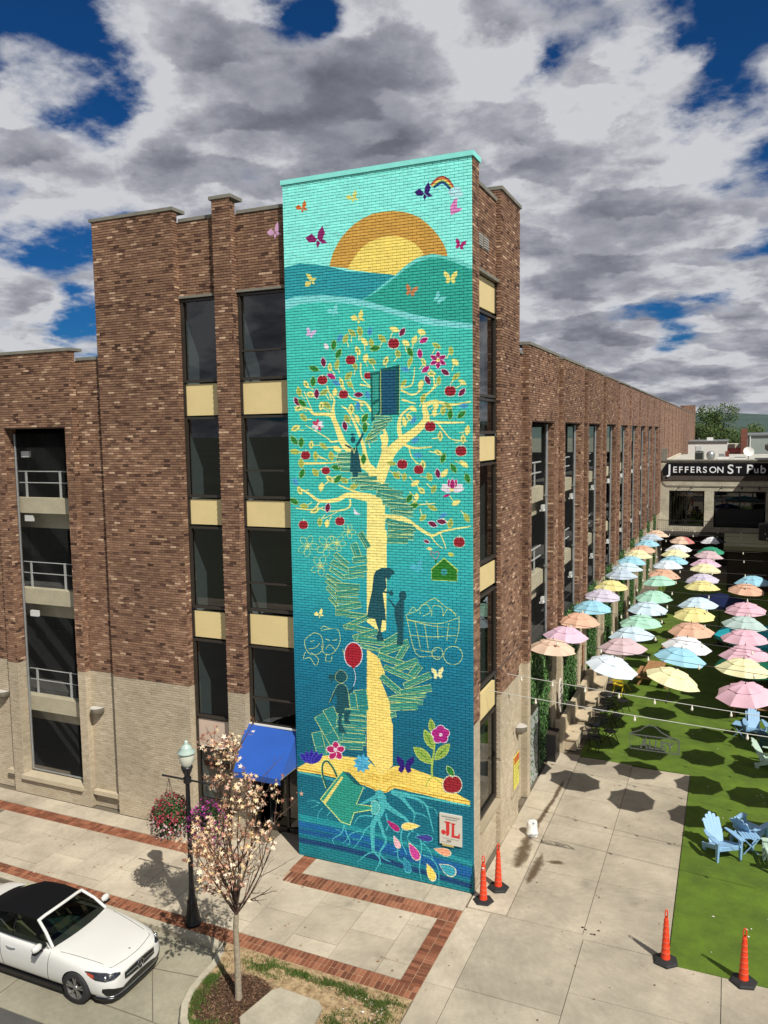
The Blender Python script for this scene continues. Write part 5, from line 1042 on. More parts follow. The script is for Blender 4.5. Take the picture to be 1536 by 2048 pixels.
# buildings, trees and hills beyond
M_WALLW = mat('white_render', (.74, .74, .70), .8, .06, .5); M_SHEET = mat('grey_sheet_wall', (.30, .34, .31), .6, .1, .5)
t = thing('white_building', 'low white building with a door behind the pub roof', 'building', (0, 100, 0)); MB().box(-8, 5.0, 0, 14, 0, 9.55).build('wall', M_WALLW, t); MB().box(-8.2, 5.1, -.2, 14, 9.55, 9.68).build('roof', M_GALV, t); MB().box(1.0, 1.75, -.06, 0, 7.4, 9.0).build('door', mat('pale_door', (.6, .62, .62), .5), t); m = MB(); m.prism([(2.3, 3), (3.1, 3), (3.1, 4), (2.6, 4)], 9.66, 10.1); m.build('roof_vent', M_WHITE, t); m = MB(); m.tube([(1.3, 2, 9.6), (1.3, 2, 10.1)], .06, 8); m.build('flue', M_GALV, t)
t = thing('red_shed', 'small shed with a red metal awning right of the white building', 'shed', (6.2, 92, 0)); MB().box(-1.2, 1.0, 0, 5, 0, 9.35).build('wall', mat('cream_wall', (.5, .47, .38), .8), t)
m = MB()
for i in range(12): m.obox((-1.1+i*.165, -.35, 8.55), (.075, 0, 0), (0, .40, .30), (0, -.012, .02))
m.build('red_awning', mat('red_metal', (.40, .05, .035), .5, .1, 3), t)
t = thing('grey_building', 'grey metal sided building with a brick pier at the right edge behind the pub', 'building', (7.8, 88, 0)); MB().box(-.6, 12, .4, 20, 0, 10.4).build('wall', M_SHEET, t); MB().box(-1.3, -.6, 0, 3, 0, 11.25).build('brick_pier', mat('pier_brick', (.19, .07, .045), .9, .2, 2), t); MB().box(-.62, 12, .2, 20, 10.4, 10.65).build('roof_edge', M_GALV, t); m = MB(); m.tube([(-.3, .3, 7), (-.3, .3, 10.4)], .07, 6); m.build('downpipe', M_WHITE, t)
t = thing('dark_gable', 'dark hipped roof end at the right picture edge beside the pub roof', 'building', (9.6, 62, 0)); MB().box(-.6, 8, 0, 8, 0, 9.2).build('wall', mat('olive_wall', (.11, .11, .07), .8), t); m = MB(); m.add([(-1.1, -.4, 9.6), (8, -.4, 9.6), (8, 8, 9.6), (-1.1, 8, 9.6), (2, 3.8, 11.0), (8, 3.8, 11.0), (-1.1, -.4, 9.15), (8, -.4, 9.15), (-1.1, 8, 9.15)], [(0,1,5,4),(0,4,3),(3,4,5,2),(6,7,1,0),(8,6,0,3)]); m.build('roof', mat('dark_shingle', (.05, .05, .035), .9, .2, 2), t)
# shed with a flat roof under the pub windows
t = thing('flat_roof_shed', 'low shed with an olive flat roof below the right pub windows', 'shed', (6.9, 42, 0))
MB().box(-1.5, 3, 0, 7, 0, 2.85).build('wall', mat('shed_timber', (.055, .045, .03), .9, .2, 3), t); MB().box(-1.75, 3, -.3, 7.2, 2.85, 3.15).build('roof', mat('olive_roof', (.30, .30, .17), .9, .15, .8), t)
ac((8.1, 46, 3.15), 1.3, 1.1, 1.15, 'dark air conditioner on the olive roof of the low shed', mat('dark_cabinet', (.05, .05, .04), .6, .1, 4))
# taller buildings on the right side of the alley, which shade it
M_TAN = far_brick('right_side_brick')
t = thing('brick_building', 'brick building along the right side of the turf', 'building', (9.6, 13.2, 0)); MB().box(0, 14, 0, 14, 0, 8.2).build('wall', M_TAN, t); MB().box(-.06, 14.1, -.1, 14, 8.2, 8.3).build('coping', M_STONE, t)
t = thing('brick_building', 'taller brick building on the right side next to the pub', 'building', (9.6, 27.4, 0)); MB().box(.05, 14, 0, 27, 0, 11.6).build('wall', M_TAN, t); MB().box(-.0, 14.1, -.1, 27, 11.6, 11.72).build('coping', M_STONE, t)
# hills
def hills():
    m = MB(); r = random.Random(4); n = 120; rows = [(1500, 0), (1900, 26), (2600, 62), (3200, 88), (4200, 60)]
    vs = []
    for (y, h) in rows:
        for i in range(n+1):
            x = -5000+i*90; vs.append((x, y+40*math.sin(i*.7), -1+h*(.62+.30*math.sin(i*.13+1.0)+.12*math.sin(i*.41)+.05*r.uniform(-1, 1))))
    m.add(vs, [(a*(n+1)+i, a*(n+1)+i+1, (a+1)*(n+1)+i+1, (a+1)*(n+1)+i) for a in range(len(rows)-1) for i in range(n)], smooth=True)
    M = mat('wooded_hill', (.030, .062, .050), .95, .35, .006, fine=.05); struct(m.build('hills', M))
hills()
def leaf_tree(name, label, loc, h, w, n, col, seed, lobes=9):
    r = random.Random(seed); t = thing(name, label, 'tree', loc, 0, 'trees beyond the white building'); m = MB()
    m.tube([(0,0,0), (.1,0,h*.35), (.0,.1,h*.6)], [w*.06, w*.045, w*.025], 8)
    cs = []
    for i in range(lobes):
        a = r.uniform(0, 6.28); rr = w*.5*r.uniform(.15, .75); z = h*r.uniform(.42, .90); rr *= 1.25-abs(z/h-.55)*1.2; cs.append((Vector((rr*math.cos(a), rr*math.sin(a), z)), w*r.uniform(.17, .28)))
        m.tube([(0,0,h*.4), cs[-1][0]*.6+Vector((0,0,h*.2)), cs[-1][0]], [w*.02, w*.012, w*.005], 5)
    m.build('trunk', mat('bark', (.06, .045, .03), .95, .2, 3), t); f = MB()
    for i in range(n):
        c, s = r.choice(cs); d = Vector((r.gauss(0,1), r.gauss(0,1), r.gauss(0,.8))).normalized()*s*r.uniform(.5, 1.05); p = c+d; sz = w*r.uniform(.014, .028)
        a = Vector((r.uniform(-1,1), r.uniform(-1,1), r.uniform(-1,1))).normalized(); b = a.orthogonal().normalized()
        f.add([p-a*sz, p+b*sz*.7, p+a*sz, p-b*sz*.7], [(0,1,2,3)], 0, r.random())
    f.build('crown', col, t); return t
M_LEAF = ramp_mat('tree_leaves', [(0, (.022, .045, .010)), (.6, (.048, .085, .018)), (1, (.10, .13, .035))], .7, 'tint')
for i, (x, y, h, w, lab) in enumerate(((3.3, 125, 15.4, 7.2, 'tall dark green tree right behind the white building'), (-.6, 130, 12.9, 7, 'rounded tree between the garage end and the tall tree'), (6.6, 130, 11.8, 5.5, 'lower tree right of the tall tree, left of the brick pier'), (11, 150, 11.8, 9, 'broad tree behind the grey building'), (1.6, 140, 13.2, 7, 'tree crown filling the gap behind the two nearer trees'))):
    leaf_tree('broadleaf_tree', lab, (x, y, 0), h, w, 9000, M_LEAF, 30+i, 14)
# ------------------------------------------------------------------ shutter, planter, benches and ivy along the alley wall
t = thing('roller_shutter', 'pale grey corrugated roller shutter in the first alley opening by the tower', 'shutter', (-.10, 5.98, 0)); m = MB()
for i in range(27): m.prism([(0, -.05), (.045, -.05), (.05, 1.2), (0, 1.2)], .05+i*.085, .05+i*.085+.06)
m.box(-.03, .0, -.05, 1.2, .03, 2.36); m.build('slats', mat('shutter_metal', (.46, .48, .47), .45, .06, 5, metal=.3), t); MB().box(-.1, .08, 1.2, 1.28, 0, 2.45).build('guide_rail', M_BLACK, t); MB().box(-.1, .06, -.05, 1.2, 2.36, 2.62).build('hood', M_BRONZE, t)
t = thing('planter_box', 'tall black box standing between the shutter and the first bench', 'planter', (.02, 8.75, 0)); m = MB(); m.box(-.22, .26, -.35, .35, 0, .95); m.build('box', M_BLACK, t); m = MB(); m.box(-.20, .24, -.33, .33, .95, .97); m.build('top', mat('dark_soil', (.03, .02, .012), .95), t)
M_TANW = mat('pale_timber', (.50, .41, .28), .7, .10, 4)
for i, (y, lab) in enumerate(((10.35, 'pale timber bench along the wall, nearest to the paving'), (12.45, 'pale timber bench along the wall, second from the paving'), (14.6, 'pale timber bench along the wall, third from the paving'), (16.8, 'pale timber bench along the wall, fourth from the paving beside the yellow set'))):
    b = thing('wall_bench', lab, 'bench', (.12, y, 0), 0, 'timber benches along the alley wall')
    MB().box(.02, .62, -.72, .72, .03, .40).build('seat_box', M_TANW, b); MB().box(0, .66, -.76, .76, .40, .45).build('seat', M_TANW, b); MB().prism([(.0, -.74), (.16, -.74), (.16, .74), (0, .74)], .45, 1.02).build('backrest', M_TANW, b); MB().box(-.06, .24, -1.02, -.76, .0, 1.1).build('end_post', M_TANW, b)
M_IVY = ramp_mat('ivy_leaves', [(0, (.018, .05, .012)), (.6, (.04, .105, .022)), (.92, (.09, .20, .05)), (1, (.22, .34, .14))], .55, 'tint', spec=.5)
r4 = random.Random(9); _ivy = None
for k in range(9):
    a, b = PAN[k][0]+.38, PAN[k][0]+3.62
    t = thing('ivy_screen', ['green ivy screen above the roller shutter', 'green ivy screen behind the first benches', 'green ivy screen behind the yellow table', 'fourth ivy screen from the tower in the alley wall', 'fifth ivy screen from the tower in the alley wall', 'sixth ivy screen from the tower in the alley wall', 'seventh ivy screen from the tower in the alley wall', 'eighth ivy screen from the tower in the alley wall', 'ivy screen nearest to the pub'][k], 'ivy', (-.2, (a+b)/2, 0), 0, 'ivy screens between the brick piers')
    if _ivy is None:
        f = MB()
        for i in range(7500):
            z = r4.uniform(.1, 4.3); y = r4.uniform(-1.6, 1.6); x = r4.uniform(.0, .16); s = r4.uniform(.03, .06)
            n = Vector((1, r4.uniform(-.8, .8), r4.uniform(-.2, .9))).normalized(); u = n.orthogonal().normalized(); v = n.cross(u); c = Vector((x, y, z))
            f.add([c-u*s, c+v*s*.7, c+u*s, c-v*s*.7], [(0,1,2,3)], 0, r4.random())
        _ivy = f.mesh('foliage', M_IVY); _net = MB().box(-.06, -.02, -1.62, 1.62, 0, 4.35).mesh('backing_net', mat('dark_net', (.012, .022, .010), .95, 0))
    link('foliage', _ivy, t); link('backing_net', _net, t)
# white round life-ring style signs with dark lettering bars on the piers
for y, lab, c in ((10.3, 'white oval sign board on the first brick pier behind the benches', (.66, .60, .52)), (15.5, 'orange brown oval sign board on the second brick pier', (.45, .17, .07))):
    t = thing('oval_sign', lab, 'sign', (-.10 if y > 11 else .02, y, 1.75)); m = MB(); pr = [(.28*math.cos(q), .62*math.sin(q)) for q in np.linspace(0, 6.283, 25)[:-1]]
    m.add([(.02, a, b) for a, b in pr]+[(.06, a, b) for a, b in pr], [tuple(range(24))[::-1], tuple(range(24, 48))]+[(i, (i+1) % 24, 24+(i+1) % 24, 24+i) for i in range(24)]); m.build('board', mat('oval_board_%d' % int(y), c, .6, .1, 5), t)
    m = MB(); [m.box(.06, .075, -.16, .16, z-.05, z-.02) for z in (-.3, -.05, .2, .42)]; m.box(.06, .075, -.02, .02, -.45, .5); m.build('emblem', M_BLACK, t)

# ------------------------------------------------------------------ umbrellas hung over the turf
CABLE = mat('cable', (.06, .06, .06), .6, 0); M_LIGHTC = mat('pale_cable', (.55, .55, .50), .6, 0)
UCOL = {'peach': (.72, .36, .19), 'light peach': (.78, .50, .32), 'pink': (.76, .40, .50), 'lilac pink': (.75, .45, .60), 'sky blue': (.22, .58, .74), 'lavender': (.57, .52, .66), 'yellow': (.80, .70, .19), 'pale yellow': (.84, .78, .38), 'grey blue': (.42, .54, .66), 'pale blue': (.55, .74, .85), 'mint': (.33, .70, .50), 'mauve': (.60, .40, .43), 'white': (.82, .83, .86), 'green': (.05, .33, .19), 'grey mint': (.40, .56, .52), 'red': (.55, .055, .045), 'black': (.03, .03, .04), 'bluish white': (.68, .78, .86)}
def fabric(name, c, tr=.22):
    if name.startswith('cloth') and max(c) > .4: c = tuple(v+(.86-v)*.20 for v in c)
    if name in _mats: return _mats[name]
    M = bpy.data.materials.new(name); M.use_nodes = True; nt = M.node_tree; nt.nodes.clear(); N = nt.nodes.new; L = nt.links.new
    o = N('ShaderNodeOutputMaterial'); mx = N('ShaderNodeMixShader'); d = N('ShaderNodeBsdfDiffuse'); t = N('ShaderNodeBsdfTranslucent'); gl = N('ShaderNodeBsdfGlossy'); m2 = N('ShaderNodeMixShader')
    g = N('ShaderNodeTexCoord'); n = N('ShaderNodeTexNoise'); n.inputs['Scale'].default_value = 3; n.inputs['Detail'].default_value = 4; L(g.outputs['Object'], n.inputs['Vector'])
    r = N('ShaderNodeMapRange'); L(n.outputs['Fac'], r.inputs[0]); r.inputs[1].default_value = .3; r.inputs[2].default_value = .7; r.inputs[3].default_value = .92; r.inputs[4].default_value = 1.06
    s = N('ShaderNodeVectorMath'); s.operation = 'SCALE'; s.inputs[0].default_value = c; L(r.outputs[0], s.inputs['Scale']); L(s.outputs[0], d.inputs[0]); L(s.outputs[0], t.inputs[0]); gl.inputs['Roughness'].default_value = .35
    mx.inputs[0].default_value = tr; L(d.outputs[0], mx.inputs[1]); L(t.outputs[0], mx.inputs[2]); m2.inputs[0].default_value = .03; L(mx.outputs[0], m2.inputs[1]); L(gl.outputs[0], m2.inputs[2]); L(m2.outputs[0], o.inputs[0]); _mats[name] = M; return M
UR = .76
def canopy_mesh(r0, r1, z0, z1, mats, bulge=.0, pattern=None):
    """octagonal cloth between radii, sagging between ribs"""
    m = MB(); NS, NP = 6, 4; pr = lambda q: z0+(z1-z0)*(q**1.9)
    for p in range(8):
        vs = []; a0, a1 = 2*math.pi*p/8, 2*math.pi*(p+1)/8
        for i in range(NS+1):
            q = i/NS; rr = r0+(r1-r0)*q
            for j in range(NP+1):
                w = j/NP; A = Vector((math.cos(a0), math.sin(a0))); B_ = Vector((math.cos(a1), math.sin(a1))); d = A.lerp(B_, w); sag = math.sin(math.pi*w); d *= rr*(1-.035*sag*q)
                vs.append((d.x, d.y, pr(rr/UR)-.022*sag*q))
        f = [(i*(NP+1)+j, (i+1)*(NP+1)+j, (i+1)*(NP+1)+j+1, i*(NP+1)+j+1) for i in range(NS) for j in range(NP)]
        m.add(vs, f, pattern[p] if pattern else 0, 0, True)
    return m.mesh('canopy', mats)
_um = {}; M_SHAFT = mat('umbrella_shaft', (.03, .03, .032), .35, 0)
def _rib_mesh():
    m = MB()
    for p in range(8):
        a = 2*math.pi*p/8; c, s = math.cos(a), math.sin(a); m.tube([(UR*q*c, UR*q*s, .30*(1-q**1.9)-.008) for q in (.04, .3, .55, .8, 1.0)], .006, 4); m.tube([(.02*c, .02*s, -.14), (.40*c, .40*s, .215)], .005, 4)
        m.lathe([(.001, .02), (.012, .012), (.012, -.012), (.001, -.02)], 6, (UR*c*1.005, UR*s*1.005, -.008))
    return m.mesh('rib_frame', M_SHAFT)
_RIB = _rib_mesh(); m = MB(); m.tube([(0,0,-.52), (0,0,.36)], .010, 8); m.lathe([(.02, .31), (.02, .34), (.008, .37), (.005, .42), (.001, .425)], 8); _SHF = m.mesh('shaft', M_SHAFT); m = MB(); m.tube([(0,0,-.68), (0,0,-.5)], .019, 8); _HAN = m.mesh('handle', mat('umbrella_grip', (.05, .045, .04), .7, 0))
def umbrella(col, x, y, z, label, tilt=(0, 0), rot=0.0, two=None, group='umbrellas hung above the turf alley'):
    key = (col, two)
    if key not in _um:
        M = [fabric('cloth_'+col.replace(' ', '_'), UCOL[col])]; pat = None
        if two: M.append(fabric('cloth_'+two.replace(' ', '_'), UCOL[two])); pat = [1, 1, 1, 0, 0, 0, 1, 1] if two == 'black' else ([1, 1, 0, 0, 0, 0, 1, 1] if two == 'red' else [0, 1, 0, 1, 0, 1, 0, 1])
        _um[key] = (canopy_mesh(.30, UR, .30, 0, M, pattern=pat), canopy_mesh(.02, .42, .332, .032, M, pattern=pat))
    t = thing('umbrella', label, 'umbrella', (x, y, z-.02), 0, group); t.rotation_euler = (tilt[0], tilt[1], rot)
    link('canopy', _um[key][0], t); link('vent_canopy', _um[key][1], t); link('rib_frame', _RIB, t); link('shaft', _SHF, t); link('handle', _HAN, t); return t
ORD = ['nearest', 'second', 'third', 'fourth', 'fifth', 'sixth', 'seventh', 'eighth', 'ninth', 'tenth', 'eleventh', 'twelfth', 'thirteenth', 'farthest']
ROWS = [('row along the brick wall', [('light peach', .47, 6.83), ('lilac pink', .54, 8.66), ('peach', .60, 10.86), ('sky blue', .70, 13.19), ('lavender', .73, 15.66), ('yellow', .78, 17.89), ('grey blue', .85, 20.89), ('pale blue', .90, 22.75), ('sky blue', .86, 25.1), ('pale yellow', .95, 27.3), ('peach', .96, 29.45), ('sky blue', 1.0, 31.72), ('grey blue', 1.0, 34.54), ('light peach', 1.15, 36.97)]),
        ('second row from the brick wall', [('bluish white', 2.44, 5.56), ('mauve', 2.49, 7.69), ('pale blue', 2.58, 9.35), ('mint', 2.67, 11.34), ('pale blue', 2.69, 13.68), ('mint', 2.72, 16.0), ('mint', 2.64, 19.63), ('peach', 2.71, 21.45), ('bluish white', 2.69, 24.14), ('sky blue', 2.85, 26.0), ('pale yellow', 2.8, 28.12), ('white', 2.85, 30.07), ('light peach', 2.84, 34.09)]),
        ('third row from the brick wall', [('pale yellow', 4.14, 4.97), ('sky blue', 4.21, 7.09), ('white', 4.32, 8.60), ('peach', 4.37, 10.68), ('yellow', 4.36, 13.18), ('pale blue', 4.43, 15.0), ('yellow', 4.45, 19.1), ('lavender', 4.40, 20.75), ('pale yellow', 4.45, 23.66), ('lilac pink', 4.41, 25.4), ('mauve', 4.49, 28.1), ('green', 4.54, 29.95), ('white', 4.58, 34.64)]),
        ('row by the right picture edge', [('pink', 5.97, 4.26), ('pale yellow', 5.92, 6.55), ('pink', 6.01, 8.17), ('pink', 6.02, 10.14), ('grey mint', 6.03, 12.4), ('pink', 6.1, 14.6), ('peach', 6.18, 18.68), ('sky blue', 6.47, 20.97)])]
for rn, items in ROWS:
    for i, (c, x, y) in enumerate(items):
        two = 'red' if (c, y) == ('light peach', 34.09) else ('black' if (c, y) == ('white', 34.64) else None)
        cn = {'red': 'peach and red', 'black': 'white and black'}.get(two, c)
        last = i == len(items)-1
        tl = {('bluish white', 5.56): (.10, .20), ('pale yellow', 4.97): (.10, .22), ('sky blue', 7.09): (.03, .14), ('white', 8.6): (.04, .08), ('pink', 4.26): (.10, -.10)}.get((c, y), (rnd.uniform(-.05, .07), rnd.uniform(-.06, .06)))
        umbrella(c, x, y, 4.35+rnd.uniform(-.03, .03), '%s hanging umbrella, %s in the %s' % (cn, 'farthest' if last else ORD[i] if i == 0 else ORD[i]+' from the front', rn), tl, rnd.uniform(0, .7), two)
# two more just outside and at the edge of the frame keep the rows going; their shade falls on the turf in view
for j, (c, x, y) in enumerate((('mint', 7.75, 3.85), ('pink', 7.8, 6.1), ('yellow', 7.85, 8.4), ('peach', 9.3, 3.5), ('sky blue', 9.35, 5.8), ('white', 9.4, 8.0), ('pale blue', 7.9, 10.6), ('lavender', 9.4, 10.3))):
    umbrella(c, x, y, 4.35, '%s hanging umbrella beyond the right picture edge, %s of those there' % (c, ORD[j]), (rnd.uniform(-.05, .05), rnd.uniform(-.05, .05)), rnd.uniform(0, .7))
# cables that carry them, with festoon bulbs
_bm = MB(); _bm.lathe([(.012, .0), (.018, -.02), (.018, -.05), (.03, -.08), (.032, -.11), (.018, -.135), (.001, -.14)], 8); M_BULB = mat('bulb_glass', (.75, .72, .60), .25, 0); _BULB = _bm.mesh('bulb', M_BULB)
def festoon(p0, p1, sag, label, M, rad=.012, n=24, bulbs=9, cat='string lights', group='light strings across the alley'):
    p0, p1 = Vector(p0), Vector(p1); t = thing('light_string', label, cat, p0, 0, group); P = lambda q: (p1-p0)*q+Vector((0, 0, -4*sag*q*(1-q)))
    m = MB(); m.tube([P(i/n) for i in range(n+1)], rad, 5); m.build('cable', M, t)
    for i in range(bulbs):
        q = (i+.5)/bulbs; link('bulb', _BULB, t, P(q))
    return t
festoon((.0, 3.0, 4.62), (9.5, 1.55, 4.62), .05, 'front light string with bulbs, upper of the two pale lines crossing the sunlit turf', M_LIGHTC, .009, bulbs=11)
festoon((.0, 1.45, 4.62), (9.5, .35, 4.62), .05, 'front light string with few bulbs, lower of the two pale lines carrying the alley sign', M_LIGHTC, .009, bulbs=4)
for i, (y0, y1) in enumerate(((6.6, 4.3), (8.9, 6.8), (11.2, 9.6), (13.6, 12.2), (16.3, 14.8), (18.3, 18.2), (21.2, 20.9), (25.4, 25.0), (28.2, 28.0), (31.8, 31.5), (34.7, 34.6), (37.2, 37.0))):
    festoon((.0, y0, 4.75), (9.6, y1, 4.72), .04, 'thin dark light string carrying the %s cross row of umbrellas' % (ORD[i] if i < 11 else 'farthest'), CABLE, .008, 16, 7)
t = thing('guy_cable', 'long grey cable running along the brick wall above the umbrellas', 'cable', (.05, .45, 5.0)); m = MB(); m.tube([(0, 0, 0), (.12, 5, .25), (.2, 14, .35), (.1, 40, .3)], .007, 5); m.build('cable', CABLE, t)
# perforated alley sign on the front cable
t = thing('hanging_sign', 'grey openwork metal sign hanging on the front cable over the turf', 'sign', (4.0, .98, 4.05)); m = MB()
ar = [(-.53, .12)]+[(-.30+.46*i/8, .22+.14*math.sin(math.pi*i/8)) for i in range(9)]+[(.53, .06)]
for a, b in zip(ar[:-1], ar[1:]): m.beam((a[0], 0, a[1]), (b[0], 0, b[1]), .012, .022)
for z in (.10, -.24): m.beam((-.53, 0, z), (.53, 0, z), .012, .022)
for x in (-.53, .53, -.18, .55): m.beam((x, 0, -.24), (x, 0, .1), .012, .02)
M_SG = mat('grey_sign_metal', (.14, .15, .14), .5, .1, 8, metal=.4); m.build('frame', M_SG, t); m = MB()
for i in range(14): m.beam((-.5+.076*i, .0, -.22), (-.46+.076*i, .0, .09), .004, .006)
m.build('mesh_panel', M_SG, t)
me = text_mesh('ALLEY', .30, M_SG, .008); o = link('lettering', me, t, (-.30, -.012, -.19)); o.rotation_euler = (R(90), 0, 0); o.scale = (.88, 1, 1)

# ------------------------------------------------------------------ garden furniture
def adirondack(col, name='adirondack_chair'):
    t = bpy.data.objects.new(name, None); COL.objects.link(t)
    # local: front towards -y
    m = MB(); 
    for i in range(6): y = -.26+i*.095; z = .37-i*.028; m.obox((0, y, z), (.27, 0, 0), (0, .041, -.012), (0, .003, .010))
    m.build('seat', col, t)
    for i in range(5):
        x = (i-2)*.105; h = .74-.055*abs(i-2)**1.4; a = R(32); d = Vector((x*.22, math.sin(a), math.cos(a))).normalized(); p = Vector((x*.8, .25, .24)); q = p+d*h
        m = MB(); sd = Vector((.047, 0, 0)); n = Vector((0, math.cos(a), -math.sin(a)))*.009; m.add([p-sd*.9-n, p+sd*.9-n, q+sd-n, q+d*.03-n, q-sd-n, p-sd*.9+n, p+sd*.9+n, q+sd+n, q+d*.03+n, q-sd+n], [(0,1,2,3,4), (9,8,7,6,5), (0,5,6,1), (1,6,7,2), (2,7,8,3), (3,8,9,4), (4,9,5,0)]); m.build('back_slat', col, t)
    m = MB(); a = R(32); m.obox((0, .25+.26*math.sin(a)+.02, .24+.26*math.cos(a)), (.25, 0, 0), (0, .012, -.005), (0, .012, .03)); m.obox((0, .25+.56*math.sin(a)+.02, .24+.56*math.cos(a)), (.25, 0, 0), (0, .012, -.005), (0, .01, .025)); m.build('back_rail', col, t)
    for s in (-1, 1):
        m = MB(); m.prism([(s*.27, -.36), (s*.40, -.38), (s*.43, -.30), (s*.41, .10), (s*.33, .36), (s*.27, .36)][::s], .53, .555); m.build('armrest', col, t)
        m = MB(); m.add([(s*.30, -.33, 0), (s*.35, -.33, 0), (s*.35, -.26, 0), (s*.30, -.26, 0), (s*.30, -.36, .53), (s*.35, -.36, .53), (s*.35, -.22, .53), (s*.30, -.22, .53)], [(0,3,2,1), (4,5,6,7), (0,1,5,4), (1,2,6,5), (2,3,7,6), (3,0,4,7)]); m.build('leg', col, t)
        m = MB(); m.obox((s*.29, .06, .25), (.015, 0, 0), (0, .40, -.15), (0, .02, .05)); m.obox((s*.29, .38, .09), (.016, 0, 0), (0, .06, 0), (0, 0, .09)); m.build('side_rail', col, t)
    MB().obox((0, -.30, .33), (.29, 0, 0), (0, .012, 0), (0, 0, .05)).build('apron', col, t)
    return t
def put(t, x, y, rz, label, cat, group, z=.012): t.location = (x, y, z); t.rotation_euler = (0, 0, rz); return tag(t, label, cat, group)
M_SKY = mat('sky_blue_plastic', (.24, .42, .62), .45, .05, 5); M_NAVY = mat('slate_blue_plastic', (.035, .075, .14), .5, .05, 5); M_SAGE = mat('sage_plastic', (.42, .55, .45), .5, .05, 5)
G1 = 'adirondack chairs on the turf'; c0 = adirondack(M_SKY)
put(c0, 5.51, 4.12, R(33), 'sky blue adirondack chair standing alone at the edge of the turf, in full sun', 'chair', G1)
c = copy_tree(c0); put(c, 6.18, 5.15, R(150), 'sky blue adirondack chair turned away, behind the small slatted table', 'chair', G1)
c = copy_tree(c0); put(c, 6.50, 13.35, R(8), 'sky blue adirondack chair beside the folding table in front of the picnic table', 'chair', G1)
c1 = adirondack(M_NAVY); put(c1, 6.95, 12.1, R(165), 'dark slate adirondack chair turned away at the right edge', 'chair', G1)
c2 = adirondack(M_SAGE); put(c2, 6.95, 10.6, R(75), 'sage green adirondack chair seen edge on at the right picture edge', 'chair', G1)
c = copy_tree(c2); put(c, 6.86, 4.0, R(-80), 'sage green adirondack chair cut by the right edge, next to the near blue pair', 'chair', G1)
def folding_table(col, w=.46, h=.47, round_=False):
    t = bpy.data.objects.new('folding_table', None); COL.objects.link(t)
    if round_: MB().lathe([(.001, h), (w/2, h), (w/2, h-.02), (.001, h-.02)], 20).build('tabletop', col, t)
    else:
        for i in range(6): MB().box(-w/2+i*w/6+.006, -w/2+(i+1)*w/6-.006, -w/2, w/2, h-.018, h).build('slat', col, t)
        for y in (-w*.36, w*.36): MB().box(-w/2, w/2, y-.02, y+.02, h-.035, h-.019).build('bearer', col, t)
    for y in (-w*.4, w*.4):
        for s in (-1, 1): MB().beam((s*w*.42, y, 0), (-s*w*.42, y*.97, h-.03), .028, .018).build('leg', col, t)
    MB().beam((0, -w*.4, h*.5), (0, w*.4, h*.5), .015, .015).build('stretcher', col, t); return t
G2 = 'small folding tables'; ft = folding_table(M_SKY); put(ft, 6.14, 4.60, R(20), 'small sky blue slatted folding table between the two near blue chairs', 'table', G2); c = copy_tree(ft); put(c, 6.02, 13.25, R(-15), 'small sky blue slatted folding table left of the far blue chair', 'table', G2)
M_YEL = mat('yellow_enamel', (.72, .52, .03), .4, .05, 5); M_BLK = mat('black_enamel', (.010, .010, .011), .35, .1, 5)
def folding_chair(col):
    t = bpy.data.objects.new('folding_chair', None); COL.objects.link(t)
    for i in range(4): MB().box(-.20, .20, -.2+i*.1, -.2+i*.1+.085, .44, .455).build('slat', col, t)
    for z in (.66, .78): MB().obox((0, .25, z), (.20, 0, 0), (0, .008, 0), (0, 0, .04)).build('back_slat', col, t)
    for s in (-1, 1): MB().beam((s*.2, -.24, 0), (s*.2, .26, .84), .02, .02).build('leg', col, t); MB().beam((s*.18, .24, 0), (s*.18, -.18, .45), .02, .02).build('leg', col, t)
    return t
G3 = 'bistro sets in front of the benches'
yt = folding_table(M_YEL, .62, .72, True); yt.name = 'bistro_table'; put(yt, 1.45, 17.3, .3, 'round yellow bistro table under the pale blue umbrella', 'table', G3); yc = folding_chair(M_YEL); put(yc, 1.32, 16.45, R(170), 'yellow folding chair in front of the yellow bistro table', 'chair', G3)
bt = folding_table(M_BLK, .62, .72, True); bt.name = 'bistro_table'; bc = folding_chair(M_BLK)
for i, (y, o) in enumerate(((10.6, 'nearest the paving'), (12.3, 'in the middle'), (14.1, 'nearest the yellow set'))):
    c = bt if i == 0 else copy_tree(bt); put(c, 1.18, y, .4*i, 'round black bistro table before the benches, %s' % o, 'table', G3)
    for k, (dx, dy, a) in enumerate(((.15, -.62, 175), (.55, .25, 60))):
        c = bc if i == k == 0 else copy_tree(bc); put(c, 1.18+dx, y+dy, R(a), 'black folding chair on the %s of the bistro table %s' % (('camera side', 'turf side')[k], o), 'chair', G3)
def picnic():
    t = bpy.data.objects.new('picnic_table', None); COL.objects.link(t); M = mat('cedar_timber', (.34, .18, .075), .75, .2, 5)
    for i in range(5): MB().box(-.9, .9, -.37+i*.15, -.37+i*.15+.14, .72, .755).build('tabletop_plank', M, t)
    for s in (-1, 1):
        for k in (0, 1): MB().box(-.9, .9, s*.62+k*.14-.14, s*.62+k*.14-.005, .42, .455).build('seat_plank', M, t)
        for q in (-1, 1): MB().beam((s*.65, q*.62, 0), (s*.65, q*.22, .72), .04, .09).build('leg', M, t)
        MB().box(s*.65-.06, s*.65-.02, -.75, .75, .34, .42).build('cross_bar', M, t); MB().box(s*.65-.06, s*.65-.02, -.36, .36, .64, .72).build('top_bar', M, t)
    return t
G4 = 'picnic tables on the turf'; pt = picnic(); put(pt, 6.45, 15.9, R(4), 'cedar picnic table under the nearest pink umbrella of the right row', 'picnic table', G4)
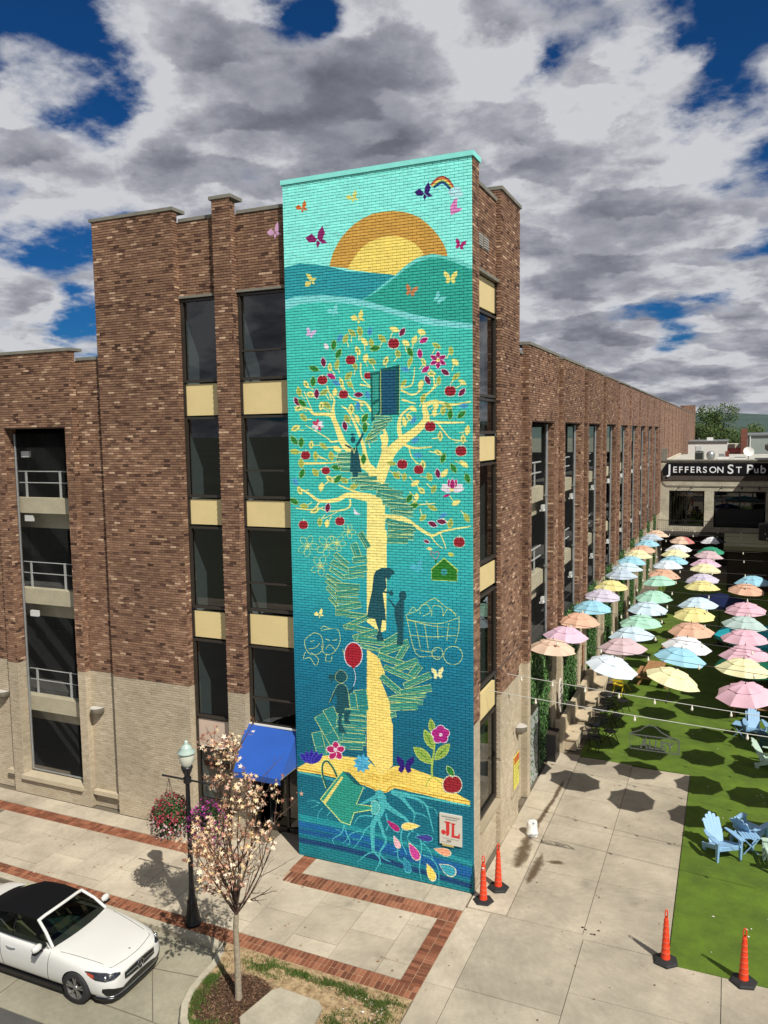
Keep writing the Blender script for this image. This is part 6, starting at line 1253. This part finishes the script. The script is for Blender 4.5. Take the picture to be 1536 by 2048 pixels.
for x, y, a, l in ((8.3, 16.0, 3, 'cedar picnic table at the right edge next to the first one'), (6.6, 20.5, 5, 'cedar picnic table behind the first one in the shade of the right building'), (2.6, 18.6, 86, 'cedar picnic table under the mauve umbrella of the second row'), (3.4, 24, 84, 'cedar picnic table deep in the alley shade'), (6.2, 26, 4, 'cedar picnic table farthest back on the right')):
    c = copy_tree(pt); put(c, x, y, R(a), l, 'picnic table', G4)
# market parasols standing on the turf, teal and green
def parasol(x, y, r, h, M, label):
    t = thing('market_parasol', label, 'parasol', (x, y, .01), .2, 'standing parasols under the hanging umbrellas'); m = MB(); n = 8
    m.lathe([(.03, h+.42), (r*.5, h+.22), (r, h)], n, smooth=False); m.build('canopy', M, t); m = MB(); m.lathe([(r*.995, h+.0), (r*.995, h-.14)], n, smooth=False); m.build('valance', M, t); MB().tube([(0,0,0), (0,0,h+.5)], .024, 8).build('pole', mat('dark_pole', (.06, .04, .025), .5, 0), t); MB().lathe([(.25, 0), (.25, .05), (.06, .09), (.03, .3)], 16).build('base', M_BLACK, t)
    m = MB(); [m.beam((.05*math.cos(2*math.pi*k/n), .05*math.sin(2*math.pi*k/n), h+.37), (r*.98*math.cos(2*math.pi*k/n), r*.98*math.sin(2*math.pi*k/n), h-.02), .02, .02) for k in range(n)]; m.build('ribs', mat('dark_pole', (.06, .04, .025), .5, 0), t)
M_TEAL = fabric('teal_canvas', (.03, .40, .48)); M_GRNC = fabric('green_canvas', (.012, .12, .07)); 
parasol(7.1, 18.4, 2.15, 2.55, M_TEAL, 'large teal parasol behind the pink umbrellas of the right row'); parasol(6.3, 14.9, 1.25, 2.15, M_GRNC, 'dark green parasol over the first picnic table'); parasol(8.6, 15.4, 1.25, 2.15, M_GRNC, 'dark green parasol at the right edge beside the first one'); parasol(5.1, 26.5, 1.5, 2.3, fabric('navy_canvas', (.012, .02, .07)), 'navy parasol in the deep shade of the alley')
# lit round bulb globe hung in the dark at the right edge
t = thing('bulb_globe', 'dark globe dotted with small warm bulbs at the right edge of the alley', 'lamp', (8.35, 38, 4.7)); m = MB(); m.lathe([(.5*math.sin(a), .7*math.cos(a)) for a in np.linspace(.02, 3.12, 10)], 16); m.build('globe', M_BLACK, t); m = MB(); r5 = random.Random(2)
for i in range(60):
    a, b = r5.uniform(0, 6.28), r5.uniform(.4, 2.7); m.lathe([(.001, .03), (.03, 0), (.001, -.03)], 5, (.52*math.sin(b)*math.cos(a), .52*math.sin(b)*math.sin(a), .72*math.cos(b)))
m.build('bulbs', mat('bulb_warm', (.75, .66, .4), .3, 0), t)

# ------------------------------------------------------------------ traffic cones and bucket
M_OR = mat('orange_plastic', (.72, .050, .012), .45, .10, 6); M_RUB = mat('black_rubber', (.016, .016, .016), .75, .3, 10)
def make_cone():
    t = bpy.data.objects.new('traffic_cone', None); COL.objects.link(t)
    m = MB(); m.lathe([(.001, 0), (.27, 0), (.27, .025), (.235, .05), (.12, .075), (.001, .08)], 6, smooth=False); m.build('rubber_base', M_RUB, t)
    pr = [(.098, .06)]
    for i in range(7): z = .10+i*.118; r = .090-.0065*i; pr += [(r+.004, z), (r, z+.010), (r-.003, z+.100), (r-.001, z+.112)]
    pr += [(.045, .93), (.030, .96), (.028, .985)]
    m = MB(); m.lathe(pr, 18); m.build('post', M_OR, t)
    m = MB(); [m.lathe([(.0915-.0065*i, .205+i*.118), (.0955-.0065*i, .209+i*.118), (.0915-.0065*i, .214+i*.118)], 18) for i in range(6)]; m.build('groove_ring', mat('pale_orange', (.62, .20, .12), .5, .05), t)
    m = MB(); m.tube([(-.026, 0, .97), (-.030, 0, 1.05), (-.022, 0, 1.12), (0, 0, 1.145), (.022, 0, 1.12), (.030, 0, 1.05), (.026, 0, .97)], .013, 6); m.build('handle', M_OR, t); return t
G5 = 'orange channelizer cones'; k0 = make_cone()
put(k0, .30, -.24, R(10), 'orange post cone touching the corner of the mural wall, with a small white tag', 'traffic cone', G5, 0)
tg = MB().box(-.02, .03, -.062, -.056, .845, .885).build('paper_tag', M_WHITE, k0)
k1 = make_cone(); put(k1, .49, .40, R(25), 'orange post cone by the beige wall, behind the one at the mural corner', 'traffic cone', G5, .03)
c = copy_tree(k1); put(c, 4.46, -.88, R(40), 'orange post cone at the front corner of the turf, on the paving side', 'traffic cone', G5, .01); c = copy_tree(k1); put(c, 5.96, -.96, R(15), 'orange post cone on the front edge of the turf, rightmost', 'traffic cone', G5, .012)
t = thing('bucket', 'white plastic bucket upside down on the wall kerb', 'bucket', (.66, 3.28, .03), 0); m = MB(); m.lathe([(.16, 0), (.165, .02), (.152, .04), (.150, .30), (.14, .38), (.132, .40), (.001, .402)], 22); m.build('pail', mat('white_bucket', (.78, .77, .72), .5, .04, 8), t); m = MB(); m.lathe([(.152, .05), (.165, .055), (.165, .075), (.152, .08)], 22); m.build('rim', M_WHITE, t); m = MB(); m.tube([(-.16, 0, .07), (-.12, -.14, .04), (0, -.19, .03), (.12, -.14, .04), (.16, 0, .07)], .005, 5); m.build('handle', M_GALV, t)

# ------------------------------------------------------------------ lamp post with two flower baskets
LP = thing('street_lamp', 'black lamp post with an acorn globe on the brick kerb band', 'street lamp', (-5.62, -3.60, 0))
m = MB(); m.lathe([(.001, 0), (.19, 0), (.19, .06), (.16, .10), (.165, .20), (.12, .30), (.105, .50), (.125, .56), (.085, .64), (.066, .9), (.058, 1.05), (.052, 2.6), (.048, 3.35), (.085, 3.40), (.085, 3.46), (.06, 3.5), (.07, 3.58), (.10, 3.64), (.13, 3.72), (.13, 3.76), (.001, 3.77)], 20); m.build('post', M_BLACK, LP)
m = MB(); [m.tube([(.165*math.cos(a), .165*math.sin(a), .06), (.13*math.cos(a), .13*math.sin(a), .25), (.095*math.cos(a), .095*math.sin(a), .55)], .013, 5) for a in np.linspace(0, 6.28, 9)[:-1]]; m.build('base_flutes', M_BLACK, LP)
m = MB(); m.lathe([(.10, 3.77), (.155, 3.86), (.175, 3.98), (.165, 4.06)], 20); m.build('globe', mat('frosted_globe', (.55, .56, .46), .2, .04, 3, spec=.6), LP)
m = MB(); m.lathe([(.165, 4.05), (.20, 4.07), (.20, 4.10), (.13, 4.17), (.135, 4.19), (.09, 4.24), (.04, 4.28), (.05, 4.31), (.03, 4.35), (.001, 4.37)], 20); m.build('cap', mat('pale_green_cap', (.40, .50, .44), .35, .08, 6), LP)
m = MB(); m.tube([(-.66, 0, 3.44), (.66, 0, 3.44)], .022, 8); [m.lathe([(.001, .04), (.035, 0), (.001, -.04)], 8, (x, 0, 3.44)) for x in (-.68, .68)]; m.lathe([(.09, 3.38), (.09, 3.5)], 12); m.build('cross_arm', M_BLACK, LP)
def basket(x, label, cols, seed):
    t = thing('flower_basket', label, 'flower basket', (-5.62+x, -3.60, 2.45), 0, 'hanging flower baskets on the lamp post'); r = random.Random(seed)
    m = MB(); m.lathe([(.001, -.18), (.14, -.15), (.22, -.02), (.24, .08), (.001, .09)], 16); m.build('pot', mat('moss_pot', (.05, .04, .02), .95), t)
    m = MB(); [m.tube([(.22*math.cos(a), .22*math.sin(a), .08), (0, 0, .95)], .005, 4) for a in (0, 2.1, 4.2)]; m.build('chain', M_BLACK, t); f = MB(); fl = MB()
    for i in range(5200):
        d = Vector((r.gauss(0,1), r.gauss(0,1), r.gauss(0,1))).normalized(); q = r.uniform(.55, 1.02)*(1+.10*math.sin(5*d.x+3*d.z)+.07*math.sin(9*d.y)); c = Vector((d.x*.46*q, d.y*.46*q, d.z*.50*q+.02)); s = r.uniform(.014, .030)
        n = (d+Vector((r.uniform(-.7, .7), r.uniform(-.7, .7), r.uniform(-.3, .8)))).normalized(); u = n.orthogonal().normalized(); v = n.cross(u); f.add([c-u*s, c+v*s*.6, c+u*s, c-v*s*.6], [(0,1,2,3)], 0, max(.002, r.random()))
        if q > .84 and r.random() < .40:
            c2 = c*1.03; s2 = r.uniform(.018, .032); zz = d.z+r.uniform(-.25, .25); mi = 0 if zz > -.05 else (1 if r.random() < .8 else 0)
            pts = [c2+n*.01+(u*math.cos(k*1.2566)+v*math.sin(k*1.2566))*s2 for k in range(5)]; fl.add(pts, [(0,1,2,3,4)], mi)
    f.build('foliage', ramp_mat('basket_leaves', [(0, (.016, .04, .010)), (.6, (.035, .085, .018)), (1, (.10, .15, .05))], .7, 'tint'), t); fl.build('flowers', [mat('petals_%s' % c, v, .6, .15, 20) for c, v in cols], t, kind='stuff')
basket(-.52, 'flower basket with red and pale pink blooms on the left lamp arm', (('red', (.24, .012, .03)), ('pale_pink', (.60, .42, .42))), 1)
basket(.52, 'flower basket with magenta and purple blooms on the right lamp arm', (('magenta', (.36, .025, .22)), ('rose', (.50, .22, .30))), 2)

# ------------------------------------------------------------------ young street tree, half bare, with pale turning leaves
def young_tree():
    t = thing('young_tree', 'slender young tree with sparse cream and gold leaves on the planted island', 'tree', (-3.27, -5.26, 0)); r = random.Random(12)
    tr = MB(); tr.tube([(0, 0, -.05), (.0, 0, .06), (.005, 0, .7), (-.01, .0, 1.5), (.0, .02, 1.75)], [.085, .070, .062, .055, .052], 10, tint=.9); tr.build('trunk', ramp_mat('tree_bark', [(0, (.09, .055, .038)), (1, (.33, .28, .20))], .9, 'tint', extra=.25), t)
    br = MB(); tips = []
    def limb(p, d, L, rad, depth, leafy):
        n = max(4, int(L/.16)); pts = [p.copy()]; q = p.copy(); dd = d.copy()
        for i in range(n):
            dd = (dd+Vector((r.uniform(-.09, .09), r.uniform(-.09, .09), .05))).normalized(); q = q+dd*(L/n); pts.append(q.copy())
            if leafy and i > n*.12: tips.append((q.copy(), dd.copy(), leafy))
            if depth > 0 and i > 0 and r.random() < .55:
                a = r.uniform(0, 6.28); o = dd.orthogonal().normalized(); o = Matrix.Rotation(a, 3, dd) @ o; limb(q.copy(), (dd*.75+o*.65).normalized(), L*r.uniform(.25, .45)*(1-.4*i/n), rad*.45, depth-1, leafy)
        br.tube(pts, [rad*(1-.8*i/n) for i in range(n+1)], 6, tint=.001)
    Z = Vector((0, 0, 1))
    limb(Vector((0, .02, 1.7)), Vector((-.02, .03, 1)), 3.55, .040, 2, 1.0)
    for a, el, L, lf, z in ((185, 48, 1.5, 1.0, 1.75), (160, 62, 2.2, 1.0, 1.8), (205, 58, 1.9, .9, 1.9), (250, 62, 1.8, .9, 1.8), (95, 66, 2.2, .7, 1.9), (20, 58, 2.3, .10, 1.8), (5, 50, 2.1, .06, 1.75), (-18, 62, 2.6, .08, 1.9), (40, 66, 2.5, .10, 2.0), (-40, 55, 1.7, .3, 1.8), (150, 38, 1.3, .8, 1.8), (60, 70, 2.3, .25, 2.1), (300, 66, 2.0, .6, 2.0), (350, 28, 1.1, .05, 1.95)):
        limb(Vector((.0, .02, z)), Vector((math.cos(R(a))*math.cos(R(el)), math.sin(R(a))*math.cos(R(el)), math.sin(R(el)))), L, .022, 2, lf)
    br.build('branches', _mats['tree_bark'], t)
    lf = MB()
    for p, d, k in tips:
        if r.random() > k*.68: continue
        for j in range(r.randint(3, 6)):
            c = p+Vector((r.gauss(0, .055), r.gauss(0, .055), r.gauss(0, .055))); nrm = Vector((r.gauss(.25, .6), r.gauss(-.25, .6), r.gauss(.6, .5))).normalized(); u = nrm.orthogonal().normalized(); u = Matrix.Rotation(r.uniform(0, 6.28), 3, nrm) @ u; v = nrm.cross(u); s = r.uniform(.030, .064); vs = []
            for i in range(10): ang = math.pi*i/5; q = s*(1 if i % 2 == 0 else .38); vs.append(c+(u*math.cos(ang)+v*math.sin(ang))*q+nrm*(.25*q if i % 2 == 0 else 0)*r.uniform(-.6, .9))
            lf.add(vs, [tuple(range(10))], 0, max(.002, r.random()))
    lf.build('leaves', ramp_mat('turning_leaves', [(0, (.14, .055, .035)), (.25, (.36, .17, .10)), (.48, (.56, .36, .25)), (.72, (.66, .48, .22)), (1, (.80, .68, .54))], .7, 'tint'), t)
young_tree()
# ------------------------------------------------------------------ white convertible parked at the kerb
def build_car():
    t = thing('parked_car', 'white convertible with a black soft top parked at the kerb', 'car', (-7.77, -5.62, -.13))
    M_PAINT = mat('white_car_paint', (.60, .595, .555), .22, .02, 2, spec=.6); M_PAINT.node_tree.nodes['Principled BSDF'].inputs['Coat Weight'].default_value = .6; M_PAINT.node_tree.nodes['Principled BSDF'].inputs['Coat Roughness'].default_value = .05
    M_TOP = mat('black_soft_top', (.004, .004, .005), .9, .2, 30, bump=.3, fine=220, spec=.12); M_SGL = glass_mat('car_side_glass', (.16, .18, .16), .01, 1.22); M_TRIM = mat('gloss_black_trim', (.008, .008, .009), .25, 0); M_CHR = mat('chrome', (.62, .63, .64), .12, 0, metal=1); M_CG = glass_mat('car_glass', (.19, .21, .19), .01, 1.4); M_SEAT = mat('cream_leather', (.33, .33, .19), .6, .08, 6); M_IN = mat('car_cabin_dark', (.012, .013, .010), .8, 0)
    ST = [ # x, zb, w_bottom, w_mid, z_mid, w_belt, z_belt, w_top, z_top, z_centre
        (2.36, .30, .52, .58, .46, .54, .60, .40, .655, .675), (2.30, .20, .66, .70, .46, .64, .63, .52, .695, .72), (2.16, .16, .76, .81, .48, .735, .69, .60, .755, .785), (1.95, .16, .80, .865, .52, .80, .755, .66, .815, .845), (1.47, .18, .82, .90, .56, .845, .835, .70, .875, .91),
        (1.05, .18, .83, .905, .58, .855, .885, .72, .925, .965), (.75, .18, .83, .905, .58, .855, .90, .73, .935, .955), (.1, .18, .83, .905, .58, .855, .915, .76, .93, .93), (-.6, .18, .83, .905, .58, .855, .93, .77, .945, .945), (-1.1, .18, .83, .91, .60, .855, .945, .77, .965, .975), (-1.5, .19, .82, .905, .62, .845, .95, .72, .985, 1.0), (-1.95, .22, .80, .87, .64, .80, .93, .66, .975, .99), (-2.2, .26, .74, .80, .64, .72, .88, .58, .93, .945), (-2.34, .34, .60, .68, .62, .60, .80, .48, .85, .86)]
    def prof(s):
        x, zb, wb, wm, zm, wl, zl, wt, zt, zc = s
        half = [(0, zb), (wb*.75, zb), (wb, zb+.05), ((wb+wm)/2+.015, (zb+zm)/2), (wm, zm), ((wm+wl)/2+.012, (zm+zl)/2+.01), (wl, zl), (wt, zt), (wt*.55, zt*.35+zc*.65), (0, zc)]
        return [(x, -a, b) for a, b in half]+[(x, a, b) for a, b in half[-2:0:-1]]
    bm = bmesh.new(); rings = []
    for s in ST: rings.append([bm.verts.new(p) for p in prof(s)])
    n = len(rings[0])
    for i in range(len(rings)-1):
        for j in range(n): bm.faces.new((rings[i][j], rings[i+1][j], rings[i+1][(j+1) % n], rings[i][(j+1) % n]))
    bm.faces.new(rings[0]); bm.faces.new(rings[-1][::-1]); bmesh.ops.recalc_face_normals(bm, faces=bm.faces)
    me = bpy.data.meshes.new('body'); bm.to_mesh(me); bm.free()
    o = bpy.data.objects.new('body', me); COL.objects.link(o); sub = o.modifiers.new('s', 'SUBSURF'); sub.levels = 2; sub.render_levels = 2
    cuts = []
    for x in (1.47, -1.37):
        for s in (-1, 1):
            m = MB(); m.lathe([(.001, s*.62), (.352, s*.62), (.365, s*1.2), (.001, s*1.2)][::1], 32, (x, 0, .335), axis='Y'); c = m.build('cut', M_TRIM); bmx = bmesh.new(); bmx.from_mesh(c.data); bmesh.ops.remove_doubles(bmx, verts=bmx.verts, dist=.003); bmesh.ops.recalc_face_normals(bmx, faces=bmx.faces); bmx.to_mesh(c.data); bmx.free()
            b = o.modifiers.new('b', 'BOOLEAN'); b.object = c; b.operation = 'DIFFERENCE'; b.solver = 'EXACT'; cuts.append(c)
    # cockpit well
    m = MB(); m.box(-1.0, .62, -.66, .66, .45, 1.3); c = m.build('cut', M_TRIM); b = o.modifiers.new('b', 'BOOLEAN'); b.object = c; b.operation = 'DIFFERENCE'; cuts.append(c)
    dg = bpy.context.evaluated_depsgraph_get(); me2 = bpy.data.meshes.new_from_object(o.evaluated_get(dg)); me2.name = 'body'
    bpy.data.objects.remove(o); [bpy.data.objects.remove(c) for c in cuts]
    me2.materials.clear(); me2.materials.append(M_PAINT); me2.materials.append(M_IN)
    for p in me2.polygons:
        p.use_smooth = True; p.material_index = 0
        c, nn = p.center, p.normal
        for x in (1.47, -1.37):
            if abs(math.hypot(c.x-x, c.z-.335)-.35) < .03 and abs(nn.y) < .8 and c.z > .1: p.material_index = 1
        if abs(c.y) < .64 and abs(c.z-.335) < .38 and (abs(c.x-1.47) < .36 or abs(c.x+1.37) < .36) and abs(nn.y) > .9: p.material_index = 1
        if -1.01 < c.x < .63 and abs(c.y) < .665 and .44 < c.z < .90: p.material_index = 1
    body = link('body', me2, t)
    try:
        me2.set_sharp_from_angle(angle=R(38))
    except Exception: pass
    from mathutils.bvhtree import BVHTree
    bvh = BVHTree.FromPolygons([v.co.copy() for v in me2.vertices], [tuple(p.vertices) for p in me2.polygons])
    def on(p, d, off=.006):
        d = Vector(d).normalized(); p = Vector(p); h = bvh.ray_cast(p+d*1.2, -d)
        return (h[0]+d*off) if h[0] is not None else p+d*off
    def patch(top, bot, d, off=.006, n=8, rows=3):
        m = MB(); vs = []
        def along(P, q):
            x = q*(len(P)-1); i = min(int(x), len(P)-2); return Vector(P[i]).lerp(Vector(P[i+1]), x-i)
        for j in range(rows+1):
            for i in range(n+1): vs.append(on(along(bot, i/n).lerp(along(top, i/n), j/rows), d, off))
        m.add(vs, [(j*(n+1)+i, j*(n+1)+i+1, (j+1)*(n+1)+i+1, (j+1)*(n+1)+i) for j in range(rows) for i in range(n)], smooth=True); return m
    # cowl, header, pillars, windscreen
    wsb = [(.86-.10*(y/.72)**2+.03, y, .955-.03*(y/.72)**2) for y in np.linspace(-.73, .73, 9)]; wst = [(.30-.05*(y/.58)**2, y, 1.345-.03*(y/.58)**2) for y in np.linspace(-.585, .585, 9)]
    m = MB(); vs = wsb+[tuple((np.array(a)*.5+np.array(b)*.5)+np.array((.03, 0, .03))) for a, b in zip(wsb, wst)]+wst; m.add(vs, [(r*9+i, r*9+i+1, (r+1)*9+i+1, (r+1)*9+i) for r in (0, 1) for i in range(8)], smooth=True); m.build('windscreen', M_CG, t)
    m = MB(); hp = [Vector(p) for p in wst]; m.tube([hp[0]+Vector((.02,.0,0))]+hp[1:-1]+[hp[-1]+Vector((.02,0,0))], .036, 8); m.tube([(wsb[0][0], -.75, .935), ((wsb[0][0]+wst[0][0])/2+.02, -.675, 1.155), (wst[0][0], -.59, 1.32)], .034, 8); m.tube([(wsb[0][0], .75, .935), ((wsb[0][0]+wst[0][0])/2+.02, .675, 1.155), (wst[0][0], .59, 1.32)], .034, 8); m.build('windscreen_frame', M_PAINT, t)
    # soft top
    rs = [(.27, 1.35, .575, 1.30), (.05, 1.385, .60, 1.315), (-.25, 1.40, .615, 1.32), (-.6, 1.385, .62, 1.30), (-.85, 1.34, .62, 1.265), (-1.1, 1.255, .66, 1.10), (-1.35, 1.14, .70, .97), (-1.58, 1.02, .70, .965), (-1.68, .985, .66, .96)]
    vs = []; k = 9
    for x, z, w, ze in rs:
        for q in np.linspace(-1, 1, k):
            a = abs(q); zz = z-(z-ze)*(a**4); vs.append((x+.05*(1-a*a) if x > .2 else x-.06*(1-a*a)*(x < -1.2), q*w, zz))
    m = MB(); m.add(vs, [(i*k+j, i*k+j+1, (i+1)*k+j+1, (i+1)*k+j) for i in range(len(rs)-1) for j in range(k-1)], smooth=True)
    for s in (-1, 1): m.add([(-.80, s*.622, 1.275), (-.84, s*.66, 1.10), (-.93, s*.76, .945), (-1.40, s*.74, .96), (-1.35, s*.70, .98), (-1.1, s*.665, 1.11), (-.87, s*.622, 1.262)], [tuple(range(7))]); 
    m.build('soft_top', M_TOP, t)
    for s in (-1, 1):
        m = MB(); q = [(.66, s*.765, .935), (-.30, s*.79, .945), (-.28, s*.665, 1.275), (.30, s*.592, 1.30)]; m.add(q, [(0,1,2,3)]); q = [(-.32, s*.79, .945), (-.92, s*.775, .95), (-.85, s*.672, 1.12), (-.79, s*.63, 1.262), (-.30, s*.665, 1.275)]; m.add(q, [(0,1,2,3,4)]); m.build('side_window', M_SGL, t)
        m = MB(); m.tube([(.72, s*.785, .925), (-.3, s*.80, .94), (-.95, s*.785, .945), (-1.45, s*.755, .955)], .013, 6); m.build('beltline_trim', M_CHR, t); m = MB(); m.tube([(-.31, s*.79, .945), (-.29, s*.665, 1.278)], .014, 5); m.build('window_seal', M_TRIM, t)
        # mirror
        m = MB(); m.lathe([(.001, -.11), (.055, -.10), (.085, -.02), (.078, .06), (.05, .10), (.001, .11)], 12, (.58, s*.965, 1.0), axis='Y'); me = m.mesh('mirror', M_PAINT); me.transform(Matrix.Translation((.58, s*.965, 1.0)) @ Matrix.Diagonal((.75, 1, .95, 1)) @ Matrix.Translation((-.58, -s*.965, -1.0))); mr = link('mirror', me, t); m = MB(); m.beam((.60, s*.78, .935), (.59, s*.90, .96), .07, .035); m.box(.53, .64, s*.965-.10, s*.965+.10, .905, .925); m.build('mirror_foot', M_TRIM, mr)
        # door shut lines, handle, crease, sill
        def sidey(x, z): return .905*(1-.0) if z < .6 else .905-(z-.6)*.14
        m = MB()
        for x in (.74, -.50):
            pts = [on((x+(.06 if x > 0 else -.08)*((z-.3)/.6), s*.8, z), (0, s, 0), .001) for z in (.27, .35, .45, .55, .65, .75, .85, .89)]; m.tube(pts, .0055, 4)
        m.build('door_gap', M_TRIM, t)
        m = MB(); m.tube([on((x, s*.8, .765), (0, s, 0), o_) for x, o_ in ((-.38, .0), (-.30, .022), (-.20, .022), (-.12, .0))], .016, 6); m.build('door_handle', M_CHR, t)
        m = MB(); m.box(-1.0, 1.08, s*.80-.04, s*.80+.04, .12, .20); m.build('sill_trim', M_TRIM, t)
        # headlight: dark housing, lens, lamps, amber corner
        def hp_(x, u): return (x, s*u[0], u[1])
        D = (.70, s*.66, .28)
        m = patch([(2.25, s*.45, .645), (2.18, s*.60, .685), (2.05, s*.72, .72), (1.85, s*.84, .755), (1.74, s*.88, .755)], [(2.27, s*.47, .61), (2.22, s*.60, .565), (2.10, s*.72, .555), (1.95, s*.83, .60), (1.76, s*.88, .735)], D, .008, 12); hl = m.build('headlight', mat('smoked_lamp', (.02, .022, .026), .08, 0, spec=.8), t)
        m = MB()
        for y, z, r in ((.60, .625, .040), (.72, .635, .044)):
            c = on((2.12, s*y, z), D, .0); m.lathe([(.001, .03), (r*.6, .028), (r, .016), (r*1.1, .0)], 12, tuple(c), axis='X')
        m.tube([on(p, D, .012) for p in ((2.24, s*.48, .65), (2.16, s*.62, .69), (2.02, s*.74, .722), (1.84, s*.85, .752))], .009, 5); m.tube([on(p, D, .012) for p in ((2.22, s*.56, .585), (2.10, s*.72, .57))], .006, 5); m.build('lamp', M_CHR, hl)
        m = patch([(1.93, s*.84, .70), (1.80, s*.88, .745)], [(1.93, s*.85, .62), (1.80, s*.88, .70)], D, .014, 3, 2); m.build('side_marker', mat('amber_lens', (.34, .05, .02), .2, 0), hl)
        m = patch([(2.3, s*.40, .31), (2.25, s*.56, .40), (2.12, s*.72, .455), (2.08, s*.80, .45)], [(2.3, s*.39, .285), (2.25, s*.58, .255), (2.12, s*.74, .27), (2.08, s*.81, .38)], (1, s*.45, 0), .008, 8); m.build('air_intake', M_TRIM, t)
        m = MB(); m.add([(-2.33, s*.62, .76), (-2.22, s*.74, .74), (-2.1, s*.80, .80), (-2.2, s*.70, .86)], [(0,1,2,3)]); m.build('tail_light', mat('red_lens', (.3, .01, .01), .2, 0), t)
    # grille with bar and star emblem
    FX = (1, 0, 0); UP = (0, 0, 1)
    gh = lambda y: .088*(1-.30*abs(y/.44)**3)
    ys = np.linspace(-.44, .44, 13)
    m = patch([(2.3, y, .55+gh(y)) for y in ys], [(2.3, y, .55-gh(y)) for y in ys], FX, .008, 12); g = m.build('grille', M_TRIM, t)
    m = MB(); m.tube([on((2.3, y, .55+gh(y)), FX, .010) for y in ys], .011, 5); m.tube([on((2.3, y, .55-gh(y)), FX, .010) for y in ys], .008, 5); m.build('grille_surround', M_CHR, g)
    for s in (-1, 1): m = MB(); m.tube([on((2.3, s*y, .55), FX, .016) for y in (.41, .33, .25, .17, .10)], .014, 5); m.build('grille_bar', M_CHR, g)
    EX = on((2.3, 0, .55), FX, .02).x-2.425
    m = MB(); m.lathe([(.088, -.008), (.098, .004), (.088, .014), (.080, .004), (.088, -.008)], 24, (2.425+EX, 0, .55), axis='X'); m.lathe([(.001, .0), (.08, .0)], 24, (2.425+EX, 0, .55), axis='X', mi=1)
    for a in (90, 210, 330): c, q = math.cos(R(a)), math.sin(R(a)); m.add([(2.436+EX, -.018*q, .55+.018*c), (2.436+EX, .082*c, .55+.082*q), (2.436+EX, .018*q, .55-.018*c), (2.444+EX, 0, .55)], [(0,1,3), (1,2,3)])
    m.build('emblem', [M_CHR, M_TRIM], g)
    m = MB(); m.lathe([(.001, .006), (.022, .004), (.024, 0)], 12, tuple(on((2.10, 0, .6), UP, .0))); m.build('bonnet_badge', M_CHR, t)
    # lower mouth, lip and plate area
    ys = np.linspace(-.62, .62, 13); m = patch([(2.3, y, .415-.12*(abs(y)/.62)**3) for y in ys], [(2.3, y, .27) for y in ys], FX, .012, 12); m.build('lower_grille', M_TRIM, t)
    ys = np.linspace(-.84, .84, 17); DD = lambda y: (1, .9*y/.84, 0)
    m = MB(); m.tube([on((2.1-.3*(abs(y)/.84)**2, y, .225), DD(y), .012)-Vector((0, 0, .04)) for y in ys], .032, 6); m.build('splitter', M_TRIM, t); m = MB(); m.tube([on((2.1-.3*(abs(y)/.84)**2, y, .245), DD(y), .012) for y in ys], .012, 5); m.build('chrome_lip', M_CHR, t)
    m = MB(); m.tube([on((2.24-.10*(abs(y)/.58)**2, y, .6), UP, .001) for y in np.linspace(-.58, .58, 11)], .005, 4)
    for s in (-1, 1): m.tube([on((x, s*(.58+.2*(2.14-x)/1.3), .6), UP, .001) for x in (2.14, 1.9, 1.6, 1.3, 1.0)], .005, 4)
    m.build('bonnet_gap', M_TRIM, t)
    # cabin
    m = MB(); m.box(-1.0, .62, -.66, .66, .44, .46); m.box(.45, .75, -.68, .68, .70, .92); m.build('cabin_floor', M_IN, t)
    for y in (-.36, .36):
        for x in (-.05, -.78):
            m = MB(); m.obox((x, y, .55), (.24, 0, .03), (0, .23, 0), (0, 0, .09)); m.obox((x-.30, y, .80), (.07, 0, .02), (0, .22, 0), (-.07, 0, .28)); m.obox((x-.385, y, 1.13), (.045, 0, 0), (0, .11, 0), (-.015, 0, .07)); m.build('seat', M_SEAT, t)
    m = MB(); m.lathe([(.165, 0), (.185, .015), (.165, .03), (.155, .015), (.165, 0)], 18, (0, 0, 0), axis='X'); m.beam((.015, -.16, 0), (.015, .16, 0), .03, .05); me = m.mesh('steering_wheel', M_TRIM); o = link('steering_wheel', me, t, (.33, .36, .90)); o.rotation_euler = (0, R(-25), 0)
    # wheels
    wm = MB(); wm.lathe([(.215, -.11), (.30, -.115), (.328, -.09), (.335, 0), (.328, .09), (.30, .115), (.215, .11)], 36, axis='Y'); TY = wm.mesh('tyre', M_RUB)
    wm = MB(); wm.lathe([(.215, -.10), (.235, -.112), (.228, -.085), (.20, -.02), (.19, .09)], 36, axis='Y'); wm.lathe([(.19, -.0), (.06, .0), (.001, .0)], 24, (0, .02, 0), axis='Y', mi=1)
    for k in range(5):
        a = 2*math.pi*k/5+.3
        for da in (-.16, .16): wm.beam((.05*math.cos(a), -.085, .05*math.sin(a)), (.218*math.cos(a+da), -.096, .218*math.sin(a+da)), .030, .034, up=(0, 1, 0))
    wm.lathe([(.001, -.105), (.045, -.10), (.055, -.085), (.055, -.05)], 16, axis='Y'); RI = wm.mesh('rim', [mat('alloy_rim', (.33, .33, .32), .3, .05, 8, metal=.8), M_TRIM])
    for x in (1.47, -1.37):
        for s in (-1, 1):
            w = link('tyre', TY, t, (x, s*.79, .335)); r = link('rim', RI, w)
            if s > 0: w.rotation_euler = (0, 0, math.pi)
            w.name = 'wheel'
build_car()
